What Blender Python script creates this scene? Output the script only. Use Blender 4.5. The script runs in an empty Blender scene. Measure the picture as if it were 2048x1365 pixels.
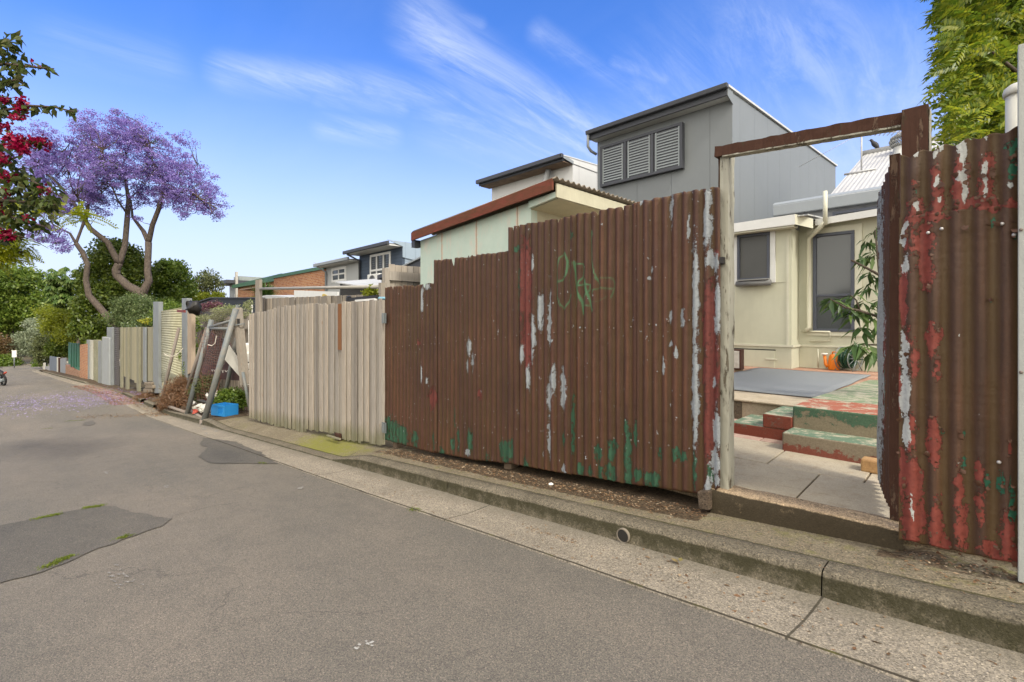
import bpy, math, random
import numpy as np
from mathutils import Vector, Matrix, noise as mnoise
random.seed(7); rng = np.random.default_rng(11)
S = bpy.context.scene
COL = S.collection
R = math.radians
# ------------------------------------------------------------------ survey of the place
# eye at (0,0,EYE); the lane runs along -x downhill, the yards lie towards +y
EYE = 1.29; FPX = 962.0; CXP = 1024.0; HOR = 643.0; CA = .7119; SA = .7023
def ray(px, py):
    t = (px-CXP)/FPX
    return Vector((-CA+SA*t, SA+CA*t, (HOR-py)/FPX))
def atD(px, py, d):
    return Vector((0, 0, EYE)) + ray(px, py)*d
def atY(px, py, Y):
    r = ray(px, py); return Vector((0, 0, EYE)) + r*(Y/r.y)
def atZ(px, py, z):
    r = ray(px, py); return Vector((0, 0, EYE)) + r*((z-EYE)/r.z)
RP = [(-400, -5.2), (-100, -4.2), (-63, -3.45), (-44, -2.62), (-33, -2.17), (-26, -1.91), (-17, -1.445), (40, 3.4)]
def lin(tab, x):
    if x <= tab[0][0]: return tab[0][1]
    for (a, va), (b, vb) in zip(tab, tab[1:]):
        if x <= b: return va+(vb-va)*(x-a)/(b-a)
    return tab[-1][1]
def road(x): return lin(RP, x)
SH = [(-400, -26), (-100, -5), (-63, -2.45), (-41, -1.02), (-30, -.12), (-26, 0), (40, 0)]
def shift(x): return lin(SH, x)
HK = [(-400, .02), (-64, .02), (-60, .1), (-38, .1), (-37, .015), (-27.6, .015), (-27, .12), (-12.7, .13), (-11.2, .03), (-6.1, .02), (-5.35, .13), (60, .13)]
def hk(x): return lin(HK, x)
def ground(px, py, off=0.0):
    r = ray(px, py); k = 1.0
    for _ in range(80):
        x = r.x*k; k = k*.5+.5*(road(x)+off-EYE)/r.z if r.z < 0 else 100
    return Vector((0, 0, EYE))+r*k
def fy(x): return 3.25+shift(x)
def atF(px, py, dy=0.0):
    r = ray(px, py); a, b = 2.0, 90.0      # distance where the sight line meets the bent fence line
    for _ in range(50):
        m_ = (a+b)/2
        if r.y*m_-fy(r.x*m_)-dy > 0: b = m_
        else: a = m_
    return Vector((0, 0, EYE))+r*a
# ------------------------------------------------------------------ scene helpers
def link(o): COL.objects.link(o); return o
def tag(o, label=None, cat=None, group=None, kind=None):
    if label: o['label'] = label
    if cat: o['category'] = cat
    if group: o['group'] = group
    if kind: o['kind'] = kind
    return o
def thing(name, label, cat, loc=(0, 0, 0), group=None):
    o = link(bpy.data.objects.new(name, None)); o.location = loc; o.empty_display_size = .1
    return tag(o, label, cat, group)
def attach(o, parent):
    o.parent = parent
    off = Vector((0, 0, 0)); p = parent
    while p is not None: off += p.location; p = p.parent
    o.location = -off
class MB:
    def __init__(s): s.v = []; s.f = []
    def quad(s, a, b, c, d):
        n = len(s.v); s.v += [tuple(a), tuple(b), tuple(c), tuple(d)]; s.f.append((n, n+1, n+2, n+3)); return s
    def hexa(s, p):   # 8 pts: bottom 4 (ccw from above) then top 4
        n = len(s.v); s.v += [tuple(q) for q in p]
        for f in ((3, 2, 1, 0), (4, 5, 6, 7), (0, 1, 5, 4), (1, 2, 6, 5), (2, 3, 7, 6), (3, 0, 4, 7)): s.f.append(tuple(n+i for i in f))
        return s
    def box(s, x0, y0, z0, x1, y1, z1):
        return s.hexa([(x0, y0, z0), (x1, y0, z0), (x1, y1, z0), (x0, y1, z0), (x0, y0, z1), (x1, y0, z1), (x1, y1, z1), (x0, y1, z1)])
    def beam(s, a, b, w, h, up=(0, 0, 1)):  # rectangular bar from a to b
        a = Vector(a); b = Vector(b); d = (b-a).normalized(); u = Vector(up)
        if abs(d.dot(u)) > .98: u = Vector((0, 1, 0))
        r = d.cross(u).normalized(); u = r.cross(d).normalized()
        r = r*w/2; u = u*h/2
        return s.hexa([a-r-u, b-r-u, b+r-u, a+r-u, a-r+u, b-r+u, b+r+u, a+r+u])
    def slab(s, pts, ext):
        n = len(s.v); k = len(pts); ext = Vector(ext)
        s.v += [tuple(p) for p in pts]+[tuple(Vector(p)+ext) for p in pts]
        s.f.append(tuple(range(n, n+k))); s.f.append(tuple(range(n+2*k-1, n+k-1, -1)))
        for i in range(k):
            j = (i+1) % k; s.f.append((n+i, n+k+i, n+k+j, n+j))
        return s
    def tube(s, pts, rad, seg=8, cap=True):
        pts = [Vector(p) for p in pts]
        if not hasattr(rad, '__len__'): rad = [rad]*len(pts)
        n0 = len(s.v); prev = None
        for i, p in enumerate(pts):
            d = (pts[min(i+1, len(pts)-1)]-pts[max(i-1, 0)]).normalized()
            if prev is None:
                prev = d.orthogonal().normalized()
            u = (prev-d*prev.dot(d)).normalized(); prev = u; w = d.cross(u)
            for k in range(seg):
                a = 2*math.pi*k/seg; s.v.append(tuple(p+(u*math.cos(a)+w*math.sin(a))*rad[i]))
        for i in range(len(pts)-1):
            for k in range(seg):
                a = n0+i*seg+k; b = n0+i*seg+(k+1) % seg
                s.f.append((a, b, b+seg, a+seg))
        if cap:
            s.f.append(tuple(range(n0+seg-1, n0-1, -1))); m = n0+(len(pts)-1)*seg; s.f.append(tuple(range(m, m+seg)))
        return s
    def lathe(s, c, prof, seg=20, axis=(0, 0, 1)):
        c = Vector(c); ax = Vector(axis).normalized(); u = ax.orthogonal().normalized(); w = ax.cross(u); n0 = len(s.v)
        for r, z in prof:
            for k in range(seg):
                a = 2*math.pi*k/seg; s.v.append(tuple(c+ax*z+(u*math.cos(a)+w*math.sin(a))*max(r, 1e-4)))
        for i in range(len(prof)-1):
            for k in range(seg):
                a = n0+i*seg+k; b = n0+i*seg+(k+1) % seg; s.f.append((a, b, b+seg, a+seg))
        s.f.append(tuple(range(n0+seg-1, n0-1, -1))); m = n0+(len(prof)-1)*seg; s.f.append(tuple(range(m, m+seg)))
        return s
    def build(s, name, mat, parent=None, smooth=False, bevel=0, label=None, solid=0, seg=2):
        me = bpy.data.meshes.new(name); me.from_pydata(s.v, [], s.f); me.materials.append(mat)
        if smooth: me.polygons.foreach_set('use_smooth', [True]*len(me.polygons))
        me.update()
        o = link(bpy.data.objects.new(name, me))
        if parent is not None: attach(o, parent)
        if solid: m = o.modifiers.new('solid', 'SOLIDIFY'); m.thickness = solid; m.offset = 0
        if bevel: m = o.modifiers.new('bevel', 'BEVEL'); m.width = bevel; m.segments = seg; m.limit_method = 'ANGLE'
        if label: o['label'] = label
        return o
def npmesh(name, V, F, mat, parent=None, smooth=False, attrs=None):
    me = bpy.data.meshes.new(name); V = np.asarray(V, dtype=np.float32); F = np.asarray(F, dtype=np.int32)
    me.vertices.add(len(V)); me.vertices.foreach_set('co', V.ravel())
    k = F.shape[1]; me.loops.add(F.size); me.loops.foreach_set('vertex_index', F.ravel())
    me.polygons.add(len(F)); me.polygons.foreach_set('loop_start', np.arange(0, F.size, k, dtype=np.int32))
    me.polygons.foreach_set('loop_total', np.full(len(F), k, dtype=np.int32))
    if smooth: me.polygons.foreach_set('use_smooth', np.ones(len(F), dtype=bool))
    for a, val in (attrs or {}).items():
        at = me.attributes.new(a, 'FLOAT', 'POINT'); at.data.foreach_set('value', np.asarray(val, dtype=np.float32))
    me.update(calc_edges=True); me.validate(); me.materials.append(mat)
    o = link(bpy.data.objects.new(name, me))
    if parent is not None: attach(o, parent)
    return o
def grid(name, xs, ys, zf, mat, parent=None, attrs=None, smooth=True):
    nx, ny = len(xs), len(ys)
    V = np.array([zf(x, y) for x in xs for y in ys]); i = np.arange((nx-1)*(ny-1)); a = i//(ny-1)*ny+i % (ny-1)
    F = np.stack([a, a+ny, a+ny+1, a+1], 1)
    at = {k: [f(v[0], v[1]) for v in V] for k, f in (attrs or {}).items()}
    return npmesh(name, V, F, mat, parent, smooth, at)
# ------------------------------------------------------------------ materials
class NT:
    def __init__(s, name, rough=.85, spec=.3):
        s.m = bpy.data.materials.new(name); s.m.use_nodes = True; s.t = s.m.node_tree; s.n = s.t.nodes; s.l = s.t.links
        s.b = s.n['Principled BSDF']; s.b.inputs['Roughness'].default_value = rough; s.b.inputs['Specular IOR Level'].default_value = spec
        s.tc = s.n.new('ShaderNodeTexCoord'); s.P = s.tc.outputs['Object']
    def put(s, sock, v):
        if hasattr(v, 'is_linked') or hasattr(v, 'links'): s.l.new(v, sock)
        elif isinstance(v, (tuple, list)): sock.default_value = tuple(v)+((1,) if len(v) == 3 and len(sock.default_value) == 4 else ())
        else: sock.default_value = v
    def map(s, scale=(1, 1, 1), rot=(0, 0, 0), loc=(0, 0, 0), v=None):
        m = s.n.new('ShaderNodeMapping'); s.l.new(v or s.P, m.inputs[0]); m.inputs['Scale'].default_value = scale
        m.inputs['Rotation'].default_value = rot; m.inputs['Location'].default_value = loc; return m.outputs[0]
    def noise(s, scale, detail=4, rough=.6, v=None, dist=0, out=0):
        m = s.n.new('ShaderNodeTexNoise'); s.l.new(v or s.P, m.inputs['Vector']); m.inputs['Scale'].default_value = scale
        m.inputs['Detail'].default_value = detail; m.inputs['Roughness'].default_value = rough; m.inputs['Distortion'].default_value = dist
        return m.outputs[out]
    def vor(s, scale, v=None, feat='F1', out='Distance', rand=1):
        m = s.n.new('ShaderNodeTexVoronoi'); m.feature = feat; s.l.new(v or s.P, m.inputs['Vector']); m.inputs['Scale'].default_value = scale
        m.inputs['Randomness'].default_value = rand; return m.outputs[out]
    def math(s, op, a, b=0.0, c=0.0, clamp=False):
        m = s.n.new('ShaderNodeMath'); m.operation = op; m.use_clamp = clamp; s.put(m.inputs[0], a); s.put(m.inputs[1], b)
        if len(m.inputs) > 2: s.put(m.inputs[2], c)
        return m.outputs[0]
    def step(s, a, lo, hi):
        m = s.n.new('ShaderNodeMapRange'); s.put(m.inputs[0], a); m.inputs[1].default_value = lo; m.inputs[2].default_value = hi
        m.inputs[3].default_value = 0; m.inputs[4].default_value = 1; return m.outputs[0]
    def ramp(s, f, stops):
        m = s.n.new('ShaderNodeValToRGB'); s.put(m.inputs[0], f); e = m.color_ramp.elements
        while len(e) < len(stops): e.new(.5)
        for k, (p, c) in enumerate(stops):
            e[k].position = p; e[k].color = tuple(c)+(1,) if len(c) == 3 else c
        return m.outputs[0]
    def mix(s, f, a, b, mode='MIX'):
        m = s.n.new('ShaderNodeMix'); m.data_type = 'RGBA'; m.blend_type = mode; s.put(m.inputs[0], f); s.put(m.inputs[6], a); s.put(m.inputs[7], b); return m.outputs[2]
    def attr(s, name):
        m = s.n.new('ShaderNodeAttribute'); m.attribute_name = name; return m.outputs['Fac']
    def island(s):
        return s.n.new('ShaderNodeNewGeometry').outputs['Random Per Island']
    def sep(s, v=None):
        m = s.n.new('ShaderNodeSeparateXYZ'); s.l.new(v or s.P, m.inputs[0]); return m.outputs
    def comb(s, x, y, z):
        m = s.n.new('ShaderNodeCombineXYZ'); s.put(m.inputs[0], x); s.put(m.inputs[1], y); s.put(m.inputs[2], z); return m.outputs[0]
    def bump(s, h, dist=.01, strength=1.0):
        m = s.n.new('ShaderNodeBump'); s.put(m.inputs['Height'], h); m.inputs['Distance'].default_value = dist; m.inputs['Strength'].default_value = strength
        s.l.new(m.outputs[0], s.b.inputs['Normal']); return s
    def col(s, c): s.put(s.b.inputs['Base Color'], c); return s
    def leafy(s, c, tr=.35):
        d = s.n.new('ShaderNodeBsdfDiffuse'); t = s.n.new('ShaderNodeBsdfTranslucent'); x = s.n.new('ShaderNodeMixShader'); g = s.n.new('ShaderNodeBsdfGlossy')
        s.put(d.inputs[0], c); s.put(t.inputs[0], c); x.inputs[0].default_value = tr; s.l.new(d.outputs[0], x.inputs[1]); s.l.new(t.outputs[0], x.inputs[2])
        g.inputs['Roughness'].default_value = .35; y = s.n.new('ShaderNodeMixShader'); y.inputs[0].default_value = .028
        s.l.new(x.outputs[0], y.inputs[1]); s.l.new(g.outputs[0], y.inputs[2]); s.l.new(y.outputs[0], s.n['Material Output'].inputs[0]); return s
def paint(name, c, rough=.6, dirt=.25, sc=3, dirtcol=None, bump=.0, metal=0, spec=.3):
    m = NT(name, rough, spec); n = m.noise(sc, 6, .65); n2 = m.noise(sc*14, 3, .6, v=m.map((1, 1, .25)))
    dc = dirtcol or tuple(x*.6 for x in c)
    k = m.math('MULTIPLY', m.step(n, .35, .75), dirt*1.6); cc = m.mix(k, c, dc)
    cc = m.mix(m.math('MULTIPLY', m.step(n2, .45, .8), dirt), cc, tuple(x*.75 for x in c)); m.col(cc)
    m.b.inputs['Metallic'].default_value = metal
    m.bump(m.math('ADD', n2, m.noise(120, 2)), .002 if not bump else bump, .5); return m.m
def leafmat(name, cols, tr=.35):
    m = NT(name); r = m.island(); k = len(cols)-1
    c = m.ramp(r, [(i/k, q) for i, q in enumerate(cols)]); n = m.noise(.9, 3)
    c = m.mix(m.math('MULTIPLY', m.step(n, .35, .7), .45), c, tuple(x*.55 for x in cols[0])); m.leafy(c, tr); return m.m
def wood(name, c1, c2, c3, warm=(.3, .2, .12), sc=1.0, rnd=True):
    m = NT(name, .9, .15); v = m.map((1, 1, .06)); g = m.noise(60*sc, 5, .7, v=v, dist=.6); g2 = m.noise(14*sc, 4, .6, v=m.map((1, 1, .12)))
    c = m.mix(m.step(g, .3, .7), c1, c2); c = m.mix(m.math('MULTIPLY', m.step(g2, .5, .75), .6), c, c3)
    kn = m.step(m.vor(5, v=m.map((1.6, 1.6, .55), loc=(3.1, 1.7, .3))), .10, .03); c = m.mix(m.math('MULTIPLY', kn, .55), c, warm)
    if rnd:
        c = m.mix(1, c, m.ramp(m.island(), [(0, (.66, .65, .64)), (.45, (.97, .97, .97)), (1, (1.18, 1.13, 1.06))]), 'MULTIPLY')
    m.col(c); m.bump(m.math('ADD', g, m.math('MULTIPLY', g2, .5)), .004, .7); return m
# ------------------------------------------------------------------ shared materials
def asphalt(name, base, warm, k=1.0):
    m = NT(name, .92, .25); big = m.noise(.55, 6, .65, v=m.map((.45, 1.3, 1))); mid = m.noise(5, 4, .6)
    fine = m.vor(230, out='Color'); fs = m.sep(m.n.new('ShaderNodeSeparateColor').outputs[0] if False else fine)[0]
    fn = m.noise(160, 3, .7); c = m.mix(m.step(big, .35, .68), base, warm)
    c = m.mix(m.math('MULTIPLY', m.step(mid, .45, .75), .3), c, tuple(x*.72 for x in base))
    c = m.mix(1, c, m.ramp(fs, [(0, (.62, .62, .62)), (.35, (.9, .9, .89)), (.85, (1.1, 1.08, 1.05)), (1, (1.6, 1.52, 1.42))]), 'MULTIPLY')
    c = m.mix(1, c, m.ramp(fn, [(.3, (.6, .6, .6)), (.55, (1.05, 1.05, 1.05)), (.75, (1.45, 1.42, 1.36))]), 'MULTIPLY')
    sp = m.math('GREATER_THAN', m.noise(1.3, 7, .75, v=m.map((1, 1, 1), loc=(5, 2, 0))), .735); c = m.mix(m.math('MULTIPLY', sp, .25), c, (.42, .39, .36))
    # hairline cracks wandering across the seal
    v = m.map((.55, .55, 1)); d = m.noise(2.2, 4, .6, out=1); vv = m.mix(.35, v, d, 'ADD'); cr = m.step(m.vor(1.0, v=vv, feat='DISTANCE_TO_EDGE'), .0045, .0012)
    cr = m.math('MULTIPLY', cr, m.step(m.noise(.6, 2), .5, .62)); c = m.mix(m.math('MULTIPLY', cr, .38), c, (.04, .037, .032)); m.col(c)
    m.bump(m.math('ADD', m.math('MULTIPLY', fn, 1.0), m.math('MULTIPLY', m.vor(230), .8)), .006*k, .9); return m
def concrete(name, c1, c2, moss, grit=1.0, mossk=.0, mosscol=(.085, .09, .025), dark=(.09, .08, .065)):
    m = NT(name, .93, .2); a = m.noise(2.2, 6, .65); b = m.noise(28, 4, .7); f = m.noise(140, 3, .75); s = m.sep(m.vor(150, out='Color'))[0]
    c = m.mix(m.step(a, .3, .7), c1, c2); c = m.mix(m.math('MULTIPLY', m.step(b, .48, .72), .45), c, dark)
    c = m.mix(1, c, m.ramp(s, [(0, (.5, .5, .48)), (.4, (.95, .94, .92)), (.85, (1.1, 1.08, 1.04)), (1, (1.6, 1.55, 1.45))]) if grit else (1, 1, 1), 'MULTIPLY')
    c = m.mix(1, c, m.ramp(f, [(.3, (.68, .68, .66)), (.7, (1.3, 1.28, 1.24))]), 'MULTIPLY')
    if moss:
        k = m.math('ADD', m.math('MULTIPLY', m.attr('moss'), 1.0), m.math('MULTIPLY', m.math('SUBTRACT', m.noise(9, 6, .75), .5), 2.2))
        c = m.mix(m.math('MULTIPLY', m.step(k, .25, .95), moss), c, mosscol)
    m.col(c); m.bump(m.math('ADD', f, m.math('MULTIPLY', b, 1.2)), .008*max(grit, .4), .8); return m
M_road = asphalt('asphalt', (.150, .137, .116), (.208, .180, .146)); 
M_patch = asphalt('dark_asphalt_patch', (.112, .105, .094), (.176, .158, .132), 1.8).m
# ------------------------------------------------------------------ ground, road, gutter, kerb, verge
m = NT('earth', .95); m.col(m.mix(m.noise(1.5, 6, .7), (.05, .045, .022), (.13, .10, .06))); m.bump(m.noise(8, 6, .7), .05); M_earth = m.m
def gz(x, y):
    z = road(x)-.25
    if x < -95: z -= 0.0
    return z
xs = [-400, -250, -150, -100, -80, -63, -44, -33, -26, -17, -8, 0, 10, 20, 40]
grid('ground', xs, [-300, -60, -10, 3, 6, 20, 60, 300], lambda x, y: (x, y, gz(x, y)), M_earth)
bpy.data.objects['ground']['kind'] = 'structure'
def gut(x): return 2.24+shift(x)
def crown(x, y):
    g = gut(x); return road(x)+.01*max(0, min(1, (g-y)/2))+.006*math.sin(x*.9+y*1.3)+(.012*mnoise.noise(Vector((x*.5, y*.5, 0))))*min(1, (g-y)*2+.05)
xr = list(np.arange(-66, -20, 1.0))+list(np.arange(-20, -8, .5))+list(np.arange(-8, 6.01, .2))
ys = [0, .15, .4, .8, 1.3, 1.9, 2.6, 3.4, 4.3, 5.2]
o = grid('road', xr, ys, lambda x, s: (x, gut(x)-s, crown(x, gut(x)-s)), M_road.m); tag(o, kind='structure')
o = grid('cross_street', [-79, -74, -70, -66], list(np.arange(-40, 40.1, 4)), lambda x, y: (x, y+shift(-66), road(x)+.004), M_road.m); tag(o, kind='structure')
c = concrete('pale_kerb_concrete', (.42, .37, .28), (.3, .27, .21), 0, .5)
o = grid('far_footpath', [-82.5, -79.3, -79], list(np.arange(-40, 40.1, 4)), lambda x, y: (x, y, road(x)+(.13 if x < -79.1 else 0)), c.m, smooth=False); tag(o, kind='structure')
# gutter: shallow dish, lip 4 mm over the asphalt
Mg = concrete('gutter_concrete', (.30, .265, .215), (.22, .195, .16), .0, 1.0, dark=(.15, .13, .105))
xg = list(np.arange(-66, -20, .5))+list(np.arange(-20, 6.01, .1))
def gutz(x, y):
    t = (y-gut(x))/.46; return road(x)+.012-.018*math.sin(min(1, max(0, t))*math.pi)*.8-.006*t+.002*mnoise.noise(Vector((x*3, y*6, 0)))
_a = ground(1638, 1205); _b = ground(1572, 1280); _k = (_a.x-_b.x)/(_a.y-_b.y)
M = Mg; sx = M.sep(); jo = M.step(M.math('ABSOLUTE', M.math('SUBTRACT', M.math('FRACT', M.math('MULTIPLY', M.math('SUBTRACT', M.math('ADD', sx[0], M.math('MULTIPLY', sx[1], -_k)), _a.x-_k*_a.y), 1/2.4)), .5)),   .4968, .4984)
prev = Mg.b.inputs['Base Color'].links[0].from_socket
st = M.step(M.math('ADD', sx[1], M.math('MULTIPLY', M.noise(3, 4), .25)), 2.66, 2.84)
Mg.col(M.mix(M.math('MULTIPLY', jo, .8), M.mix(M.math('MULTIPLY', st, .7), prev, (.13, .115, .085)), (.03, .025, .015)))
o = grid('gutter', xg, [0, .02, .1, .2, .3, .4, .47], lambda x, s: (x, gut(x)+s, gutz(x, gut(x)+s)-(.03 if s == 0 else 0)), Mg.m); tag(o, kind='structure')
# crack of dirt and weeds along the asphalt edge
m = NT('edge_grit', .95); m.col(m.mix(m.step(m.noise(5, 5, .7), .55, .68), (.055, .046, .034), (.085, .08, .025))); m.bump(m.noise(90, 4), .01)
V = []; F = []; X = np.arange(-20, 6, .06)
for i, x in enumerate(X):
    w = .0015+.009*max(0, mnoise.noise(Vector((x*4, 0, 3)))); j = .006*mnoise.noise(Vector((x*6, 9, 3)))
    V += [(x, gut(x)-w+j, crown(x, gut(x))+.012), (x, gut(x)+w+j, crown(x, gut(x))+.019)]
    if i: F.append((2*i-2, 2*i, 2*i+1, 2*i-1))
o = npmesh('gutter_edge_crack', V, F, m.m); tag(o, kind='structure')
# kerb: joins every 2.4 m, rounded nose
Mk = concrete('kerb_concrete', (.20, .175, .135), (.12, .105, .078), .85, 1.3, mosscol=(.034, .031, .013), dark=(.05, .042, .03))
prof = [(-.004, -.06), (0, .0), (.010, .75), (.016, .9), (.03, .975), (.05, 1.0), (.10, 1.01), (.15, 1.01), (.155, .9)]
def kerb_run(xa, xb, name='kerb'):
    n = max(2, int((xb-xa)/.05)); X = np.linspace(xa, xb, n+1); V = []; mo = []
    for x in X:
        e = min(1, (x-xa)/.02, (xb-x)/.02); e = max(0, e); ins = (1-e)*.008
        for p, h in prof:
            hh = hk(x); j = .003*mnoise.noise(Vector((x*5, p*30, h*4)))+.002*mnoise.noise(Vector((x*23, p*60, h*9)))
            V.append((x, 2.70+shift(x)+p+ins+j, road(x)+max(hh*h, -.06)-ins*.5*(h > .5)+j)); mo.append(1.05 if .1 < h < .8 else (.6 if h < .1 else -.15))
    k = len(prof); i = np.arange(n*(k-1)); a = i//(k-1)*k+i % (k-1)
    o = npmesh(name, V, np.stack([a, a+k, a+k+1, a+1], 1), Mk.m, None, True, {'moss': mo}); tag(o, kind='structure'); return o
cuts = [6, 3.7, 1.3, -1.0 if False else -.72, -3.12, -5.40]
p1 = ground(1638, 1203); jx = p1.x
cuts = [jx+4.8, jx+2.4, jx, atY(892, 986, 2.7).x, atY(711, 940, 2.7).x]
for b, a in zip(cuts, cuts[1:]): kerb_run(a+.003, b-.003)
kerb_run(-12.3, cuts[-1]-.004); kerb_run(-15.2, -12.31); kerb_run(-18.9, -15.21); kerb_run(-21.6, -19.6); kerb_run(-24.2, -22.3); kerb_run(-26.9, -24.21); kerb_run(-62, -27)
# verge behind the kerb
def vz(x, y):
    t = max(0, min(1, (y-shift(x)-2.85)/.42)); h = hk(x); hb = max(h, .13 if x > -12.6 else min(.15, h+.06))
    z = road(x)+h*(1-t)+hb*t
    if -5.3 < x < -1.45 or x > -.33: z += .012*max(0, mnoise.noise(Vector((x*5, y*7, 1))))*(1 if y > 2.95 else .2)+.010*max(0, (y-3.0))*5*(.3+mnoise.noise(Vector((x*11, y*13, 4))))
    return z
def mossf(x, y):
    if -11.6 < x < -5.4:
        return 1.15*math.exp(-((x+6.9)/1.3)**2)*(1 if y < 3.3 else .5)+.45*math.exp(-((x+10.9)/.7)**2)-.1-.8*abs(y-3.02)
    return .18+.1*(y > 3.1)
Mv = concrete('mossy_verge_concrete', (.215, .185, .135), (.16, .135, .095), .85, .9, mosscol=(.17, .168, .028), dark=(.085, .07, .045))
prev = Mv.b.inputs['Base Color'].links[0].from_socket
dk = Mv.math('ADD', Mv.attr('dirt'), Mv.math('MULTIPLY', Mv.math('SUBTRACT', Mv.noise(7, 6, .75), .5), 1.6))
cv = Mv.mix(Mv.step(dk, .35, .6), prev, Mv.mix(Mv.step(Mv.noise(60, 4, .7), .4, .65), (.04, .028, .017), (.12, .085, .05)))
vv = Mv.mix(.25, Mv.map((.9, 2.2, 1)), Mv.noise(3, 4, out=1), 'ADD'); jl = Mv.step(Mv.math('ABSOLUTE', Mv.math('SUBTRACT', Mv.math('ADD', Mv.sep()[1], Mv.math('MULTIPLY', Mv.math('SUBTRACT', Mv.noise(9, 5, .7), .5), .012)), 2.862)), .009, .004); ck = Mv.step(Mv.vor(.9, v=vv, feat='DISTANCE_TO_EDGE'), .012, .004)
Mv.col(Mv.mix(Mv.math('MULTIPLY', Mv.math('MAXIMUM', Mv.math('MULTIPLY', ck, Mv.math('MULTIPLY', Mv.step(Mv.noise(1.7, 3), .52, .6), .8)), jl), .8), cv, (.035, .034, .010)))
def dirtf(x, y):
    if -5.6 < x < -1.35: return (.75 if y > 2.98 else -.1)-.3*max(0, -4.6-x)+(.2 if -3.5 < x < -1.6 else 0)
    if x > -.45: return .5 if y > 3.02 else -.5
    if x < -12.3: return .75
    return -.6
xv = list(np.arange(-66, -20, .5))+list(np.arange(-20, -6, .12))+list(np.arange(-6, 6.01, .04))
yv = [0, .02, .05, .1, .15, .2, .25, .3, .35, .4, .5, .7]
V = []; 
o = grid('verge', xv, yv, lambda x, s: (x, 2.853+shift(x)+s, vz(x, 2.853+shift(x)+s)-(.004 if s == 0 else 0)), Mv.m, attrs={'moss': lambda x, y: mossf(x, y-shift(x)), 'dirt': lambda x, y: dirtf(x, y-shift(x))}); tag(o, kind='structure')
# asphalt repairs, laid as thin sheets
def sheet(name, pix, mat, dz, jag=.03, n=12, kind='structure'):
    P = [ground(*p) for p in pix]; out = []
    for a, b in zip(P, P[1:]+P[:1]):
        for k in range(n):
            q = a.lerp(b, k/n); q.x += jag*mnoise.noise(Vector((q.x*7, q.y*7, 5))); q.y += jag*mnoise.noise(Vector((q.x*7, q.y*7, 9))); out.append((q.x, q.y, crown(q.x, q.y)+dz))
    mb = MB(); c = sum((Vector(q) for q in out), Vector())/len(out); mb.v = [(c.x, c.y, crown(c.x, c.y)+dz)]+out
    mb.f = [(0, 1+k, 1+(k+1) % len(out)) for k in range(len(out))]
    o = mb.build(name, mat); tag(o, kind=kind); return o
sheet('road_patch', [(-60, 1068), (205, 1014), (335, 1042), (325, 1056), (190, 1105), (90, 1150), (-60, 1185)], M_patch, .006, .05)
sheet('road_patch', [(408, 876), (398, 888), (414, 897), (398, 914), (418, 929), (556, 929), (520, 905), (470, 885)], M_patch, .007, .05)
sheet('road_patch', [(168, 846), (186, 841), (193, 848), (180, 853), (166, 852)], M_patch, .007, .05)
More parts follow.
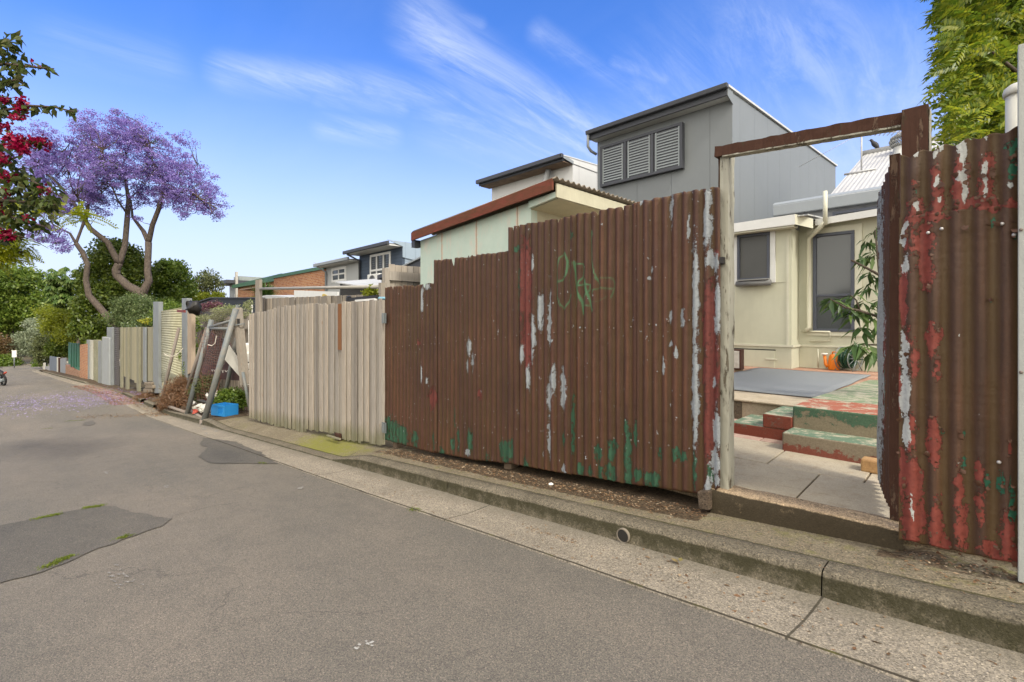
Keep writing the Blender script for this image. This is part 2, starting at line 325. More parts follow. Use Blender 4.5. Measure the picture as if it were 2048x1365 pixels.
# ------------------------------------------------------------------ corrugated iron with layers of flaking paint
def peel(name, base, base2, streak, redc=(.26, .035, .022), greenc=(.012, .085, .035), galvc=(.30, .33, .36), ns=26, flake=.3):
    m = NT(name, .62, .35); g1 = m.noise(3.0, 5, .6, v=m.map((1, 1, .25))); st = m.noise(30, 4, .65, v=m.map((1, 1, .04)))
    c = m.mix(m.step(g1, .3, .7), base, base2); c = m.mix(m.math('MULTIPLY', m.step(st, .47, .64), .75), c, streak); c = m.mix(m.math('MULTIPLY', m.step(m.noise(22, 4, .65, v=m.map((1, 1, .03), loc=(4, 4, 4))), .48, .66), .6), c, tuple(x*.45 for x in base)); c = m.mix(m.math('MULTIPLY', m.step(m.noise(1.1, 4, .6), .45, .62), .4), c, tuple(x*.6 for x in base2))
    c = m.mix(1, c, m.ramp(m.noise(150, 3, .7), [(.3, (.85, .85, .85)), (.7, (1.14, 1.14, 1.14))]), 'MULTIPLY')
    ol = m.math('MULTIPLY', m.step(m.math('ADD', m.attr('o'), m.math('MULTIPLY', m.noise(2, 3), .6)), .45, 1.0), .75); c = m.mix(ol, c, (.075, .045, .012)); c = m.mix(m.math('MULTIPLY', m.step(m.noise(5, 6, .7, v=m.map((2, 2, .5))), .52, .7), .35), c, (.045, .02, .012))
    nz = m.math('MULTIPLY', m.math('SUBTRACT', m.noise(ns, 8, .75, v=m.map((1, 1, .6))), .5), 3.4)
    nf = m.math('MULTIPLY', m.math('SUBTRACT', m.noise(ns*5, 4, .7), .5), 1.5); nn = m.math('ADD', nz, nf)
    def mask(a, off=0.0): return m.step(m.math('ADD', m.math('ADD', m.attr(a), off), nn), -.03, .03)
    mr = mask('r'); mn = mask('n'); mg = mask('g'); 
    rc = m.mix(m.step(m.noise(40, 5, .7), .4, .75), redc, tuple(x*.6 for x in redc)); nc = m.mix(m.noise(30, 5, .7), greenc, tuple(x*1.9 for x in greenc))
    gc = m.mix(m.step(m.noise(60, 5, .75), .3, .7), galvc, tuple(x*.62 for x in galvc))
    c = m.mix(mr, c, rc); c = m.mix(mn, c, nc); c = m.mix(mg, c, gc)
    sp = m.math('GREATER_THAN', m.noise(38, 3, .5, v=m.map((1, 1, .7), loc=(2, 5, 1))), .765-flake*.13); c = m.mix(sp, c, gc)
    gf = m.math('MULTIPLY', m.step(m.math('ADD', m.attr('f'), m.math('MULTIPLY', m.math('SUBTRACT', m.noise(60, 3), .5), .5)), .12, .75), .62); c = m.mix(gf, c, (.055, .19, .085))
    m.col(c); top = m.math('SUBTRACT', 1, m.math('MAXIMUM', mr, m.math('MAXIMUM', mn, mg)))
    h = m.math('ADD', m.math('MULTIPLY', top, 1.2), m.math('ADD', m.math('MULTIPLY', m.noise(9, 3, .5), 1.6), m.math('MULTIPLY', m.noise(90, 3), .35))); m.bump(h, .005, 1.0)
    return m.m
M_iron = peel('flaking_brown_corrugated_iron', (.074, .028, .015), (.047, .0195, .012), (.098, .039, .016), (.125, .028, .02), (.016, .050, .026), (.28, .30, .31))
M_iron2 = peel('blistered_brown_paint_over_red', (.072, .035, .018), (.048, .024, .014), (.095, .044, .021), (.175, .037, .025), (.012, .058, .032), (.42, .43, .41), 20, .0)
def patch_field(pats, Y):
    out = []
    for px, py, hw, hh in pats:
        c = atY(px, py, Y); a = atY(px+hw, py, Y); b = atY(px, py+hh, Y); out.append((c.x, c.z, abs(a.x-c.x)+.0015, abs(c.z-b.z)+.002))
    return out
def fieldval(P, X, Z, WX=0, WZ=0, soft=1.0):
    f = np.full(X.shape, -1.7)
    X = X+WX; Z = Z+WZ
    for cx, cz, hw, hh in P:
        d = np.sqrt(((X-cx)/hw)**2+((Z-cz)/hh)**2); f = np.maximum(f, np.clip((1.0-d)*soft, -1.7, .8))
    return f
def corr(name, p0, p1, bot, top, mat, parent, fields=None, pitch=.076, amp=.0105, dz=.02, nper=8, ragged=.008, phase=0, label=None, strokes=None, Yf=None, dent=.003):
    p0 = Vector(p0); p1 = Vector(p1); u = p1-p0; W = u.length; u /= W; nrm = Vector((u.y, -u.x, 0))
    nx = int(W/pitch*nper)+1; nz = int(max(top(0)-bot(0), top(W)-bot(W))/dz)+2
    s = np.linspace(0, W, nx); t = np.linspace(0, 1, nz)
    tp = np.array([top(a)+ragged*mnoise.noise(Vector((a*14+phase*9, 1.3, phase)))*2-ragged*3.5*max(0, mnoise.noise(Vector((a*31+phase*5, 4.3, phase)))-.32)*6 for a in s])
    bt = np.array([bot(a)+.006*math.cos(2*math.pi*(a/pitch)+phase)+.004*mnoise.noise(Vector((a*9, 7.3, phase))) for a in s])
    Sg, T = np.meshgrid(s, t, indexing='ij'); Z = bt[:, None]+(tp-bt)[:, None]*T
    dn = np.array([[mnoise.noise(Vector((a*2.2+phase, z*1.6, 2))) for z in np.linspace(0, 3, 40)] for a in s])
    D = amp*np.cos(2*np.pi*Sg/pitch+phase)+dent*dn[np.arange(nx)[:, None], np.clip((T*39).astype(int), 0, 39)]
    X = p0.x+u.x*Sg+nrm.x*D; Y = p0.y+u.y*Sg+nrm.y*D
    V = np.stack([X.ravel(), Y.ravel(), Z.ravel()], 1); i = np.arange((nx-1)*(nz-1)); a = i//(nz-1)*nz+i % (nz-1); F = np.stack([a, a+nz, a+nz+1, a+1], 1)
    at = {}
    wx = np.array([mnoise.noise(Vector((a*38, 1, b*16)))+.6*mnoise.noise(Vector((a*90, 1, b*50))) for a, b in zip(X.ravel(), Z.ravel())]).reshape(X.shape)*.012; wz = np.array([mnoise.noise(Vector((a*40, 8, b*14))) for a, b in zip(X.ravel(), Z.ravel())]).reshape(X.shape)*.035
    for k in ('g', 'r', 'n'): at[k] = np.minimum(fieldval((fields or {}).get(k, []), X, Z, wx, wz), {'g': .8, 'r': .5, 'n': .26}[k]).ravel()
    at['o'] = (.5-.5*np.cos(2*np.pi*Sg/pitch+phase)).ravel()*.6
    f = np.zeros(X.shape)
    for line, w, st in (strokes or []):
        for (ax, az), (bx, bz) in zip(line, line[1:]):
            dx, dzz = bx-ax, bz-az; L = dx*dx+dzz*dzz+1e-9; q = np.clip(((X-ax)*dx+(Z-az)*dzz)/L, 0, 1)
            d = np.sqrt((X-ax-q*dx)**2+(Z-az-q*dzz)**2); f = np.maximum(f, st*np.clip(1.25-d/w, 0, 1))
    at['f'] = f.ravel()
    o = npmesh(name, V, F, mat, parent, True, at); m_ = o.modifiers.new('solid', 'SOLIDIFY'); m_.thickness = .0016; m_.offset = 0
    if label: o['label'] = label
    return o
YF = 3.2
G = [(1066.6,529,3,14),(1081,623,6,33),(1100,636,4,55),(1066.6,673,4,42),(1045,708,3,18),(1057,752,3,25),(1108,761,4,27),(1099,795,4,37),(1128,780,6,40),(1099,882,3.5,33),
 (1415,450,8,45),(1417,400,6,22),(1420,520,9,20),(1434,528,8,14),(1391,600,6,115),(1391,780,7,115),(1344,418,4,30),(1342,635,3,10),(1366,636,4,18),(1377,457,2,25),(1437,620,6,55),(1435,858,7,38),(1431,925,10,25),(1417,975,7,20),
 (1429,766,5,10),(1342,689,3,6),(1353,703,2,12),(1328,732,2,18),(1127,938,3,8),(938,696,4,17),(946,725,3,20),(935,733,2,12),(845,600,2,30),(853,574,7,5),(843,747,2,18),(853,762,2,6),(935,905,5,6),(961,783,2,3),(1130,940,4,10),(1305,540,3,4),(1299,556,2,5),
 (1368,376,4,7),(1284,402,3,5),(1160,655,2,2),(1103,678,5,2),(1434,960,6,12)]
RR = [(1052,570,12,90),(1054,690,10,60),(1421,640,15,80),(1424,745,15,90),(1420,860,13,70),(837,685,3,6),(866,795,8,20),(960,790,4,12),(1432,520,6,20)]
NN = [(778,860,9,26),(790,866,12,22),(806,872,9,20),(830,878,7,14),(867,880,3,20),(907,890,4,14),(918,882,3,22),(940,882,5,22),(1003,898,5,18),(1012,905,8,20),(1023,900,4,20),(910,835,2,20),(1129,877,3,14),(1197,905,8,16),(1226,895,9,14),(1222,912,6,12),
 (1253,860,5,14),(1257,880,4,20),(1219,948,12,16),(1255,930,7,45),(1272,868,3,25),(1320,908,5,10),(1352,908,9,10),(1366,914,6,12),(1303,960,14,14),(1390,935,4,35),(1422,948,8,16),(1180,948,5,12),(1146,850,2,60),(1039,570,2,55),(1034,498,6,5),(1143,470,2,10),(1275,950,6,12),(1160,938,5,10),(1200,945,6,14),(1052,930,4,14),(884,905,4,10),(972,915,4,10),(772,878,6,10)]
FL = {'g': patch_field(G, YF), 'r': patch_field(RR, YF), 'n': patch_field(NN, YF)}
GR = [([(1131,506),(1120,516),(1116,540),(1115,563),(1116,595),(1121,610),(1130,619),(1138,604),(1143,590)],.008,.8),([(1131,506),(1136,523),(1135,540),(1133,551),(1125,561),(1115,565)],.010,.9),([(1135,524),(1142,540),(1139,560),(1143,590)],.006,.45),
 ([(1147,525),(1150,545),(1152,570),(1155,585),(1163,605),(1166,628)],.013,1),([(1149,528),(1165,528),(1168,537),(1166,553),(1158,563),(1155,572)],.009,.8),([(1156,572),(1170,568),(1179,570),(1178,580),(1168,594),(1166,612)],.009,.8),
 ([(1169,560),(1172,580),(1178,600),(1184,622)],.012,.95),([(1166,610),(1178,612)],.008,.6),([(1153,590),(1154,605),(1151,614)],.007,.6),
 ([(1182,462),(1183,490),(1184,520),(1188,545),(1192,556),(1200,569)],.007,.85),([(1183,463),(1184,470)],.016,.6),([(1190,556),(1196,564)],.011,.7),([(1200,556),(1222,556),(1229,565),(1227,578),(1222,595)],.010,.45),([(1183,590),(1186,580),(1200,576),(1223,578)],.008,.65),([(1185,603),(1198,603),(1213,592)],.008,.3)]
GS = [([(atY(a, b, YF).x, atY(a, b, YF).z) for a, b in L], w, s) for L, w, s in GR]
def Zp(px, py, Y=YF): return atY(px, py, Y).z
def Xp(px, Y=YF): return atY(px, HOR, Y).x
fence = thing('corrugated_iron_fence', 'long brown corrugated iron fence with green scrawl and peeling paint', 'fence', (-3.4, YF, road(-3.4)+.13))
sheets = [(771, 845, 575, 570, 880, 901, 0, 1), (841, 876, 570, 566, 900, 908, .004, 2), (866, 955, 522, 511, 904, 922, -.003, 3), (952, 1040, 511, 500, 920, 931, .004, 4), (1017, 1145, 455, 433, 927, 950, -.004, 5), (1142, 1279, 432, 406, 948, 972, .004, 6), (1275, 1441, 406, 371, 970, 995, -.003, 7)]
for a, b, ta, tb, ba, bb, dy, ph in sheets:
    Y = YF+dy; xa, xb = Xp(a, Y), Xp(b, Y); W = xb-xa; za, zb, wa, wb = Zp(a, ta, Y), Zp(b, tb, Y), Zp(a, ba, Y), Zp(b, bb, Y)
    bf = lambda s: wa+(wb-wa)*s/W
    if ph == 7:
        zc = Zp(1441, 976, Y); bf = lambda s: wa+(wb-wa)*s/W if s < W*.86 else (wa+(wb-wa)*s/W)+(zc-wb)*((s/W-.86)/.14)
    corr('iron_sheet', (xa, Y, 0), (xb, Y, 0), bf, lambda s: za+(zb-za)*s/W, M_iron, fence, FL, dz=.010 if ph in (5, 6) else .016, phase=ph, strokes=GS if ph in (5, 6) else None)
Mrail = wood('old_fence_timber', (.16, .12, .085), (.09, .068, .05), (.12, .09, .06)); Mrail = Mrail.m
mb = MB()
for q in (.35, 1.25):
    for xa, xb in ((-5.5, -3.4), (-3.35, -1.35)):
        mb = MB().box(xa, YF+.02, road(xa)+.13+q, xb, YF+.06, road(xa)+.13+q+.07); mb.build('rail', Mrail, fence)
for x in (-5.45, -3.37): MB().box(x-.05, YF+.065, road(x)-.1, x+.05, YF+.16, road(x)+1.75).build('post', Mrail, fence)
m = NT('nail_steel', .5, .5); m.col((.16, .13, .11)); m.b.inputs['Metallic'].default_value = .5; M_nail = m.m
for q, zz in ((.42, 0), (1.29, 1)):
    for x in np.arange(-5.45, -1.35, .152):
        z = road(x)+.13+q+.02*mnoise.noise(Vector((x*3, q, 0)))
        MB().lathe((x, YF-.010, z), [(.007, 0), (.0065, .003), (.003, .006)], 8, (0, -1, 0)).build('nail', M_nail, fence)
stub = atY(1406, 1010, YF-.02)
o = MB().slab([atY(1394, 984, 3.14), atY(1418, 984, 3.14), atY(1418, 1022, 3.14), atY(1397, 1018, 3.14)], (0, .12, 0)).build('fence_stump', concrete('stump_stone', (.12, .09, .065), (.08, .06, .045), 0).m, bevel=.006)
tag(o, 'small dark stone stump under the end of the rusty fence beside the step', 'stump')
# right hand fence piece
YR = 3.10
G2 = [(1810,710,9,60),(1811,800,9,60),(1813,860,7,30),(1924,292,8,18),(1926,312,6,10),(1975,273,6,10),(1881,293,5,9),(1928,335,6,16),(1925,352,8,8),(1927,378,6,22),(1877,362,4,12),(1879,395,3,10),(1969,350,4,20),(1972,378,4,16),(2024,373,6,10),(1811,528,7,18),(1832,304,7,7),(1832,412,7,12),(1867,313,5,4),(1868,310,6,3),(1824,1010,2,25),(1812,452,5,8),(1806,475,4,14),(1868,1120,3,4)]
R2 = [(1845,480,24,38),(1850,530,16,45),(1867,677,13,28),(1829,720,8,35),(1867,860,13,28),(1867,900,14,25),(1827,960,18,50),(1826,1040,24,50),(1872,1045,14,48),(1880,1085,22,20),(1919,980,9,50),(1924,1060,12,50),(1960,1000,8,40),(1958,945,8,25),(2015,1070,14,50),(1980,1105,22,20),(2025,1110,14,20),
 (1831,370,7,9),(1832,415,15,17),(1873,360,8,30),(1878,400,14,28),(1923,340,16,30),(1920,380,15,30),(1977,330,12,25),(1974,370,14,30),(1965,405,14,14),(1935,408,30,12),(1985,410,16,14),(2025,408,16,7),(1850,438,44,8),(1810,470,6,30),(1806,600,7,70),(1814,680,12,30),(1822,860,9,40),(1800,780,4,60),(1860,580,3,10),(1875,740,7,26),(1803,950,8,60),(2020,900,3,20)]
N2 = [(2024,300,9,22),(2028,340,7,14),(1831,385,3,6),(1923,870,4,8),(1926,928,5,16),(1974,965,5,14),(2022,990,6,25),(2026,1030,6,20),(2002,965,5,18),(1989,448,4,6),(1930,458,4,4),(2030,470,4,10),(1982,600,3,3),(1886,860,2,5)]
F2 = {'g': patch_field(G2, YR), 'r': patch_field(R2, YR), 'n': patch_field(N2, YR)}
rf = thing('corrugated_iron_fence', 'tall blistered brown and red corrugated panel right of the gateway', 'fence', (-.15, YR, road(-.1)+.13))
xa, xb = Xp(1800, YR), Xp(2040, YR); W = xb-xa
corr('iron_sheet', (xa, YR+.006, 0), (xb, YR+.006, 0), lambda s: Zp(1800, 470, YR), lambda s: (Zp(1800, 316, YR)+(Zp(2035, 254, YR)-Zp(1800, 316, YR))*s/W)+.012*math.cos(s*2*math.pi/.083), M_iron2, rf, F2, pitch=.083, amp=.011, dz=.008, nper=14, phase=2.6, ragged=.006, dent=.006)
xa2 = Xp(1797, YR-.004)
rsheet = corr('iron_sheet', (xa2, YR-.004, 0), (xb, YR-.004, 0), lambda s: Zp(1797, 1078, YR)+(Zp(2035, 1127, YR)-Zp(1797, 1078, YR))*s/W, lambda s: (Zp(1800, 436, YR)+(Zp(2035, 405, YR)-Zp(1800, 436, YR))*s/W), M_iron2, rf, F2, pitch=.083, amp=.011, dz=.008, nper=14, phase=2.6, ragged=.0015, dent=.007)
m = NT('bolt_zinc', .4, .5); m.col((.42, .40, .38)); m.b.inputs['Metallic'].default_value = .4; M_bolt = m.m
for px, py in ((1856, 466), (1883, 458), (2004, 448), (1854, 907), (1998, 925), (2028, 470)):
    c = atY(px, py, YR-.014); MB().lathe(c, [(.0078, -.004), (.0078, .002), (.006, .004), (.0035, .006), (.001, .0065)], 12, (0, -1, 0)).build('bolt', M_bolt, rf, True)
# white steel post and capped pipe at the right edge
m = paint('weathered_cream_paint', (.50, .49, .43), .55, .3, 5, (.28, .25, .18)); M_cream = m
pa = atY(2036, 90, 3.06); pb = atY(2036, 1155, 3.06)
pt = thing('steel_post', 'pale square steel post at the end of the blistered iron panel', 'post', (pa.x+.045, 3.1, pb.z))
MB().box(pa.x, 3.06, pb.z-.02, pa.x+.09, 3.15, pa.z).build('post_shaft', paint('galvanised_post', (.36, .37, .34), .5, .25, 4), pt, bevel=.004)
for py in (460, 745):
    c = atY(2042, py, 3.058); MB().lathe(c, [(.007, 0), (.007, .004), (.003, .006)], 8, (0, -1, 0)).build('bolt', M_nail, pt)
pc = atY(2036, 165, 3.5)
vp = thing('vent_pipe', 'fat cream vent pipe with domed cap behind the steel post', 'pipe', (pc.x, 3.5, .3))
MB().tube([(pc.x, 3.5, .2), (pc.x, 3.5, pc.z-.06)], .046, 20).build('pipe', M_cream, vp, True)
MB().lathe((pc.x, 3.5, pc.z-.065), [(.054, 0), (.056, .02), (.05, .04), (.03, .056), (.001, .062)], 20).build('cap', M_cream, vp, True)
# ------------------------------------------------------------------ gateway frame
Mpw_ = NT('chipped_brown_over_cream_timber', .8, .2); 
def post_mat(name, top, under, k):
    m = NT(name, .85, .2); v = m.map((1, 1, .18)); n = m.noise(16, 8, .75, v=v); f = m.noise(60, 5, .7, v=m.map((1, 1, .05)))
    msk = m.step(n, k-.015, k+.015); c = m.mix(msk, m.mix(f, top, tuple(x*.6 for x in top)), m.mix(f, under, tuple(x*.5 for x in under)))
    c = m.mix(m.math('MULTIPLY', m.step(m.noise(30, 4, .6, v=v), .62, .66), .8), c, (.05, .035, .02)); m.col(c); m.bump(m.math('ADD', m.math('MULTIPLY', msk, -.8), f), .004, .8); return m.m
M_pb = post_mat('brown_painted_timber', (.070, .032, .020), (.16, .10, .065), .60)
M_pc = post_mat('flaking_cream_timber', (.41, .395, .32), (.17, .145, .105), .575)
gf = thing('gateway', 'old brown and cream timber gateway frame with sagging top beam', 'gate frame', (Xp(1448), 3.25, road(-1.3)+.2))
def ragbox(a, b, w, h, name, mat, parent, n=24, j=.004, seed=0, up=(0, 0, 1)):
    a = Vector(a); b = Vector(b); d = (b-a).normalized(); r = d.cross(Vector(up)).normalized(); u = r.cross(d)
    V = []; F = []
    for i in range(n+1):
        c = a.lerp(b, i/n)
        for k, (p, q) in enumerate(((-1, -1), (0, -1), (1, -1), (1, 0), (1, 1), (0, 1), (-1, 1), (-1, 0))):
            e = j*mnoise.noise(Vector((i*.6+seed, k*3.1, seed))); V.append(c+r*(p*w/2+e*p)+u*(q*h/2+e*q))
    for i in range(n):
        for k in range(8): F.append((i*8+k, i*8+(k+1) % 8, i*8+8+(k+1) % 8, i*8+8+k))
    mb = MB(); mb.v = [tuple(v) for v in V]; mb.f = F+[tuple(range(7, -1, -1)), tuple(range(n*8, n*8+8))]
    return mb.build(name, mat, parent)
# left post: brown face behind the fence sheet, cream reveal
xl = Xp(1436, 3.24); xr_ = Xp(1457.5, 3.24)
zb = atY(1447, 976, 3.24).z; zt = atY(1440, 300, 3.24).z
ragbox((xl+.018, 3.29, zb), (xl+.018, 3.29, atY(1434, 300, 3.24).z), .036, .09, 'post', M_pb, gf, 40, .003, 3, (0, 1, 0))
ragbox((xr_-.028, 3.285, zb-.005), (xr_-.028, 3.285, zt-.005), .056, .10, 'post', M_pc, gf, 40, .004, 5, (0, 1, 0))
xp0 = Xp(1803, 3.17); xp1 = xp0+.105
zpt = atY(1830, 214, 3.17).z
ragbox(((xp0+xp1)/2, 3.215, .205), ((xp0+xp1)/2, 3.215, zpt), .105, .09, 'post', M_pb, gf, 50, .003, 8, (0, 1, 0))
# cream right face of that post
MB().box(xp1+.002, 3.175, 1.6, xp1+.006, 3.255, zpt-.02).build('reveal', M_pc, gf)
la = atY(1440, 302, 3.22); lb = atY(1803, 241, 3.22)
ragbox((la.x-.03, 3.235, la.z-.003), (lb.x, 3.235, lb.z+.005), .060, .066, 'lintel', M_pb, gf, 40, .004, 11)
ragbox((la.x+.02, 3.238, la.z-.041), (lb.x, 3.238, lb.z-.033), .064, .010, 'lintel_underside', M_pc, gf, 40, .002, 13)
m = NT('worn_bolt', .5); m.col((.022, .02, .018)); M_dark = m.m
MB().box(xl+.02, 3.19, Zp(1438, 528), xr_-.02, 3.235, Zp(1438, 515)).build('latch_hole', M_dark, gf)
# open gate leaf seen edge on
gl = thing('iron_gate', 'open corrugated gate leaf swung inward beside the right gatepost', 'gate', (-.41, 3.3, road(-.4)+.2))
hx, hy = Xp(1795, 3.3), 3.3; e = atY(1758, 600, 4.02)
FG = {'g': [(hx-.2, .4, .06, .5), (hx-.19, 1.2, .04, .5), (e.x+.03, 1.2, .05, .9)], 'r': [(hx-.1, 1.0, .02, .4), (e.x+.06, 1.5, .01, .3)], 'n': [(hx-.1, .9, .01, .2)]}
corr('iron_sheet', (e.x, 4.02, 0), (hx-.03, hy+.05, 0), lambda s: .235, lambda s: atY(1758, 402, 4.02).z+(atY(1790, 330, 3.4).z-atY(1758, 402, 4.02).z)*s/.74, M_iron, gl, FG, amp=.012, nper=12, ragged=.03, phase=1.0, dent=.01)
ragbox((hx-.012, 3.33, .215), (hx-.012, 3.33, atY(1787, 312, 3.33).z), .045, .06, 'stile', M_pb, gl, 40, .003, 21, (0, 1, 0))
for z in (.45, 1.6): MB().beam((e.x+.04, 4.0, z), (hx, 3.37, z), .04, .07).build('brace', M_pb, gl)
# threshold
Mth = concrete('mossy_threshold', (.33, .24, .16), (.40, .31, .21), .95, .6, mosscol=(.034, .027, .016), dark=(.10, .08, .045))
a = atY(1421, 978, 3.19); b = atY(1797, 1060, 3.19); x0, x1 = a.x, b.x+.02; n = 60; V = []; mo = []
prof2 = [(3.19, -1), (3.19, -.5), (3.188, -.08), (3.196, 0), (3.23, .004), (3.33, .01), (3.335, .0)]
for i in range(n+1):
    x = x0+(x1-x0)*i/n; zt_ = a.z+(b.z-a.z)*i/n; zb_ = vz(x, 3.2)-.01
    for y, k in prof2:
        z = zt_+k if k >= 0 else (zb_ if k == -1 else (zt_+(zb_-zt_)*.5 if k == -.5 else zt_-.012)); jn = .004*mnoise.noise(Vector((x*9, y*20, z*9))); V.append((x, y+jn, z+jn)); mo.append(1.2 if (k < 0) else (-.05 if y < 3.27 else -.4))
k = len(prof2); i = np.arange(n*(k-1)); q = i//(k-1)*k+i % (k-1)
o = npmesh('threshold', V, np.stack([q, q+k, q+k+1, q+1], 1), Mth.m, None, True, {'moss': mo}); tag(o, kind='structure')

# curled flakes of brown paint lifting off the right hand panel
P_ = []; Dn = []
for cx, cz, hw, hh in F2['r']+F2['n']:
    for _ in range(int(4+60*hw)):
        a = random.random()*6.283; P_.append((cx+hw*1.05*math.cos(a), YR-.016, cz+hh*1.02*math.sin(a))); Dn.append((-math.cos(a)*.7, -.55, -math.sin(a)*.7))
P_ = np.array(P_); n = len(P_); D_ = np.array(Dn)+rng.standard_normal((n, 3))*.3; D_ /= np.linalg.norm(D_, axis=1, keepdims=True); S_ = np.cross(D_, np.array([0, -1.0, 0])); S_ /= np.linalg.norm(S_, axis=1, keepdims=True); N_ = np.cross(S_, D_)
L_ = (.006+.014*rng.random((n, 1))**2)
V = np.stack([P_-S_*L_*.7, P_+S_*L_*.7, P_+S_*L_*.6+D_*L_*.7, P_-S_*L_*.6+D_*L_*.7, P_+S_*L_*.3+D_*L_*1.1-N_*L_*.4, P_-S_*L_*.3+D_*L_*1.1-N_*L_*.4], 1).reshape(-1, 3); b_ = np.arange(n)[:, None]*6
M_fl = paint('curled_brown_paint', (.075, .034, .018), .6, .4, 20)
tag(npmesh('paint_flakes', V, np.concatenate([b_+np.array([0, 1, 2, 3]), b_+np.array([3, 2, 4, 5])], 0), M_fl, rf), kind='stuff')

# a fine crack running on from the corner of the near repair
P_ = [ground(*q) for q in ((335, 1043), (352, 1034), (380, 1027), (405, 1020), (436, 1013), (470, 1010))]; V = []; F = []
for i in range(len(P_)-1):
    for k in range(8):
        q = P_[i].lerp(P_[i+1], k/8); w_ = .004*(.4+abs(mnoise.noise(q*9))); j = .01*mnoise.noise(q*5); V += [(q.x+j-w_, q.y+w_, crown(q.x, q.y)+.006), (q.x+j+w_, q.y-w_, crown(q.x, q.y)+.006)]
        if len(V) > 2: n = len(V); F.append((n-4, n-3, n-1, n-2))
m = NT('crack_dark', .95); m.col((.04, .037, .03)); tag(npmesh('road_crack', V, F, m.m), kind='structure')
# worn pale scuffs and old stains on the lane surface: flat marks with their own outline
M_scf = NT('pale_scuff', .9); M_scf.col(M_scf.mix(M_scf.step(M_scf.noise(70, 5, .8), .46, .6), (.145, .132, .112), (.33, .31, .27))); M_scf = M_scf.m
for cx_, cy_, n_, rr_ in ((243, 1160, 30, 26), (600, 978, 5, 7), (215, 945, 6, 8), (330, 975, 4, 6), (420, 858, 8, 12)):
    for k_ in range(n_):
        qx = cx_+rr_*random.gauss(0, .6); qy = cy_+rr_*.8*random.gauss(0, .6); w_ = .8+2.2*random.random()
        sheet('road_scuff', [(qx-w_*1.8, qy), (qx-w_*.3, qy-w_*.6), (qx+w_*1.6, qy-w_*.1), (qx+w_*.7, qy+w_*.5)], M_scf, .0065, .004, 2)
# ------------------------------------------------------------------ yard behind the gateway
def slabmat(name, c1, c2, stain, s=.5, per=True):
    m = NT(name, .9, .2); n = m.noise(3.5, 6, .7); f = m.noise(110, 3, .7); c = m.mix(m.step(n, .35, .65), c1, c2)
    c = m.mix(m.math('MULTIPLY', m.step(m.noise(11, 6, .75), .5, .72), s), c, stain); c = m.mix(1, c, m.ramp(f, [(.3, (.8, .8, .8)), (.7, (1.15, 1.15, 1.15))]), 'MULTIPLY')
    if per: c = m.mix(1, c, m.ramp(m.island(), [(0, (.84, .83, .8)), (1, (1.08, 1.06, 1.04))]), 'MULTIPLY')
    m.col(c); m.bump(m.math('ADD', f, m.noise(20, 5)), .003, .7); return m.m
M_slab = slabmat('pale_paving_slab', (.42, .37, .28), (.36, .315, .24), (.24, .17, .10))
M_pink = slabmat('faded_pink_paver', (.40, .26, .21), (.43, .33, .27), (.22, .13, .10))
M_bed = concrete('sandy_joint', (.16, .12, .08), (.09, .07, .045), 0, .4).m
def pz(y): return .185+.04*max(0, y-3.3)
mb = MB().hexa([(-4.5, 3.3, .05), (.5, 3.3, .05), (.5, 5.3, .05), (-4.5, 5.3, .05), (-4.5, 3.3, pz(3.3)-.012), (.5, 3.3, pz(3.3)-.012), (.5, 5.3, pz(5.3)-.012), (-4.5, 5.3, pz(5.3)-.012)])
tag(mb.build('patio_bed', M_bed), kind='structure')
ma, mp = MB(), MB(); y = 3.335; row = 0
while y < 5.25:
    h = .60 if row < 2 else .30; x = -4.4+(.21 if row % 2 else -.09)-(.05 if row == 1 else 0)
    y1 = min(y+h, 5.26)
    while x < .45:
        t = (ma if row < 2 else mp); g = .005; d = .003*rng.standard_normal()
        t.hexa([(x+g, y+g, pz(y)-.04), (x+.60-g, y+g, pz(y)-.04), (x+.60-g, y1-g, pz(y1)-.04), (x+g, y1-g, pz(y1)-.04), (x+g, y+g, pz(y)+d), (x+.60-g, y+g, pz(y)+d), (x+.60-g, y1-g, pz(y1)+d), (x+g, y1-g, pz(y1)+d)]); x += .60
    y = y1; row += 1
tag(ma.build('paving', M_slab, bevel=.004), kind='structure'); tag(mp.build('paving', M_pink, bevel=.004), kind='structure')
# upper terrace
UZ = EYE-.82
def terr(name, x0, y0, x1, y1, z, mat, zb=.0, bev=.008):
    o = MB().box(x0, y0, zb, x1, y1, z).build(name, mat, bevel=bev); return tag(o, kind='structure')
M_tan = slabmat('tan_edge_concrete', (.44, .37, .27), (.36, .30, .21), (.14, .11, .08), .4, False)
M_stone = concrete('dark_kerb_stone', (.09, .075, .055), (.15, .12, .09), 0, .8).m
terr('terrace', -6, 5.27, 1.2, 10.4, UZ-.02, M_tan)
x = -4.2
mb = MB()
while x < -1.3: mb.box(x+.003, 5.245, UZ-.02, x+.597, 5.86, UZ+.0); x += .6
tag(mb.build('terrace_edging', M_tan, bevel=.006), kind='structure')
MBs = MB().box(-4.2, 5.255, pz(5.2)-.05, -1.9, 5.27, UZ-.022); tag(MBs.build('terrace_riser', M_stone), kind='structure')
mb = MB(); y = 5.87; r_ = 0
while y < 9.7:
    x = -4.4+.15*(r_ % 2)
    while x < 1.0:
        mb.box(x+.003, y+.003, UZ-.03, x+.297, y+.297, UZ-.004+.002*rng.standard_normal()); x += .3
    y += .3; r_ += 1
tag(mb.build('terrace_pavers', slabmat('terracotta_paver', (.36, .19, .13), (.40, .27, .20), (.20, .13, .09)), bevel=.003), kind='structure')
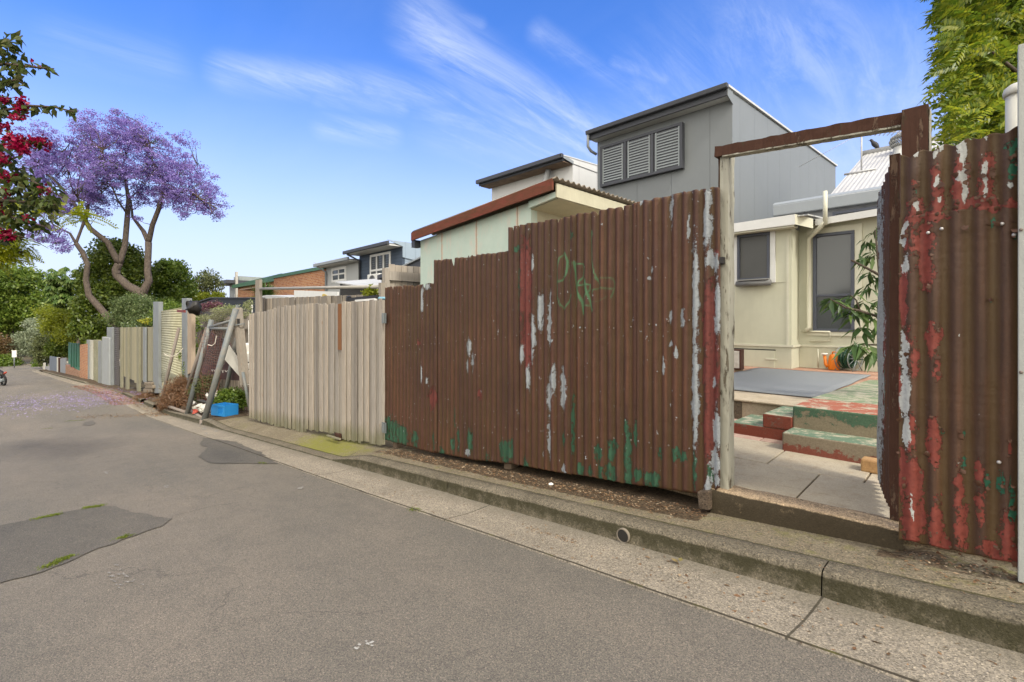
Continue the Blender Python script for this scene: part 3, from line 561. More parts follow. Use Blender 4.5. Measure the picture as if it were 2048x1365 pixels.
def worn(name, a, b, c, k1=.5, k2=.62, zg=(None, 0)):
    m = NT(name, .75, .3); n = m.noise(7, 9, .78); n2 = m.noise(11, 8, .75, v=m.map(loc=(4, 3, 2))); z = m.sep()[2]
    if zg[0] is not None: n = m.math('ADD', n, m.math('MULTIPLY', m.math('SUBTRACT', z, zg[0]), zg[1]))
    col = m.mix(m.step(n, k1-.02, k1+.02), a, b); col = m.mix(m.step(n2, k2-.02, k2+.02), col, c)
    col = m.mix(1, col, m.ramp(m.noise(90, 4, .7), [(.3, (.75, .75, .75)), (.7, (1.18, 1.18, 1.18))]), 'MULTIPLY'); m.col(col); m.bump(m.math('ADD', m.step(n, k1-.02, k1+.02), m.noise(60, 4)), .003, .7); return m
# steps: taupe paint over green over red
def stepmat(name, top, riser1, riser2, k, zc=None, zk=0):
    m = worn(name, riser1, riser2, (.06, .13, .075), k, .70, (zc, zk)); g = m.n.new('ShaderNodeNewGeometry'); nz = m.sep(g.outputs['Normal'])[2]
    base = m.b.inputs['Base Color'].links[0].from_socket
    t = m.mix(m.step(m.noise(8, 9, .78, v=m.map(loc=(7, 1, 1))), .5, .56), top, (.36, .33, .24)); m.col(m.mix(m.step(nz, .4, .6), base, t)); return m.m
steps = thing('garden_steps', 'worn green and red painted concrete steps inside the gateway', 'steps', (-.9, 4.6, pz(4.4)))
M_st1 = stepmat('worn_step_paint', (.11, .165, .105), (.22, .18, .125), (.20, .062, .04), .50, EYE-1.03, -2.2)
M_st2 = stepmat('worn_upper_step_paint', (.30, .095, .055), (.22, .18, .12), (.065, .12, .072), .52, EYE-.82, 1.4)
M_st3 = stepmat('red_side_step_paint', (.12, .175, .11), (.19, .05, .03), (.16, .10, .07), .60)
s1 = atY(1564, 868, 4.37)
MB().box(s1.x, 4.37, .1, .4, 4.66, EYE-.915).build('lower_step', M_st1, steps, bevel=.012)
MB().box(s1.x-.0, 4.66, .1, .4, 5.24, EYE-.73).build('landing', M_st2, steps, bevel=.012)
MB().box(-1.79, 4.655, .1, s1.x-.001, 5.21, EYE-.95).build('side_step', M_st3, steps, bevel=.01)
MB().box(-1.50, 4.652, EYE-.952, s1.x-.002, 5.205, EYE-.83).build('side_step', M_st3, steps, bevel=.01)
# green-worn ramp of concrete from the landing to the terrace
m = worn('worn_green_concrete', (.36, .34, .25), (.18, .23, .135), (.34, .20, .13), .5, .68)
tag(MB().hexa([(s1.x, 5.243, .3), (.4, 5.243, .3), (.4, 8.2, .3), (s1.x, 8.2, .3), (s1.x, 5.243, EYE-.732), (.4, 5.243, EYE-.732), (.4, 8.2, UZ+.015), (s1.x, 8.2, UZ+.012)]).build('sloping_path', m.m), kind='structure')
# mat
m = NT('grey_outdoor_mat', .95); m.col(m.mix(m.noise(60, 5, .8), (.13, .142, .152), (.26, .275, .285))); m.bump(m.noise(160, 3), .004)
mt = atZ(1459, 781, UZ), atZ(1622, 796, UZ), atZ(1745, 751, UZ), atZ(1530, 738, UZ)
xs_ = np.linspace(-2.95, -1.36, 14); ys_ = np.linspace(5.88, 8.95, 20)
o = grid('outdoor_mat', xs_, ys_, lambda x, y: (x+.02*mnoise.noise(Vector((x, y*2, 0)))+.0, y, UZ+.012+.004*mnoise.noise(Vector((x*2, y*2, 3)))), m.m)
mo_ = o.modifiers.new('s', 'SOLIDIFY'); mo_.thickness = .008; tag(o, 'large flat grey outdoor mat on the upper terrace', 'mat')
# yellow-brown brick by the gate leaf
m = slabmat('sandstone_block', (.42, .27, .12), (.34, .2, .09), (.2, .11, .05), .5, False)
a = atZ(1722, 941, pz(4.2)); 
o = MB().box(a.x, a.y-.02, pz(4.2)-.005, a.x+.21, a.y+.09, pz(4.2)+.088).build('block', m, bevel=.012); tag(o, 'rounded tan sandstone block at the foot of the green steps', 'block')
# watering can
m = NT('orange_plastic', .38, .5); m.col(m.mix(m.noise(9, 3), (.72, .20, .012), (.62, .16, .01))); M_or = m.m
c = atZ(1662, 740, UZ); k = 1.0
wc = thing('watering_can', 'bright orange plastic watering can with white rose on terrace', 'watering can', c)
b = MB(); 
def superell(c, prof, seg=20, ex=1.5, ey=.75):
    V = []; F = []
    for rx, z in prof:
        for k in range(seg):
            a = 2*math.pi*k/seg; V.append((c.x+rx*ex*math.cos(a), c.y+rx*ey*math.sin(a), c.z+z))
    for i in range(len(prof)-1):
        for k in range(seg): F.append((i*seg+k, i*seg+(k+1) % seg, i*seg+seg+(k+1) % seg, i*seg+seg+k))
    F += [tuple(range(seg-1, -1, -1)), tuple(range((len(prof)-1)*seg, len(prof)*seg))]; return V, F
b.v, b.f = superell(c+Vector((.04, 0, 0)), [(.05, 0), (.056, .01), (.056, .1), (.052, .18), (.045, .235), (.03, .262), (.012, .27)]); b.build('can_body', M_or, wc, True)
MB().tube([c+Vector((-.04, 0, .05)), c+Vector((-.075, 0, .09)), c+Vector((-.095, 0, .24))], [.035, .028, .022], 12).build('spout', M_or, wc, True)
m = NT('white_plastic', .4, .5); m.col((.72, .70, .64)); M_wh = m.m
MB().lathe(c+Vector((-.095, 0, .24)), [(.022, 0), (.05, .018), (.052, .03), (.045, .036), (.01, .038)], 16).build('rose', M_wh, wc, True)
MB().tube([c+Vector((.02, 0, .262)), c+Vector((.02, 0, .30)), c+Vector((.07, 0, .305)), c+Vector((.105, 0, .26)), c+Vector((.115, 0, .12)), c+Vector((.1, 0, .08))], .011, 10).build('handle', M_or, wc, True)
# hose reel
c = atZ(1697, 742, UZ)+Vector((0, 0, .0)); hr = thing('hose_reel', 'round hose reel wound with dark green garden hose by the wall', 'hose reel', c)
ax = Vector((.92, -.38, 0)).normalized(); cc = c+Vector((0, 0, .20)); u = Vector((0, 0, 1)); w = ax.cross(u)
m = NT('green_hose', .5); m.col((.015, .055, .03)); M_hose = m.m
pts = []
for i in range(260):
    a = i*.30; q = i/260; lay = (i//65); pts.append(cc+ax*(-.08+.16*abs(((q*4) % 2)-1))+(u*math.cos(a)+w*math.sin(a))*(.10+.018*lay))
MB().tube(pts, .0095, 6).build('hose', M_hose, hr, True)
m = NT('grey_reel_metal', .45); m.col((.20, .22, .22)); m.b.inputs['Metallic'].default_value = .5; M_reel = m.m
for sgn in (-1, 1):
    b = MB(); o_ = cc+ax*.105*sgn
    ring = [o_+(u*math.cos(a)+w*math.sin(a))*.185 for a in np.linspace(0, 2*math.pi, 33)]; b.tube(ring, .008, 6, False)
    for a in np.linspace(0, 2*math.pi, 7)[:-1]: b.tube([o_, o_+(u*math.cos(a)+w*math.sin(a))*.185], .005, 5)
    b.build('wheel', M_reel, hr, True)
b = MB(); b.tube([cc-ax*.13, cc+ax*.13], .012, 8)
for sgn in (-1, 1): b.tube([cc+ax*.13*sgn, cc+ax*.14*sgn-u*.195+w*.12], .009, 6).tube([cc+ax*.13*sgn, cc+ax*.14*sgn-u*.195-w*.12], .009, 6)
b.build('stand', M_reel, hr, True)
MB().tube([cc+ax*.105, cc+ax*.3+u*.0, cc+ax*.7-u*.01, cc+ax*1.1+u*.01], .008, 6).build('hose_end', M_hose, hr, True)
# small brown cupboard with white door, against the annexe
c = atZ(1473, 741, UZ+.02); cb = thing('small_cabinet', 'small dark brown cabinet with flaking white door beside annexe', 'cabinet', c)
m = paint('brown_veneer', (.075, .03, .022), .5, .3, 4); MB().box(c.x-.26, c.y, UZ+.03, c.x+.07, c.y+.14, UZ+.36).build('case', m, cb, bevel=.006)
MB().box(c.x-.065, c.y-.015, UZ+.055, c.x+.045, c.y, UZ+.335).build('door', paint('flaky_white', (.62, .60, .56), .6, .35, 8, (.12, .08, .05)), cb, bevel=.003)
m2 = paint('sandstone_foot', (.22, .17, .11), .9, .5, 5)
for dx in (-.24, -.04): MB().box(c.x+dx, c.y+.02, UZ-.004, c.x+dx+.1, c.y+.12, UZ+.03).build('foot', m2, cb, bevel=.006)
# ------------------------------------------------------------------ buildings
def panelwall(name, c, w=1.2, dirt=.2, lc=None, sc=1.2, vert=True, x0=0.0):
    m = NT(name, .6, .3); s = m.sep(); n = m.noise(sc, 5, .65); n2 = m.noise(9, 4, .6, v=m.map((1, 1, .15)))
    cc = m.mix(m.math('MULTIPLY', m.step(n, .4, .75), dirt), c, tuple(x*.7 for x in c)); cc = m.mix(m.math('MULTIPLY', m.step(n2, .5, .8), dirt), cc, tuple(x*.8 for x in c))
    if w:
        q = m.math('ABSOLUTE', m.math('SUBTRACT', m.math('FRACT', m.math('MULTIPLY', m.math('ADD', m.math('ADD', s[0], s[1]), x0), 1/w)), .5)); j = m.step(q, .5-.006/w, .5-.003/w)
        cc = m.mix(m.math('MULTIPLY', j, .6), cc, lc or tuple(x*.35 for x in c)); m.bump(m.math('MULTIPLY', j, -1), .01)
    m.col(cc); return m.m
def glass(name, c=(.05, .06, .065), rough=.08):
    m = NT(name, rough, .5); m.col(c); return m.m
M_gl = glass('dark_window_glass', (.07, .078, .082), .1)
M_dk = paint('dark_grey_trim', (.055, .058, .066), .5, .15, 3)
M_wt = paint('white_trim', (.66, .66, .63), .55, .15, 3)
# --- annexe / cottage
house = thing('cottage', 'cream rear annexe of a cottage with white corrugated roof', 'house', (-2.5, 9.5, UZ))
M_cr = panelwall('cream_fibro_sheet', (.505, .50, .385), 0, .4, sc=1.6); M_crt = paint('cream_trim', (.58, .57, .46), .6, .25, 3, (.34, .31, .2))
AX0, AX1, AY, WY = -5.6, atY(1583, 690, 9.25).x, 9.25, 9.7
zr = atY(1600, 452, 9.2).z; zb_ = atY(1550, 692, 9.22).z
MB().box(AX0, AY, UZ, AX1, WY+2.5, zr).build('annexe_wall', M_cr, house)
MB().box(AX1+.001, WY, UZ, 2.6, WY+2.5, atY(1700, 470, WY).z+.25).build('rear_wall', M_cr, house)
mb = MB().box(AX0, AY-.02, zb_-.018, AX1+.02, AY-.001, zb_+.018); mb.build('base_rail', M_crt, house)
MB().box(AX1+.02, AY-.02, zb_-.018, AX1+.021+.01, WY, zb_+.018).build('base_rail', M_crt, house)
MB().box(AX1+.035, WY-.022, zb_-.018, 2.6, WY-.001, zb_+.018).build('base_rail', M_crt, house)
for x in (AX1-.055, -3.93): MB().box(x-.02, AY-.012, zb_+.019, x+.02, AY-.001, zr-.1).build('cover_strip', M_crt, house)
MB().box(AX0, AY-.010, atY(1500, 567, AY).z-.012, AX1-.08, AY-.002, atY(1500, 567, AY).z).build('cover_strip', M_cr, house)
# roof edge of annexe (white folded metal) and corrugated end
M_wr = NT('white_corrugated_roof', .45, .4); s = M_wr.sep(); n = M_wr.noise(.8, 5, .6, v=M_wr.map((1, .3, 1))); M_wr.col(M_wr.mix(M_wr.step(n, .3, .75), (.50, .50, .48), (.42, .42, .40)))
w_ = M_wr.math('SINE', M_wr.math('MULTIPLY', s[0], 2*math.pi/.14)); M_wr.bump(w_, .03, 1); M_wroof = M_wr.m
e0 = atY(1455, 437, 9.0); e1 = atY(1630, 430, 9.0)
MB().slab([(AX0, 9.0, zr+.0), (AX1+.12, 9.0, zr+.0), (AX1+.12, 9.0, zr+.17), (AX0, 9.0, zr+.13)], (0, .03, 0)).build('fascia', M_wt, house)
MB().hexa([(AX0, 9.03, zr+.09), (AX1+.3, 9.03, zr+.13), (AX1+.3, 12.2, zr+.42), (AX0, 12.2, zr+.36), (AX0, 9.03, zr+.11), (AX1+.3, 9.03, zr+.15), (AX1+.3, 12.2, zr+.45), (AX0, 12.2, zr+.39)]).build('annexe_roof', M_wroof, house)
MB().slab([(AX1+.12, 9.0, zr+.17), (AX1+.12, 9.0, zr), (AX1+.32, 9.25, zr-.06), (AX1+.32, 9.25, zr+.1)], (0, .02, .0)).build('fascia', M_crt, house)
MB().box(AX0, 9.03, zr-.03, AX1+.1, AY, zr-.002).build('soffit', M_crt, house)
MB().slab([(AX1+.3, 9.48, zr+.02), (2.6, 9.48, zr+.22), (2.6, 9.48, zr+.34), (AX1+.3, 9.48, zr+.13)], (0, .03, 0)).build('fascia', M_wt, house)
MB().hexa([(AX1+.1, 9.51, zr+.07), (2.6, 9.51, zr+.28), (2.6, 12.2, zr+.5), (AX1+.1, 12.2, zr+.3), (AX1+.1, 9.51, zr+.1), (2.6, 9.51, zr+.31), (2.6, 12.2, zr+.53), (AX1+.1, 12.2, zr+.33)]).build('lean_to_roof', M_wroof, house)
# windows
def window(parent, x0, x1, z0, z1, Y, fr, bw, mat, pane, cols=1, sash=None, trim=None, tw=.08, proud=.05, louv=None, lm=None):
    if trim:
        b = MB().box(x0-tw, Y-.03, z1, x1+tw, Y-.001, z1+tw).box(x0-tw, Y-.03, z0-tw*.7, x0, Y-.001, z1-.001).box(x1, Y-.03, z0-tw*.7, x1+tw, Y-.001, z1-.001).box(x0, Y-.032, z0-tw*.7, x1, Y-.001, z0); b.build('window_surround', trim, parent)
    w = MB().box(x0, Y-proud, z0, x1, Y-.002, z0+bw).box(x0, Y-proud, z1-bw, x1, Y-.002, z1).box(x0, Y-proud, z0+bw, x0+bw, Y-.002, z1-bw).box(x1-bw, Y-proud, z0+bw, x1, Y-.002, z1-bw)
    for i in range(1, cols):
        xm = x0+(x1-x0)*i/cols; w.box(xm-bw*.4, Y-proud+.003, z0+bw, xm+bw*.4, Y-.003, z1-bw)
    if sash: w.box(x0+bw, Y-proud+.004, sash-bw*.4, x1-bw, Y-.004, sash+bw*.4)
    f = w.build('window', mat, parent, bevel=.003)
    MB().box(x0+bw*.9, Y-.012, z0+bw*.9, x1-bw*.9, Y-.006, z1-bw*.9).build('pane', pane, f)
    if louv:
        step, lw = louv; b = MB(); z = z0+bw*1.6
        for i in range(cols):
            xa = x0+(x1-x0)*i/cols+bw*.9+.02; xb = x0+(x1-x0)*(i+1)/cols-bw*.9-.02; z = z0+bw+.06
            b.box(xa, Y-.03, z0+bw, xa+.04, Y-.0125, z1-bw).box(xb-.04, Y-.03, z0+bw, xb, Y-.0125, z1-bw)
            while z < z1-bw-.05: b.hexa([(xa+.041, Y-.034, z), (xb-.041, Y-.034, z), (xb-.041, Y-.014, z+lw*.55), (xa+.041, Y-.014, z+lw*.55), (xa+.041, Y-.036, z+.008), (xb-.041, Y-.036, z+.008), (xb-.041, Y-.014, z+lw*.55+.008), (xa+.041, Y-.014, z+lw*.55+.008)]); z += step
        b.build('louvres', lm, f)
    return f
M_sc = NT('fly_screen', .5, .4); M_sc.col(M_sc.mix(M_sc.noise(2, 3), (.065, .066, .064), (.09, .092, .088))); M_scr = M_sc.m
M_bl = paint('blue_grey_window_frame', (.07, .078, .10), .45, .12, 3)
window(house, Xp(1476, AY), Xp(1541, AY), atY(1510, 561, AY).z, atY(1510, 468, AY).z, AY, 0, .045, M_bl, M_scr, trim=M_wt, tw=.085)
xa, xb = Xp(1473, AY-.1), Xp(1542, AY-.1); zc = atY(1510, 567, AY-.1).z
MB().tube([(xa, AY-.11, zc), (xb, AY-.11, zc)], .048, 14).build('blind_roll', paint('grey_canvas', (.17, .17, .165), .7, .3, 5), house, True)
MB().box(xa+.03, AY-.16, zc+.055, xb-.03, AY-.06, zc+.075).build('blind_bracket', paint('grey_canvas2', (.25, .25, .24), .6, .3, 5), house)
window(house, Xp(1627, WY), Xp(1710, WY), atY(1668, 664, WY).z, atY(1668, 468, WY).z+.02, WY, 0, .05, M_bl, M_gl, trim=M_crt, tw=.10, sash=atY(1668, 591, WY).z)
# hatch
hz0, hz1 = atY(1500, 733, AY).z, atY(1500, 700, AY).z
MB().box(Xp(1466, AY), AY-.016, hz0, Xp(1549, AY), AY-.001, hz1).build('hatch', M_cr, house, bevel=.002)
MB().box(Xp(1466, AY)-.02, AY-.008, hz1+.002, Xp(1549, AY)+.02, AY-.001, hz1+.02).build('hatch_shadow_gap', M_dark, house)
MB().box(Xp(1466, AY)-.02, AY-.008, hz0-.03, Xp(1549, AY)+.02, AY-.001, hz0-.002).build('hatch_gap', M_dark, house)
MB().box(Xp(1532, AY), AY-.03, (hz0+hz1)/2-.01, Xp(1551, AY)+.03, AY-.017, (hz0+hz1)/2+.012).build('hatch_bolt', M_crt, house)
# downpipe and vent on the recess
dx = AX1+.18
MB().tube([(dx+.28, 9.42, zr+.05), (dx+.1, 9.52, zr-.1), (dx, 9.6, zr-.18), (dx, 9.6, atY(1610, 655, 9.6).z), (dx-.05, 9.58, atY(1610, 655, 9.6).z-.06)], .037, 10).build('downpipe', M_crt, house, True)
MB().tube([(dx+.28, 9.42, zr+.0), (dx+.28, 9.42, atY(1636, 385, 9.42).z)], .034, 10).build('vent_pipe', M_crt, house, True)
z = atY(1660, 712, WY).z
for a, b in (((dx, WY-.03, UZ+.02), (dx+.15, WY-.03, zb_)), ):
    MB().tube([(dx+.12, WY-.03, UZ+.02), (dx+.12, WY-.03, zb_-.05)], .012, 6).build('water_pipe', M_crt, house, True)
MB().tube([(dx-.12, WY-.05, zb_+.25), (dx+.3, WY-.05, zb_+.25), (dx+.3, WY-.05, zb_+.1), (dx+.0, WY-.05, zb_+.08)], .016, 8).build('water_pipe', M_crt, house, True)
# mid grey low roof behind
M_gf = paint('grey_fascia', (.25, .27, .28), .5, .1, 2)
ga = atY(1545, 412, 12.3); gb_ = atY(1760, 405, 12.3)
MB().slab([(ga.x, 12.3, ga.z-.25), (3.5, 12.3, ga.z-.25), (3.5, 12.3, ga.z+.0), (ga.x, 12.3, ga.z+.0)], (0, .1, 0)).build('gutter', M_gf, house, bevel=.02)
MB().slab([(ga.x, 12.31, ga.z+.004), (3.5, 12.31, ga.z+.004), (3.5, 12.45, ga.z+.08), (ga.x, 12.45, ga.z+.08)], (0, 0, .01)).build('gutter_flashing', M_gf, house)
MB().box(ga.x+.1, 12.45, 1.5, 3.5, 15, ga.z-.1).build('rear_room', paint('grey_wall', (.2, .205, .21), .6, .15, 2), house)
window(house, Xp(1665, 12.4), Xp(1760, 12.4), ga.z-.9, ga.z-.32, 12.44, 0, .06, M_bl, M_gl, cols=2)
# gabled white roof: real corrugations
RY0, RY1 = 13.0, 18.2
ez = atY(1700, 404, RY0).z; rz = atY(1790, 297, RY1).z; X0 = Xp(1641, RY0); X1 = 9.0
xs_ = np.arange(X0, X1, .017); sl = []
V = []
for x in xs_:
    for t in (0, 1): V.append((x, RY0+(RY1-RY0)*t, ez+(rz-ez)*t+.009*math.cos(2*math.pi*x/.102)))
n = len(xs_); i = np.arange(n-1)*2
M_wr2 = NT('weathered_white_roof_iron', .5, .3); n_ = M_wr2.noise(1.2, 6, .65, v=M_wr2.map((3, .4, .4))); M_wr2.col(M_wr2.mix(M_wr2.step(n_, .3, .75), (.43, .425, .41), (.34, .335, .325)))
o = npmesh('roof', V, np.stack([i, i+2, i+3, i+1], 1), M_wr2.m, house, True)
MB().tube([(X0-.05, RY1, rz+.03), (X1, RY1, rz+.03)], .09, 8).build('ridge_cap', M_wr2.m, house, True)
MB().hexa([(X0, RY1, rz), (X1, RY1, rz), (X1, RY1+5.2, ez), (X0, RY1+5.2, ez), (X0, RY1, rz+.02), (X1, RY1, rz+.02), (X1, RY1+5.2, ez+.02), (X0, RY1+5.2, ez+.02)]).build('roof', M_wroof, house)
MB().slab([(X0+.02, RY0+.1, 1), (X0+.02, RY0+.1, ez-.03), (X0+.02, RY1, rz-.05), (X0+.02, RY1+5, ez-.03), (X0+.02, RY1+5, 1)], (.1, 0, 0)).build('gable_wall', paint('cottage_wall', (.5, .5, .46), .6), house)
# whirlybird
wp = atY(1803, 305, RY1-.7); wb = MB(); 
MB().lathe((wp.x, wp.y, wp.z-.35), [(.34, -.1), (.2, .15), (.19, .5)], 20).build('roof_vent_base', paint('vent_white', (.5, .5, .48)), house, True)
V = []; b = MB(); 
for k in range(22):
    a = 2*math.pi*k/22
    pts = [Vector((wp.x+math.cos(a+q*.5)*r, wp.y+math.sin(a+q*.5)*r, wp.z+.15+z)) for q, (r, z) in enumerate(((.18, 0), (.25, .08), (.27, .18), (.23, .3), (.1, .38)))]
    for p, q in zip(pts, pts[1:]): b.beam(p, q, .045, .006)
b.lathe((wp.x, wp.y, wp.z+.5), [(.12, 0), (.1, .04), (.001, .06)], 16)
m = NT('spun_aluminium', .4, .5); m.col((.34, .34, .33)); m.b.inputs['Metallic'].default_value = .5; b.build('whirlybird_vent', m.m, house, True)
# antenna
ab = atY(1723, 330, RY1-2.2); at_ = atY(1723, 266, RY1-2.2)
M_al = NT('antenna_aluminium', .4, .5); M_al.col((.38, .38, .38)); M_al = M_al.m
roofz = lambda y: ez+(rz-ez)*(y-RY0)/(RY1-RY0)
b = MB().tube([(ab.x, ab.y, roofz(ab.y)), (at_.x, at_.y, at_.z+.03)], .022, 6); d = Vector((.8, .55, -.05)).normalized(); h = Vector((at_.x, at_.y, at_.z)); b.tube([h-d*.15, h+d*1.1], .012, 5)
for k in range(9):
    q = h+d*(.3+k*.1); sd = d.cross(Vector((0, 0, 1))).normalized(); b.tube([q-sd*.16-Vector((0, 0, .03)), q+sd*.16+Vector((0, 0, .03))], .010, 4)
q = h-d*.05; sd = Vector((.95, -.3, .35)); b.tube([h-Vector((1.5, .1, .62)), h], .008, 4)
b.tube([(ab.x-.35, ab.y-.25, roofz(ab.y-.25)+.03), (ab.x+.35, ab.y-.25, roofz(ab.y-.25)+.03)], .03, 5)
b.build('antenna', M_al, house, True)
# bird on the ridge
M_bird = NT('black_feathers', .6, .4); M_bird.col(M_bird.mix(M_bird.noise(20, 3), (.012, .012, .015), (.03, .03, .035)))
bp = atY(1749, 296, RY1); bc = Vector((bp.x, RY1, rz+.1)); bd = thing('bird', 'small black bird perched on the ridge of the white roof', 'bird', bc)
ax = Vector((.42, .0, -.9)).normalized(); b = MB(); b.tube([bc+.62*Vector((-.17, 0, .52)), bc+.62*Vector((-.15, 0, .50)), bc+.62*Vector((-.12, 0, .46)), bc+.62*Vector((-.08, 0, .38)), bc+.62*Vector((-.02, 0, .28)), bc+.62*Vector((.05, 0, .18)), bc+.62*Vector((.11, 0, .08)), bc+.62*Vector((.16, 0, .0)), bc+.62*Vector((.2, 0, -.06))], [.006, .034, .04, .043, .072, .075, .056, .03, .018], 12)
b.tube([bc+.62*Vector((-.15, 0, .50)), bc+.62*Vector((-.25, 0, .48))], [.014, .003], 6); b.build('bird_body', M_bird.m, bd, True)
b = MB()
for s_ in (-.04, .04): b.tube([bc+Vector((.0, s_, .2)), bc+Vector((.02, s_, .06))], .012, 5)
b.build('leg', M_bird.m, bd)
# --- grey two storey extension
GY = 14.0; gh = thing('grey_house', 'grey two storey house with shuttered triple window above the fence', 'house', (-7.6, 14, -.5))
gx0, gx1 = -9.92, -5.31; gzs = EYE+6.33; gzt = EYE+6.53; gzr = EYE+7.2
M_g1 = panelwall('grey_cladding', (.175, .188, .190), 1.2, .15, x0=.35); M_g2 = M_g1
MB().slab([(gx1, GY, -.8), (gx1, GY+12.2, -.8), (gx1, GY+12.2, gzr-.06), (gx1, GY, gzt-.06)], (-.15, 0, 0)).build('side_wall', M_g1, gh)
MB().box(gx0, GY, -.8, gx1-.151, GY+.15, gzs).build('front_wall', M_g1, gh)
MB().box(gx0, GY+.151, -.8, gx0+.15, GY+12.2, gzs).build('side_wall', M_g1, gh)
MB().hexa([(gx0-.1, GY-.42, gzt-.04), (gx1+.06, GY-.42, gzt-.04), (gx1+.06, GY+12.3, gzr-.05), (gx0-.1, GY+12.3, gzr-.05), (gx0-.1, GY-.42, gzt+.02), (gx1+.06, GY-.42, gzt+.02), (gx1+.06, GY+12.3, gzr+.02), (gx0-.1, GY+12.3, gzr+.02)]).build('roof', paint('pale_roof', (.5, .5, .48)), gh)
MB().box(gx0-.06, GY-.40, gzs-.06, gx1+.001, GY-.34, gzt-.045).build('fascia', M_dk, gh)
MB().box(gx0-.05, GY-.338, gzs-.05, gx1+.0, GY-.001, gzs-.02).build('soffit', paint('pale_soffit', (.5, .5, .47)), gh)
MB().slab([(gx1+.002, GY-.38, gzt-.045), (gx1+.002, GY-.38, gzs-.07), (gx1+.002, GY, gzs-.2), (gx1+.002, GY, gzt-.045)], (.02, 0, 0)).build('fascia', M_g1, gh)
b = MB().slab([(gx0-.12, GY-.54, gzt-.10), (gx0-.12, GY-.41, gzt-.10), (gx0-.12, GY-.41, gzt+.035), (gx0-.12, GY-.56, gzt+.035)], (gx1-gx0+.18, 0, 0)); b.build('gutter', M_dk, gh, bevel=.02)
MB().tube([(gx0-.06, GY-.47, gzt-.08), (gx0-.06, GY-.47, gzt-.5), (gx0-.05, GY-.3, gzt-.62), (gx0+.0, GY-.07, gzt-.68)], .05, 8).build('downpipe', M_gf, gh, True)
M_lv = NT('white_shutter', .45, .4); M_lv.col((.24, .265, .265)); M_lv = M_lv.m
window(gh, -9.70, -6.72, EYE+4.63, EYE+6.02, GY-.12, 0, .085, M_dk, glass('shutter_window', (.03, .033, .038), .1), cols=3, louv=(.088, .07), lm=M_lv)
MB().box(-9.70, GY-.121, EYE+4.63, -6.72, GY-.001, EYE+6.02).build('window_box', M_dk, gh)
# --- white house further left
WYh = 15.0; wh = thing('white_house', 'white two storey house with dark overhanging gutter behind the mint shed', 'house', (-14, 15, -1.5))
M_ww = panelwall('white_cladding', (.58, .58, .56), 1.2, .12); wx0, wx1 = -16.54, -11.8; wzs = EYE+6.2; wzt = EYE+6.4
MB().box(wx0, WYh, -2, wx1, WYh+11, wzs).build('wall', M_ww, wh)
MB().slab([(wx1+.001, WYh-.02, wzs), (wx1+.001, WYh+11, wzs), (wx1+.001, WYh+11, wzt+.62), (wx1+.001, WYh-.62, wzt-.0)], (.03, 0, 0)).build('side_panel', M_ww, wh)
MB().hexa([(wx0-.1, WYh-.62, wzt-.04), (wx1+.05, WYh-.62, wzt-.04), (wx1+.05, WYh+11, wzt+.6), (wx0-.1, WYh+11, wzt+.6), (wx0-.1, WYh-.62, wzt), (wx1+.05, WYh-.62, wzt), (wx1+.05, WYh+11, wzt+.65), (wx0-.1, WYh+11, wzt+.65)]).build('roof', paint('roof_white', (.6, .6, .58)), wh)
MB().box(wx0-.25, WYh-.78, wzt-.14, wx1+.06, WYh-.63, wzt+.03).build('gutter', M_dk, wh, bevel=.02)
MB().box(wx0-.2, WYh-.62, wzs-.02, wx1+.0, WYh-.57, wzt-.06).build('fascia', M_dk, wh)
MB().box(wx0-.15, WYh-.56, wzs-.04, wx1-.02, WYh-.001, wzs-.005).build('eave_lining', paint('bare_timber_eave', (.25, .17, .11), .8, .6, 2, (.07, .05, .04)), wh)
MB().slab([(wx1+.002, WYh-.78, wzt-.1), (wx1+.002, WYh-.0, wzs-.02), (wx1+.002, WYh-.0, wzs+.1), (wx1+.002, WYh-.78, wzt+.02)], (.04, 0, 0)).build('fascia', M_gf, wh)
wa = Xp(1012, WYh); wb2 = Xp(1112, WYh)
window(wh, wa, wb2, EYE+4.2, EYE+5.35, WYh, 0, .06, M_dk, M_gl, cols=2)
MB().tube([(Xp(1090, 14.6), 14.6, EYE+4.3), (Xp(1090, 14.6), 14.6, EYE+5.6), (Xp(1094, 14.7), 14.8, wzs-.05)], .12, 12).build('flue', paint('flue_grey', (.34, .35, .35), .4), wh, True)
# --- mint shed
sh = thing('shed', 'mint green fibro shed with rusty red fascia over the fence', 'shed', (-5.5, 4.7, road(-5.5)))
m = NT('flaking_mint_paint', .75, .2); s = m.sep(); n = m.noise(4, 8, .75, v=m.map((1.6, 1, .35))); n2 = m.noise(2.5, 6, .7)
c = m.mix(m.step(n2, .3, .7), (.50, .58, .50), (.42, .51, .44)); c = m.mix(m.math('MULTIPLY', m.step(n, .52, .66), .6), c, (.62, .50, .42))
q = m.math('ABSOLUTE', m.math('SUBTRACT', m.math('FRACT', m.math('MULTIPLY', m.math('ADD', s[0], .31), 1/.85)), .5)); nz_ = m.noise(18, 6, .7)
c = m.mix(m.step(m.math('ADD', q, m.math('MULTIPLY', m.math('SUBTRACT', nz_, .5), .10)), .470, .480), c, (.56, .44, .34)); c = m.mix(m.step(q, .493, .497), c, (.16, .12, .08))
c = m.mix(m.step(m.noise(14, 7, .75, v=m.map(loc=(3, 0, 1))), .66, .69), c, (.42, .27, .18)); m.col(c); m.bump(m.math('ADD', n, q), .006); M_mint = m.m
SY = 4.6; sx0, sx1 = Xp(841, SY), Xp(1062, SY)
zL = EYE+1.36; zR = EYE+1.60; sxr = Xp(1104, 4.45); sxl = Xp(822, 4.45)
def sz(x): return zL+(zR-zL)*(x-sxl)/(sxr-sxl)
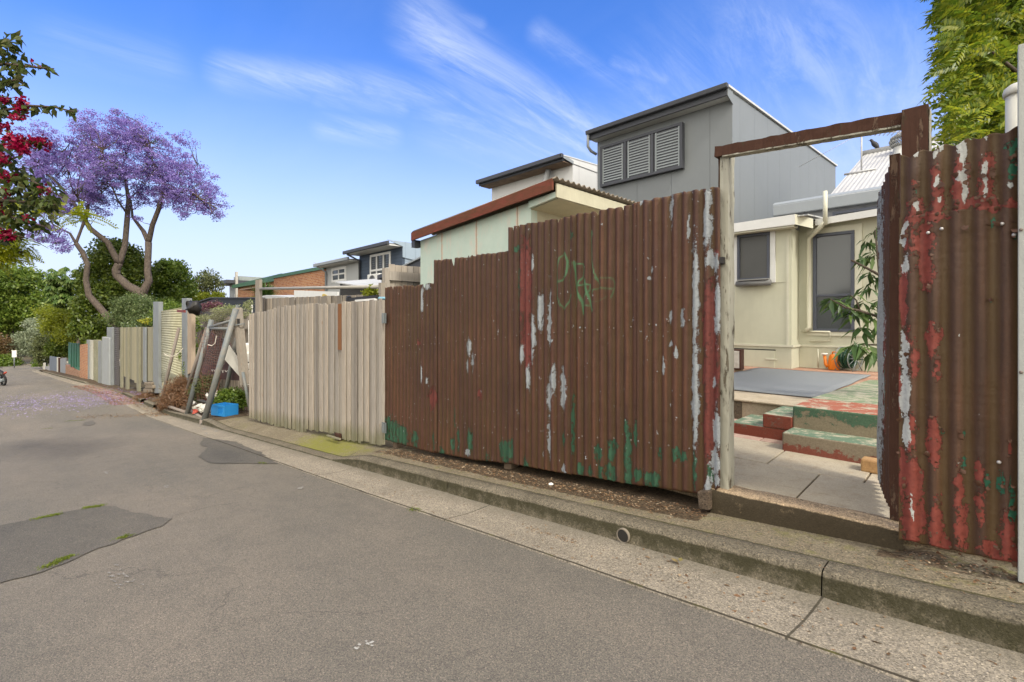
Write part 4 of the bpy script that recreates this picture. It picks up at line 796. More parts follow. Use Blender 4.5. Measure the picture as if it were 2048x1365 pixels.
MB().slab([(sx0, SY, -.9), (sx1, SY, -.9), (sx1, SY, sz(sx1)), (sx0, SY, sz(sx0))], (0, .12, 0)).build('front_wall', M_mint, sh)
M_crsh = paint('cream_shed_side', (.50, .47, .34), .7, .35, 2)
MB().slab([(sx1, SY+.121, -.9), (sx1, SY+2.4, -.9), (sx1, SY+2.4, sz(sx1)), (sx1, SY+.121, sz(sx1))], (-.1, 0, 0)).build('side_wall', M_crsh, sh)
MB().slab([(sx0, SY+.121, -.9), (sx0, SY+2.4, -.9), (sx0, SY+2.4, sz(sx0)), (sx0, SY+.121, sz(sx0))], (.1, 0, 0)).build('side_wall', M_crsh, sh)
m = NT('rust_red_fascia', .8, .2); n = m.noise(6, 8, .75, v=m.map((.6, 1, 1.6))); c = m.mix(m.step(n, .35, .65), (.17, .045, .03), (.10, .045, .022)); c = m.mix(m.step(m.noise(13, 7, .7), .6, .7), c, (.09, .08, .05)); c = m.mix(m.step(m.noise(20, 7, .7, v=m.map(loc=(1, 2, 3))), .68, .72), c, (.35, .30, .25)); m.col(c); m.bump(n, .01); M_fas = m.m
MB().slab([(sxl, 4.45, zL-.01), (sxr, 4.45, zR+.0), (sxr, 4.45, zR+.14), (sxl, 4.45, zL+.12)], (0, .03, 0)).build('fascia', M_fas, sh)
MB().slab([(sx1+.002, SY-.05, sz(sx1)-.09), (sxr-.03, SY-.05, sz(sxr)-.07), (sxr-.03, SY-.05, sz(sxr)), (sx1+.002, SY-.05, sz(sx1))], (0, .04, 0)).build('eave_front', M_mint, sh)
MB().slab([(sxr-.03, SY-.05, sz(sxr)-.07), (sxr-.03, SY+2.4, sz(sxr)-.07), (sxr-.03, SY+2.4, sz(sxr)+.1), (sxr-.03, SY-.05, sz(sxr)+.1)], (.02, 0, 0)).build('eave_side', M_crsh, sh)
MB().hexa([(sx1, SY, sz(sx1)-.10), (sxr-.032, SY, sz(sxr)-.08), (sxr-.032, SY+2.4, sz(sxr)-.08), (sx1, SY+2.4, sz(sx1)-.1), (sx1, SY, sz(sx1)-.09), (sxr-.032, SY, sz(sxr)-.07), (sxr-.032, SY+2.4, sz(sxr)-.07), (sx1, SY+2.4, sz(sx1)-.09)]).build('eave_soffit', M_crsh, sh)
yy = np.arange(4.46, 7.2, .0135); V = []
for y_ in yy:
    for t in (0, 1): x_ = sxl+(sxr+.03-sxl)*t; V.append((x_, y_, sz(x_)+.15+.017*math.cos(2*math.pi*y_/.11)+.02*(y_-4.46)/2.7))
i = np.arange(len(yy)-1)*2
o = npmesh('roof', V, np.stack([i, i+1, i+3, i+2], 1), paint('old_roof_iron', (.22, .185, .14), .7, .5, 3, (.1, .08, .05)), sh, True); q = o.modifiers.new('s', 'SOLIDIFY'); q.thickness = .008
b = MB().box(sx0-.12, 4.5, sz(sx0)-.12, sx0-.02, 4.62, sz(sx0)); b.build('gutter_end', M_dk, sh)
# --- blue and pale houses
HY = 13.0
def skillion(name, label, x0, x1, zs0, zs1, rise, wall, over, Y, parent_loc, fasc, roofm, side=None, depth=9):
    t = thing(name, label, 'house', parent_loc)
    MB().slab([(x0, Y, -6), (x1, Y, -6), (x1, Y, zs1), (x0, Y, zs0)], (0, .15, 0)).build('front_wall', wall, t)
    MB().slab([(x1, Y+.151, -6), (x1, Y+depth, -6), (x1, Y+depth, zs1+rise), (x1, Y+.151, zs1)], (-.15, 0, 0)).build('side_wall', side or wall, t)
    MB().slab([(x0, Y+.151, -6), (x0, Y+depth, -6), (x0, Y+depth, zs0+rise), (x0, Y+.151, zs0)], (.15, 0, 0)).build('side_wall', side or wall, t)
    e = over; h = .22
    MB().hexa([(x0-.2, Y-e, zs0+.02), (x1+.02, Y-e, zs1+.02), (x1+.02, Y+depth, zs1+rise+.02), (x0-.2, Y+depth, zs0+rise+.02), (x0-.2, Y-e, zs0+.06), (x1+.02, Y-e, zs1+.06), (x1+.02, Y+depth, zs1+rise+.2), (x0-.2, Y+depth, zs0+rise+.2)]).build('roof', roofm, t)
    MB().hexa([(x0-.3, Y-e-.12, zs0-.02), (x1+.04, Y-e-.12, zs1-.02), (x1+.04, Y-e, zs1-.02), (x0-.3, Y-e, zs0-.02), (x0-.3, Y-e-.12, zs0+.16), (x1+.04, Y-e-.12, zs1+.16), (x1+.04, Y-e, zs1+.16), (x0-.3, Y-e, zs0+.16)]).build('gutter', fasc, t, bevel=.02)
    MB().hexa([(x0-.1, Y-e+.02, zs0-.05), (x1, Y-e+.02, zs1-.05), (x1, Y-.001, zs1-.05), (x0-.1, Y-.001, zs0-.05), (x0-.1, Y-e+.02, zs0+.015), (x1, Y-e+.02, zs1+.015), (x1, Y-.001, zs1+.015), (x0-.1, Y-.001, zs0+.015)]).build('soffit', M_wt, t)
    return t
def boards(name, c, pitch=.18):
    m = NT(name, .6, .3); s = m.sep(); q = m.math('FRACT', m.math('MULTIPLY', s[2], 1/pitch)); m.col(m.mix(m.step(q, .9, .97), m.mix(m.noise(2, 4), c, tuple(x*.8 for x in c)), tuple(x*.4 for x in c))); m.bump(m.math('MULTIPLY', q, -1), .02); return m.m
bh = skillion('blue_house', 'navy weatherboard house with white framed window and charcoal gutter', -25.5, -21.0, EYE+3.75, EYE+3.78, .5, boards('navy_weatherboard', (.055, .075, .105)), .75, HY, (-23, 13, -2.6), M_dk, paint('roof_grey', (.3, .32, .34)), boards('pale_blue_boards', (.28, .34, .40)))
MB().slab([(-20.98, HY-.87, EYE+3.98), (-20.98, HY+8, EYE+3.98), (-20.98, HY+8, EYE+2.2), (-20.98, HY, EYE+3.2), (-20.98, HY, EYE+3.74)], (.04, 0, 0)).build('side_panel', panelwall('pale_blue', (.30, .37, .43), .6, .1), bh)
window(bh, Xp(741, HY), Xp(782, HY), EYE+2.2, EYE+3.62, HY, 0, .13, M_wt, M_gl, cols=3, sash=EYE+2.75, louv=(.12, .06), lm=paint('grey_blind', (.1, .11, .11)))
MB().tube([(-25.35, HY-.8, EYE+3.7), (-25.3, HY-.1, EYE+3.4), (-25.25, HY-.1, 0)], .06, 8).build('downpipe', M_dk, bh, True)
ph = skillion('pale_house', 'pale grey panelled house with white square window left of navy house', -29.9, -25.55, EYE+3.42, EYE+3.44, .4, panelwall('pale_grey_panel', (.36, .37, .36), .9, .1), .6, HY, (-28, 13, -2.8), M_gf, paint('roof_pale', (.4, .4, .4)))
window(ph, Xp(664.5, HY), Xp(692, HY), EYE+2.42, EYE+3.22, HY, 0, .11, M_wt, M_gl, cols=2, sash=EYE+2.85, trim=M_wt, tw=.05)
MB().tube([(-29.8, HY-.6, EYE+3.4), (-29.75, HY-.1, EYE+3.1), (-29.75, HY-.1, 0)], .06, 8).build('downpipe', M_gf, ph, True)
MB().tube([(-30.1, HY-.3, EYE+3.5), (-30.6, HY-.5, EYE+3.75)], .02, 4).build('aerial', M_al, ph)
# air conditioner
def at2(px, py, Y): return atY(px, py, Y)
a = at2(734.5, 550, 11.8); b_ = at2(758, 573, 11.8); ac = thing('air_conditioner', 'white outdoor air conditioner box under the navy house window', 'air conditioner', ((a.x+b_.x)/2, 11.8, b_.z))
xw = b_.x-a.x
MB().box(a.x, 11.8, b_.z-.1, b_.x, 12.2, a.z).build('case', paint('ac_white', (.62, .62, .58), .5), ac, bevel=.02)
cx = a.x+xw*.42; cz = (a.z+b_.z)/2-.05; b = MB()
for r in (.30, .24, .18, .12, .06): b.tube([(cx+r*math.cos(t), 11.785, cz+r*math.sin(t)) for t in np.linspace(0, 2*math.pi, 25)], .008, 4, False)
MB().lathe((cx, 11.798, cz), [(.32, 0), (.32, .003), (.001, .004)], 24, (0, -1, 0)).build('fan_opening', M_dark, ac); b.build('fan_grille', M_gf, ac)
# --- brick buildings
mbk = NT('orange_brick', .9, .2); s = mbk.sep()
def brickmat(name, c1, c2, mort, scale=1.0):
    m = NT(name, .92, .15); s = m.sep(); bt = m.n.new('ShaderNodeTexBrick'); m.l.new(m.comb(m.math('ADD', s[0], s[1]), s[2], 0), bt.inputs['Vector'])
    bt.inputs['Scale'].default_value = 1; bt.inputs['Brick Width'].default_value = .24*scale; bt.inputs['Row Height'].default_value = .086*scale; bt.inputs['Mortar Size'].default_value = .009*scale
    bt.inputs['Color1'].default_value = c1+(1,); bt.inputs['Color2'].default_value = c2+(1,); bt.inputs['Mortar'].default_value = mort+(1,); bt.inputs['Bias'].default_value = -.2
    m.col(m.mix(1, bt.outputs[0], m.ramp(m.noise(25, 4, .7), [(.3, (.75, .75, .75)), (.7, (1.2, 1.2, 1.2))]), 'MULTIPLY')); m.bump(m.math('MULTIPLY', bt.outputs[1], -1), .01); return m.m
M_brick = brickmat('orange_brick', (.46, .22, .10), (.30, .10, .05), (.48, .38, .28), 1.25)
M_grn = paint('green_metal_trim', (.06, .14, .08), .5, .2, 2)
br = thing('brick_building', 'orange brick building with green metal roof edge behind the paling fence', 'building', (-35, 13, -3))
MB().box(-39.4, HY, -7, -29.95, HY+8, EYE+3.3).build('wall', M_brick, br); MB().box(-39.5, HY-.1, EYE+3.3, -29.96, HY+8.1, EYE+3.52).build('roof_edge', M_grn, br)
MB().box(-52.5, HY+1.0, -7, -39.41, HY+9, EYE+3.3).build('wall', M_brick, br); MB().slab([(-53, HY+.6, EYE+3.25), (-39.6, HY+.6, EYE+3.25), (-39.6, HY+.6, EYE+3.75), (-53, HY+.6, EYE+3.55)], (0, 7, .3)).build('roof_edge', M_grn, br)
MB().box(-47.5, HY-.2, EYE+2.75, -40.5, HY+.95, EYE+2.85).build('awning', paint('awning_brown', (.3, .2, .14)), br)
a = atY(456, 578, 15); b_ = atY(474, 600, 15)
g5 = thing('grey_building', 'small distant grey building with flat eave beside the brick building', 'building', ((a.x+b_.x)/2, 15, -3))
MB().box(a.x+.6, 15, -7, b_.x, 22, a.z+.4).build('wall', paint('distant_grey', (.32, .33, .32)), g5); MB().box(a.x-1.5, 14.0, a.z+.4, b_.x, 22, a.z+.75).build('roof', M_dk, g5)
MB().box(a.x+1.4, 15.2, a.z+.76, b_.x, 22, a.z+1.2).build('upper_wall', paint('distant_grey2', (.28, .31, .29)), g5)
MB().box(b_.x+.02, 14.8, -7, b_.x+.35, 15, a.z+1.6).build('corner_trim', paint('distant_cream', (.45, .42, .36)), g5)
window(g5, a.x+2.6, a.x+4.2, b_.z-1.2, b_.z+.6, 15, 0, .3, M_wt, M_gl)
# ------------------------------------------------------------------ foliage tools
def unit(a): return a/np.maximum(np.linalg.norm(a, axis=1, keepdims=True), 1e-6)
def leafset(name, P, D, N, L, Wd, mat, parent=None, fold=.18, droop=.15):
    P = np.asarray(P); n = len(P); D = unit(np.asarray(D)); Sd = unit(np.cross(D, N)); N = np.cross(Sd, D)
    L = np.broadcast_to(L, (n,))[:, None]; Wd = np.broadcast_to(Wd, (n,))[:, None]
    mid = P+D*L*.5-N*Wd*fold; tip = P+D*L-N*L*droop; l = P+D*L*.42+Sd*Wd*.5; r = P+D*L*.42-Sd*Wd*.5
    V = np.stack([P, mid, tip, l, r], 1).reshape(-1, 3); b = np.arange(n)[:, None]*5
    F = np.concatenate([b+np.array([0, 4, 2, 1]), b+np.array([0, 1, 2, 3])], 0)
    return npmesh(name, V, F, mat, parent, False)
def quadset(name, P, size, mat, parent=None, up=.0, asp=.6):
    n = len(P); D = unit(rng.standard_normal((n, 3))); N = unit(rng.standard_normal((n, 3))+np.array([0, 0, up])); Sd = unit(np.cross(D, N)); D = np.cross(N, Sd)
    L = (size*(.6+.8*rng.random(n)))[:, None]; W_ = L*asp
    V = np.stack([P-D*L*.5, P+Sd*W_*.5, P+D*L*.5, P-Sd*W_*.5], 1).reshape(-1, 3); b = np.arange(n)[:, None]*4
    return npmesh(name, V, b+np.array([0, 1, 2, 3]), mat, parent)
def lobes_points(lobes, n, shell=.5, flat=1.0, dd=1.0):
    w = np.array([rx*ry for _, _, rx, ry, _ in lobes], float); w /= w.sum(); out = []
    for (px, py, rx, ry, d), k in zip(lobes, rng.multinomial(n, w)):
        c = np.array(atD(px, py, d)); a = rx*d/FPX; b = ry*d/FPX; v = unit(rng.standard_normal((k, 3)))*(rng.random((k, 1))**(shell/3+.02))
        # real ellipsoid: as deep as it is wide
        out.append(c+v*np.array([a, a*dd, b])*flat)
    return np.concatenate(out)
def clumps(C, per, r, sq=.75):
    k = len(C); P = np.repeat(C, per, 0); v = unit(rng.standard_normal((k*per, 3)))*(rng.random((k*per, 1))**.45); rr = np.repeat(r*(.6+.8*rng.random((k, 1))), per, 0)
    return P+v*rr*np.array([1, 1, sq])
def bark(name, a, b):
    m = NT(name, .95, .1); n = m.noise(14, 6, .7, v=m.map((1, 1, .35))); m.col(m.mix(m.step(n, .3, .7), a, b)); m.bump(n, .03); return m.m
M_bark = bark('grey_brown_bark', (.15, .12, .095), (.055, .044, .036)); M_twig = bark('dark_twig', (.06, .045, .035), (.1, .075, .055))
def limb(parent, pts, radii, name='limb', mat=None, seg=8):
    P = [atD(*p) for p in pts]; Q = []; Rr = []; radii = [r*(.72 if r < .12 else .95) for r in radii]
    for i in range(len(P)-1):
        for k in range(4):
            t = k/4; q = P[i].lerp(P[i+1], t); e = radii[i]*.38; Q.append(q+Vector((mnoise.noise(q*.9)*e, 0, mnoise.noise(q*.9+Vector((5, 5, 5)))*e))); Rr.append(radii[i]+(radii[i+1]-radii[i])*t)
    Q.append(P[-1]); Rr.append(radii[-1]); MB().tube(Q, Rr, seg).build(name, mat or M_bark, parent, True); return Q
def tree(name, label, cat, lobes, nc, per, cr, ls, mat, base, trunks=(), group=None, shell=.5, asp=.55, up=.3, sq=.8, crown='crown', twigs=0):
    b = atD(*base); t = thing(name, label, cat, b, group)
    C = lobes_points(lobes, nc, shell); P = clumps(C, per, cr, sq); quadset(crown, P, ls, mat, t, up, asp)
    for pts, rad in trunks: limb(t, pts, rad, 'trunk')
    if twigs and trunks:
        K = np.concatenate([np.array([tuple(atD(*p)) for p in pts]) for pts, _ in trunks]); tb = MB()
        for c in C[rng.permutation(len(C))[:twigs]]:
            k = K[np.argmin(((K-c)**2).sum(1)+rng.random(len(K))*2)]; m_ = (k+c)/2+np.array([0, 0, -.3]); tb.tube([k, m_, c], [.05, .03, .012], 4, False)
        tb.build('twigs', M_twig, t)
    return t
# ------------------------------------------------------------------ jacaranda
M_jac = leafmat('jacaranda_blossom', [(.18, .12, .37), (.28, .20, .52), (.40, .31, .67), (.22, .155, .44), (.34, .26, .60)], .45)
jb = atD(262, 640, 31); jt = thing('jacaranda_tree', 'tall jacaranda tree in full purple blossom above the lane fences', 'tree', jb)
D = 31
SK = [([(285, 640, 31), (284, 588, 31), (256, 572, 31), (234, 553, 31), (232, 541, 31), (238, 527, 31)], [.34, .32, .27, .24, .24, .22]),
 ([(284, 590, 31), (298, 562, 31), (295, 541, 31), (297, 500, 31.2), (297, 485, 31.3)], [.26, .22, .2, .19, .2]),
 ([(238, 527, 31), (215, 485, 30.5), (180, 457, 30), (150, 410, 29.6), (120, 372, 29.2), (75, 330, 29)], [.2, .17, .15, .11, .08, .03]),
 ([(238, 527, 31), (250, 492, 31.2), (255, 430, 31.6), (257, 400, 32), (246, 330, 32.4), (268, 265, 32.6)], [.2, .17, .16, .13, .08, .03]),
 ([(297, 485, 31.3), (287, 462, 31.6), (265, 435, 32), (262, 400, 32.5)], [.16, .14, .11, .06]),
 ([(297, 485, 31.3), (305, 450, 31), (317, 420, 30.8), (325, 392, 30.6), (327, 367, 30.5), (305, 325, 30), (300, 285, 30)], [.17, .15, .14, .13, .1, .07, .03]),
 ([(325, 392, 30.6), (345, 388, 30.4), (378, 382, 30), (412, 405, 29.6), (440, 420, 29.5)], [.11, .09, .06, .04, .015]),
 ([(327, 367, 30.5), (360, 340, 31), (395, 330, 31.5)], [.09, .05, .015]), ([(345, 388, 30.4), (380, 400, 31), (400, 425, 31.5)], [.06, .03, .01]),
 ([(236, 655, 30.2), (205, 622, 30), (178, 592, 29.8), (172, 560, 29.8), (175, 530, 29.7), (165, 505, 29.6), (152, 487, 29.5)], [.24, .21, .18, .16, .15, .14, .13]),
 ([(152, 487, 29.5), (140, 467, 29.3), (120, 457, 29), (100, 445, 28.8), (80, 450, 28.6)], [.11, .09, .06, .04, .02]),
 ([(152, 487, 29.5), (163, 458, 29.8), (172, 435, 30), (178, 400, 30.2), (180, 362, 30.5), (197, 345, 30.8)], [.11, .1, .12, .1, .08, .03]),
 ([(178, 400, 30.2), (205, 385, 30), (220, 370, 29.8)], [.06, .04, .02]), ([(180, 362, 30.5), (160, 345, 30.6), (150, 310, 30.8)], [.06, .05, .02]),
 ([(175, 442, 30), (165, 410, 29), (150, 390, 28)], [.06, .04, .02]), ([(257, 400, 32), (290, 370, 33), (300, 340, 34)], [.07, .05, .02]), ([(255, 430, 31.6), (235, 400, 30.5), (215, 350, 29.5), (205, 300, 29)], [.09, .07, .05, .02]), ([(150, 410, 29.6), (140, 350, 30), (130, 300, 30.5)], [.06, .04, .02]),
 ([(120, 372, 29.2), (85, 380, 29), (50, 370, 28.5)], [.05, .03, .015])]
KP = []
for pts, rad in SK:
    KP += limb(jt, pts, rad, 'trunk' if rad[0] > .23 else 'limb')
JL = [(150, 305, 95, 50, 30), (255, 290, 95, 56, 31), (330, 330, 75, 58, 31), (95, 345, 75, 50, 29), (180, 360, 85, 40, 29), (265, 355, 80, 40, 31), (375, 375, 60, 42, 30.5), (418, 408, 34, 34, 30), (390, 425, 45, 14, 30.5),
      (60, 310, 50, 38, 29), (305, 285, 60, 40, 31), (85, 405, 50, 28, 28.5), (130, 420, 35, 20, 29), (92, 470, 34, 24, 28.7), (120, 490, 16, 14, 28.7), (285, 425, 26, 22, 30.5), (205, 428, 12, 6, 30), (240, 345, 150, 60, 32), (200, 255, 60, 22, 31), (110, 380, 70, 42, 29), (145, 405, 55, 24, 30), (210, 390, 55, 26, 30), (285, 392, 45, 26, 31), (350, 398, 48, 20, 30.5)]
C = lobes_points(JL, 2900, .9); C = C[[mnoise.noise(Vector(c)*.62)+.35*mnoise.noise(Vector(c)*1.7) > -.07 for c in C]]
C = np.concatenate([C, np.array([tuple(atD(*p)) for p in ((231, 223, 31), (228, 226, 31), (190, 228, 31), (272, 240, 31), (285, 236, 31), (372, 268, 31), (390, 285, 31), (197, 430, 30), (208, 432, 30))])])
P = clumps(C, 54, .33, .6); quadset('crown', P, .085, M_jac, jt, .3, .7)
KPa = np.array([tuple(k) for k in KP]); tb = MB()
for c in C[rng.permutation(len(C))[:520]]:
    q = KPa[np.argmin(((KPa-c)**2).sum(1)+rng.random(len(KPa))*1.5)]; w_ = (q+c)/2+rng.standard_normal(3)*.18+np.array([0, 0, -.15]); tb.tube([q, w_, c], [.032, .02, .010], 4, False)
tb.build('twigs', M_twig, jt); tag(jt.children[-1], kind='stuff')
M_jgr = leafmat('jacaranda_leaf', [(.05, .08, .02), (.09, .13, .03), (.07, .10, .03)], .4)
quadset('leaves', clumps(C[rng.permutation(len(C))[:110]], 26, .35), .09, M_jgr, jt)
# ------------------------------------------------------------------ other trees
dark = leafmat('dark_glossy_leaf', [(.055, .088, .012), (.09, .138, .018), (.18, .225, .032), (.065, .10, .014)], .25)
midg = leafmat('mid_green_leaf', [(.075, .13, .018), (.13, .205, .03), (.24, .31, .045), (.09, .15, .022)], .4)
brig = leafmat('bright_green_leaf', [(.10, .17, .025), (.17, .26, .04), (.30, .37, .06), (.13, .2, .035)], .45)
yelg = leafmat('yellow_green_leaf', [(.15, .19, .015), (.25, .29, .02), (.38, .40, .03), (.18, .21, .02)], .5)
silv = leafmat('silver_leaf', [(.19, .23, .14), (.28, .32, .20), (.36, .39, .25), (.23, .27, .16)], .35)
oliv = leafmat('olive_leaf', [(.09, .11, .045), (.14, .16, .06), (.20, .21, .08)], .4)
rusty = leafmat('rusty_leaf', [(.13, .07, .03), (.20, .11, .045), (.12, .11, .04), (.16, .09, .04)], .4)
tree('evergreen_tree', 'dense dark evergreen tree behind the jacaranda trunks', 'tree', [(235, 522, 44, 36, 34), (222, 490, 18, 14, 34), (200, 570, 34, 44, 33.5), (258, 560, 36, 42, 34), (182, 625, 26, 40, 32.5), (205, 660, 28, 20, 31.5), (172, 660, 18, 18, 32.5), (235, 600, 40, 40, 33.5), (275, 530, 16, 18, 34)], 800, 48, .5, .19, dark, (230, 700, 34), [([(232, 700, 34), (230, 600, 34), (235, 520, 34)], [.3, .2, .08])])
tree('round_tree', 'round bushy green tree between the jacaranda and the sparse tree', 'tree', [(342, 558, 36, 34, 37), (322, 590, 30, 28, 37), (362, 592, 22, 24, 37), (340, 535, 20, 14, 37), (335, 615, 40, 20, 36)], 420, 46, .5, .2, midg, (340, 690, 37), [([(340, 690, 37), (340, 600, 37), (342, 560, 37)], [.3, .2, .08])])
tree('sparse_tree', 'thin open crowned tree with pale trunk left of the brick building', 'tree', [(405, 568, 24, 18, 48), (425, 572, 18, 18, 48), (398, 590, 18, 14, 48), (432, 592, 14, 10, 48), (415, 552, 20, 10, 48)], 130, 30, .55, .2, oliv, (412, 660, 48), [([(412, 640, 48), (410, 600, 48), (402, 575, 48), (395, 560, 48)], [.16, .11, .07, .03]), ([(410, 600, 48), (420, 575, 48), (430, 558, 48)], [.09, .06, .03]), ([(410, 600, 48), (412, 570, 48), (414, 548, 48)], [.08, .05, .02])], shell=1.1, twigs=50)
tree('shrub', 'low yellow green shrub behind the dark shed roof', 'shrub', [(400, 600, 24, 10, 40), (425, 598, 22, 12, 40)], 90, 40, .4, .16, yelg, (410, 620, 40))
# umbrella tree: rosettes of drooping leaves
ut = thing('umbrella_tree', 'umbrella tree with drooping leaf rosettes beside the dark evergreen', 'tree', atD(150, 690, 42))
C = lobes_points([(138, 553, 32, 26, 42), (118, 572, 20, 24, 41.5), (150, 585, 22, 26, 42), (128, 598, 22, 14, 41.5)], 150, .3); n = 13
a = np.tile(np.linspace(0, 2*np.pi, n, endpoint=False), len(C))+np.repeat(rng.random(len(C))*6, n); Dv = np.stack([np.cos(a), np.sin(a), -.65-.4*rng.random(len(a))], 1)
leafset('crown', np.repeat(C, n, 0), Dv, np.tile([0, 0, 1.0], (len(a), 1)), .62, .22, leafmat('umbrella_leaf', [(.05, .10, .02), (.10, .17, .03), (.26, .32, .10), (.07, .12, .025)], .35), ut)
limb(ut, [(158, 700, 42), (152, 640, 42), (140, 600, 42), (135, 560, 42)], [.14, .11, .08, .05], 'trunk'); limb(ut, [(152, 640, 42), (160, 600, 42), (155, 575, 42)], [.08, .06, .04], 'trunk')
tree('shade_tree', 'large leafy green tree at far left over the lane end', 'tree', [(35, 585, 55, 42, 62), (10, 555, 40, 30, 60), (72, 620, 38, 30, 62), (20, 635, 45, 35, 62), (60, 560, 22, 20, 62), (95, 600, 22, 18, 64), (-30, 600, 50, 70, 60)], 620, 52, .95, .34, brig, (20, 720, 62), [([(20, 730, 62), (22, 650, 62), (30, 590, 62)], [.4, .3, .15])])
tree('shade_tree', 'duller green tree behind, reaching over the street sign', 'tree', [(40, 660, 40, 26, 78), (85, 625, 34, 28, 78), (0, 670, 30, 26, 78), (110, 640, 30, 30, 78)], 420, 46, 1.1, .36, midg, (50, 730, 78), [([(55, 735, 78), (60, 680, 78), (70, 640, 78)], [.35, .25, .1])])
tree('silver_tree', 'pale silver green weeping tree at the bend of the lane', 'tree', [(72, 682, 28, 24, 56), (62, 696, 20, 14, 56), (90, 664, 22, 16, 56), (92, 690, 12, 20, 56), (84, 648, 26, 12, 58)], 330, 50, .6, .2, silv, (72, 740, 56), [([(72, 742, 56), (72, 700, 56), (80, 670, 56)], [.2, .15, .06])])
tree('feathery_tree', 'light yellow green feathery tree below the umbrella tree', 'tree', [(130, 640, 28, 28, 45), (108, 628, 24, 18, 45), (140, 668, 24, 20, 44), (108, 655, 22, 16, 45), (150, 640, 14, 30, 44)], 330, 46, .55, .15, yelg, (135, 720, 45), [([(150, 720, 45), (148, 670, 45), (135, 635, 45)], [.1, .08, .04])], shell=.8)
tree('dark_shrub', 'dark green shrub spilling over the fence beside green metal sheets', 'shrub', [(128, 690, 20, 18, 46), (112, 700, 16, 14, 46), (140, 702, 10, 12, 45.5)], 200, 46, .42, .18, dark, (125, 740, 46))
tree('golden_shrub', 'olive and gold shrub spilling over the fence near the lane end', 'shrub', [(92, 690, 20, 22, 49), (85, 712, 12, 18, 49), (100, 705, 14, 16, 49)], 200, 46, .42, .17, oliv, (92, 745, 49))
tree('conical_bush', 'narrow upright green bush at the end of the fences', 'bush', [(78, 722, 7, 22, 53), (79, 735, 8, 12, 53)], 60, 50, .4, .16, midg, (78, 746, 53))
tree('rusty_shrub', 'reddish brown leafed shrub at far left of the lane end', 'shrub', [(6, 692, 20, 18, 55), (18, 705, 12, 12, 55), (-10, 710, 20, 18, 55)], 150, 46, .5, .2, rusty, (8, 740, 55))
tree('low_bush', 'low green bush under the rusty shrub beside the lane', 'bush', [(8, 725, 20, 13, 54), (24, 728, 12, 12, 55)], 110, 46, .45, .18, midg, (8, 745, 54))
o = tree('woods', None, None, [(20, 715, 70, 26, 92), (70, 700, 60, 34, 96), (-40, 700, 60, 40, 90), (130, 690, 60, 50, 96), (60, 660, 60, 40, 100), (-10, 640, 60, 50, 100)], 500, 46, 1.7, .6, dark, (50, 740, 92))
tag(o, kind='stuff')
# hedge and creepers above the fences
tree('hedge', 'shaggy grey green hedge growing over the weathered paling fence', 'hedge', [(262, 618, 32, 26, 29.5), (292, 625, 24, 26, 29), (240, 640, 22, 16, 29.5), (275, 600, 22, 12, 30), (300, 645, 16, 14, 28), (285, 650, 30, 10, 28.4)], 420, 46, .36, .10, leafmat('hedge_leaf', [(.075, .12, .04), (.13, .18, .06), (.21, .25, .10), (.065, .10, .032)], .3), (265, 660, 29.5), shell=.7, crown='foliage')
tree('hedge', 'green hedge behind the ribbed cream door and steel posts', 'hedge', [(335, 625, 26, 18, 27), (365, 632, 26, 16, 27), (325, 640, 14, 18, 27)], 160, 46, .34, .10, midg, (345, 660, 27), crown='foliage')
tree('flowering_plant', 'yellow flowering plant along the top of the paling fence', 'plant', [(292, 642, 11, 4, 27.6)], 26, 30, .16, .07, leafmat('yellow_flower', [(.55, .48, .03), (.3, .35, .05), (.6, .55, .06)], .4), (292, 650, 27.6), crown='flowers')
# yucca
yu = thing('yucca', 'spiky green yucca in front of the orange brick wall', 'yucca', atD(530, 600, 22)); n = 230; c0 = np.array(atD(530, 592, 22)); a = rng.random(n)*6.283; e = rng.random(n)*1.5-.25
leafset('crown', np.tile(c0, (n, 1))+rng.standard_normal((n, 3))*.05, np.stack([np.cos(a)*np.cos(e), np.sin(a)*np.cos(e), np.sin(e)], 1), np.tile([0, 0, 1.0], (n, 1))+rng.standard_normal((n, 3))*.2, .62+.3*rng.random(n), .05, leafmat('yucca_leaf', [(.03, .07, .02), (.08, .14, .03), (.18, .25, .06), (.05, .09, .02)], .2), yu, .3, .12)
limb(yu, [(531, 660, 22), (530, 592, 22)], [.1, .09], 'trunk')
# ------------------------------------------------------------------ fences down the lane
M_pal = wood('weathered_paling', (.37, .335, .288), (.238, .212, .18), (.28, .245, .205), (.25, .155, .09))
Mp2 = wood('greyer_paling', (.30, .27, .225), (.20, .175, .145), (.25, .20, .155)); 
def mossy_base(m, z0f, k=1.0): return m
def palings(name, px0, px1, top, bot, Y, mat, parent, w=.095, nz=0, lean=0, gap=.0, thick=.016, ragt=.015, ragb=.02, bevel=.002, missing=()):
    xa, xb = Xp(px0, Y), Xp(px1, Y); mb = MB(); x = xa; i = 0
    while x < xb-.02:
        ww = w*(.75+.5*random.random()); x1 = min(x+ww, xb); t = ((x+x1)/2-xa)/(xb-xa)
        zt = top(t)+ragt*(random.random()-.5)*2; zb = bot(t)+ragb*(random.random()-.5)*2; dy = (.006 if i % 2 else -.006)+.004*(random.random()-.5); l = lean*(random.random()-.5)
        o = .003-.006*(random.random() < .3); dy *= 1.5; mb.hexa([(x-o-l, Y+dy, zb), (x1+o-l, Y+dy, zb), (x1+o-l, Y+dy+thick, zb), (x-o-l, Y+dy+thick, zb), (x-o+l, Y+dy+l*.3, zt), (x1+o+l, Y+dy+l*.3+.004*(random.random()-.5), zt), (x1+o+l, Y+dy+thick, zt), (x-o+l, Y+dy+thick, zt)]); x = x1; i += 1
    return mb.build(name, mat, parent, bevel=bevel, seg=1)
def L(a, b): return lambda t: a+(b-a)*t
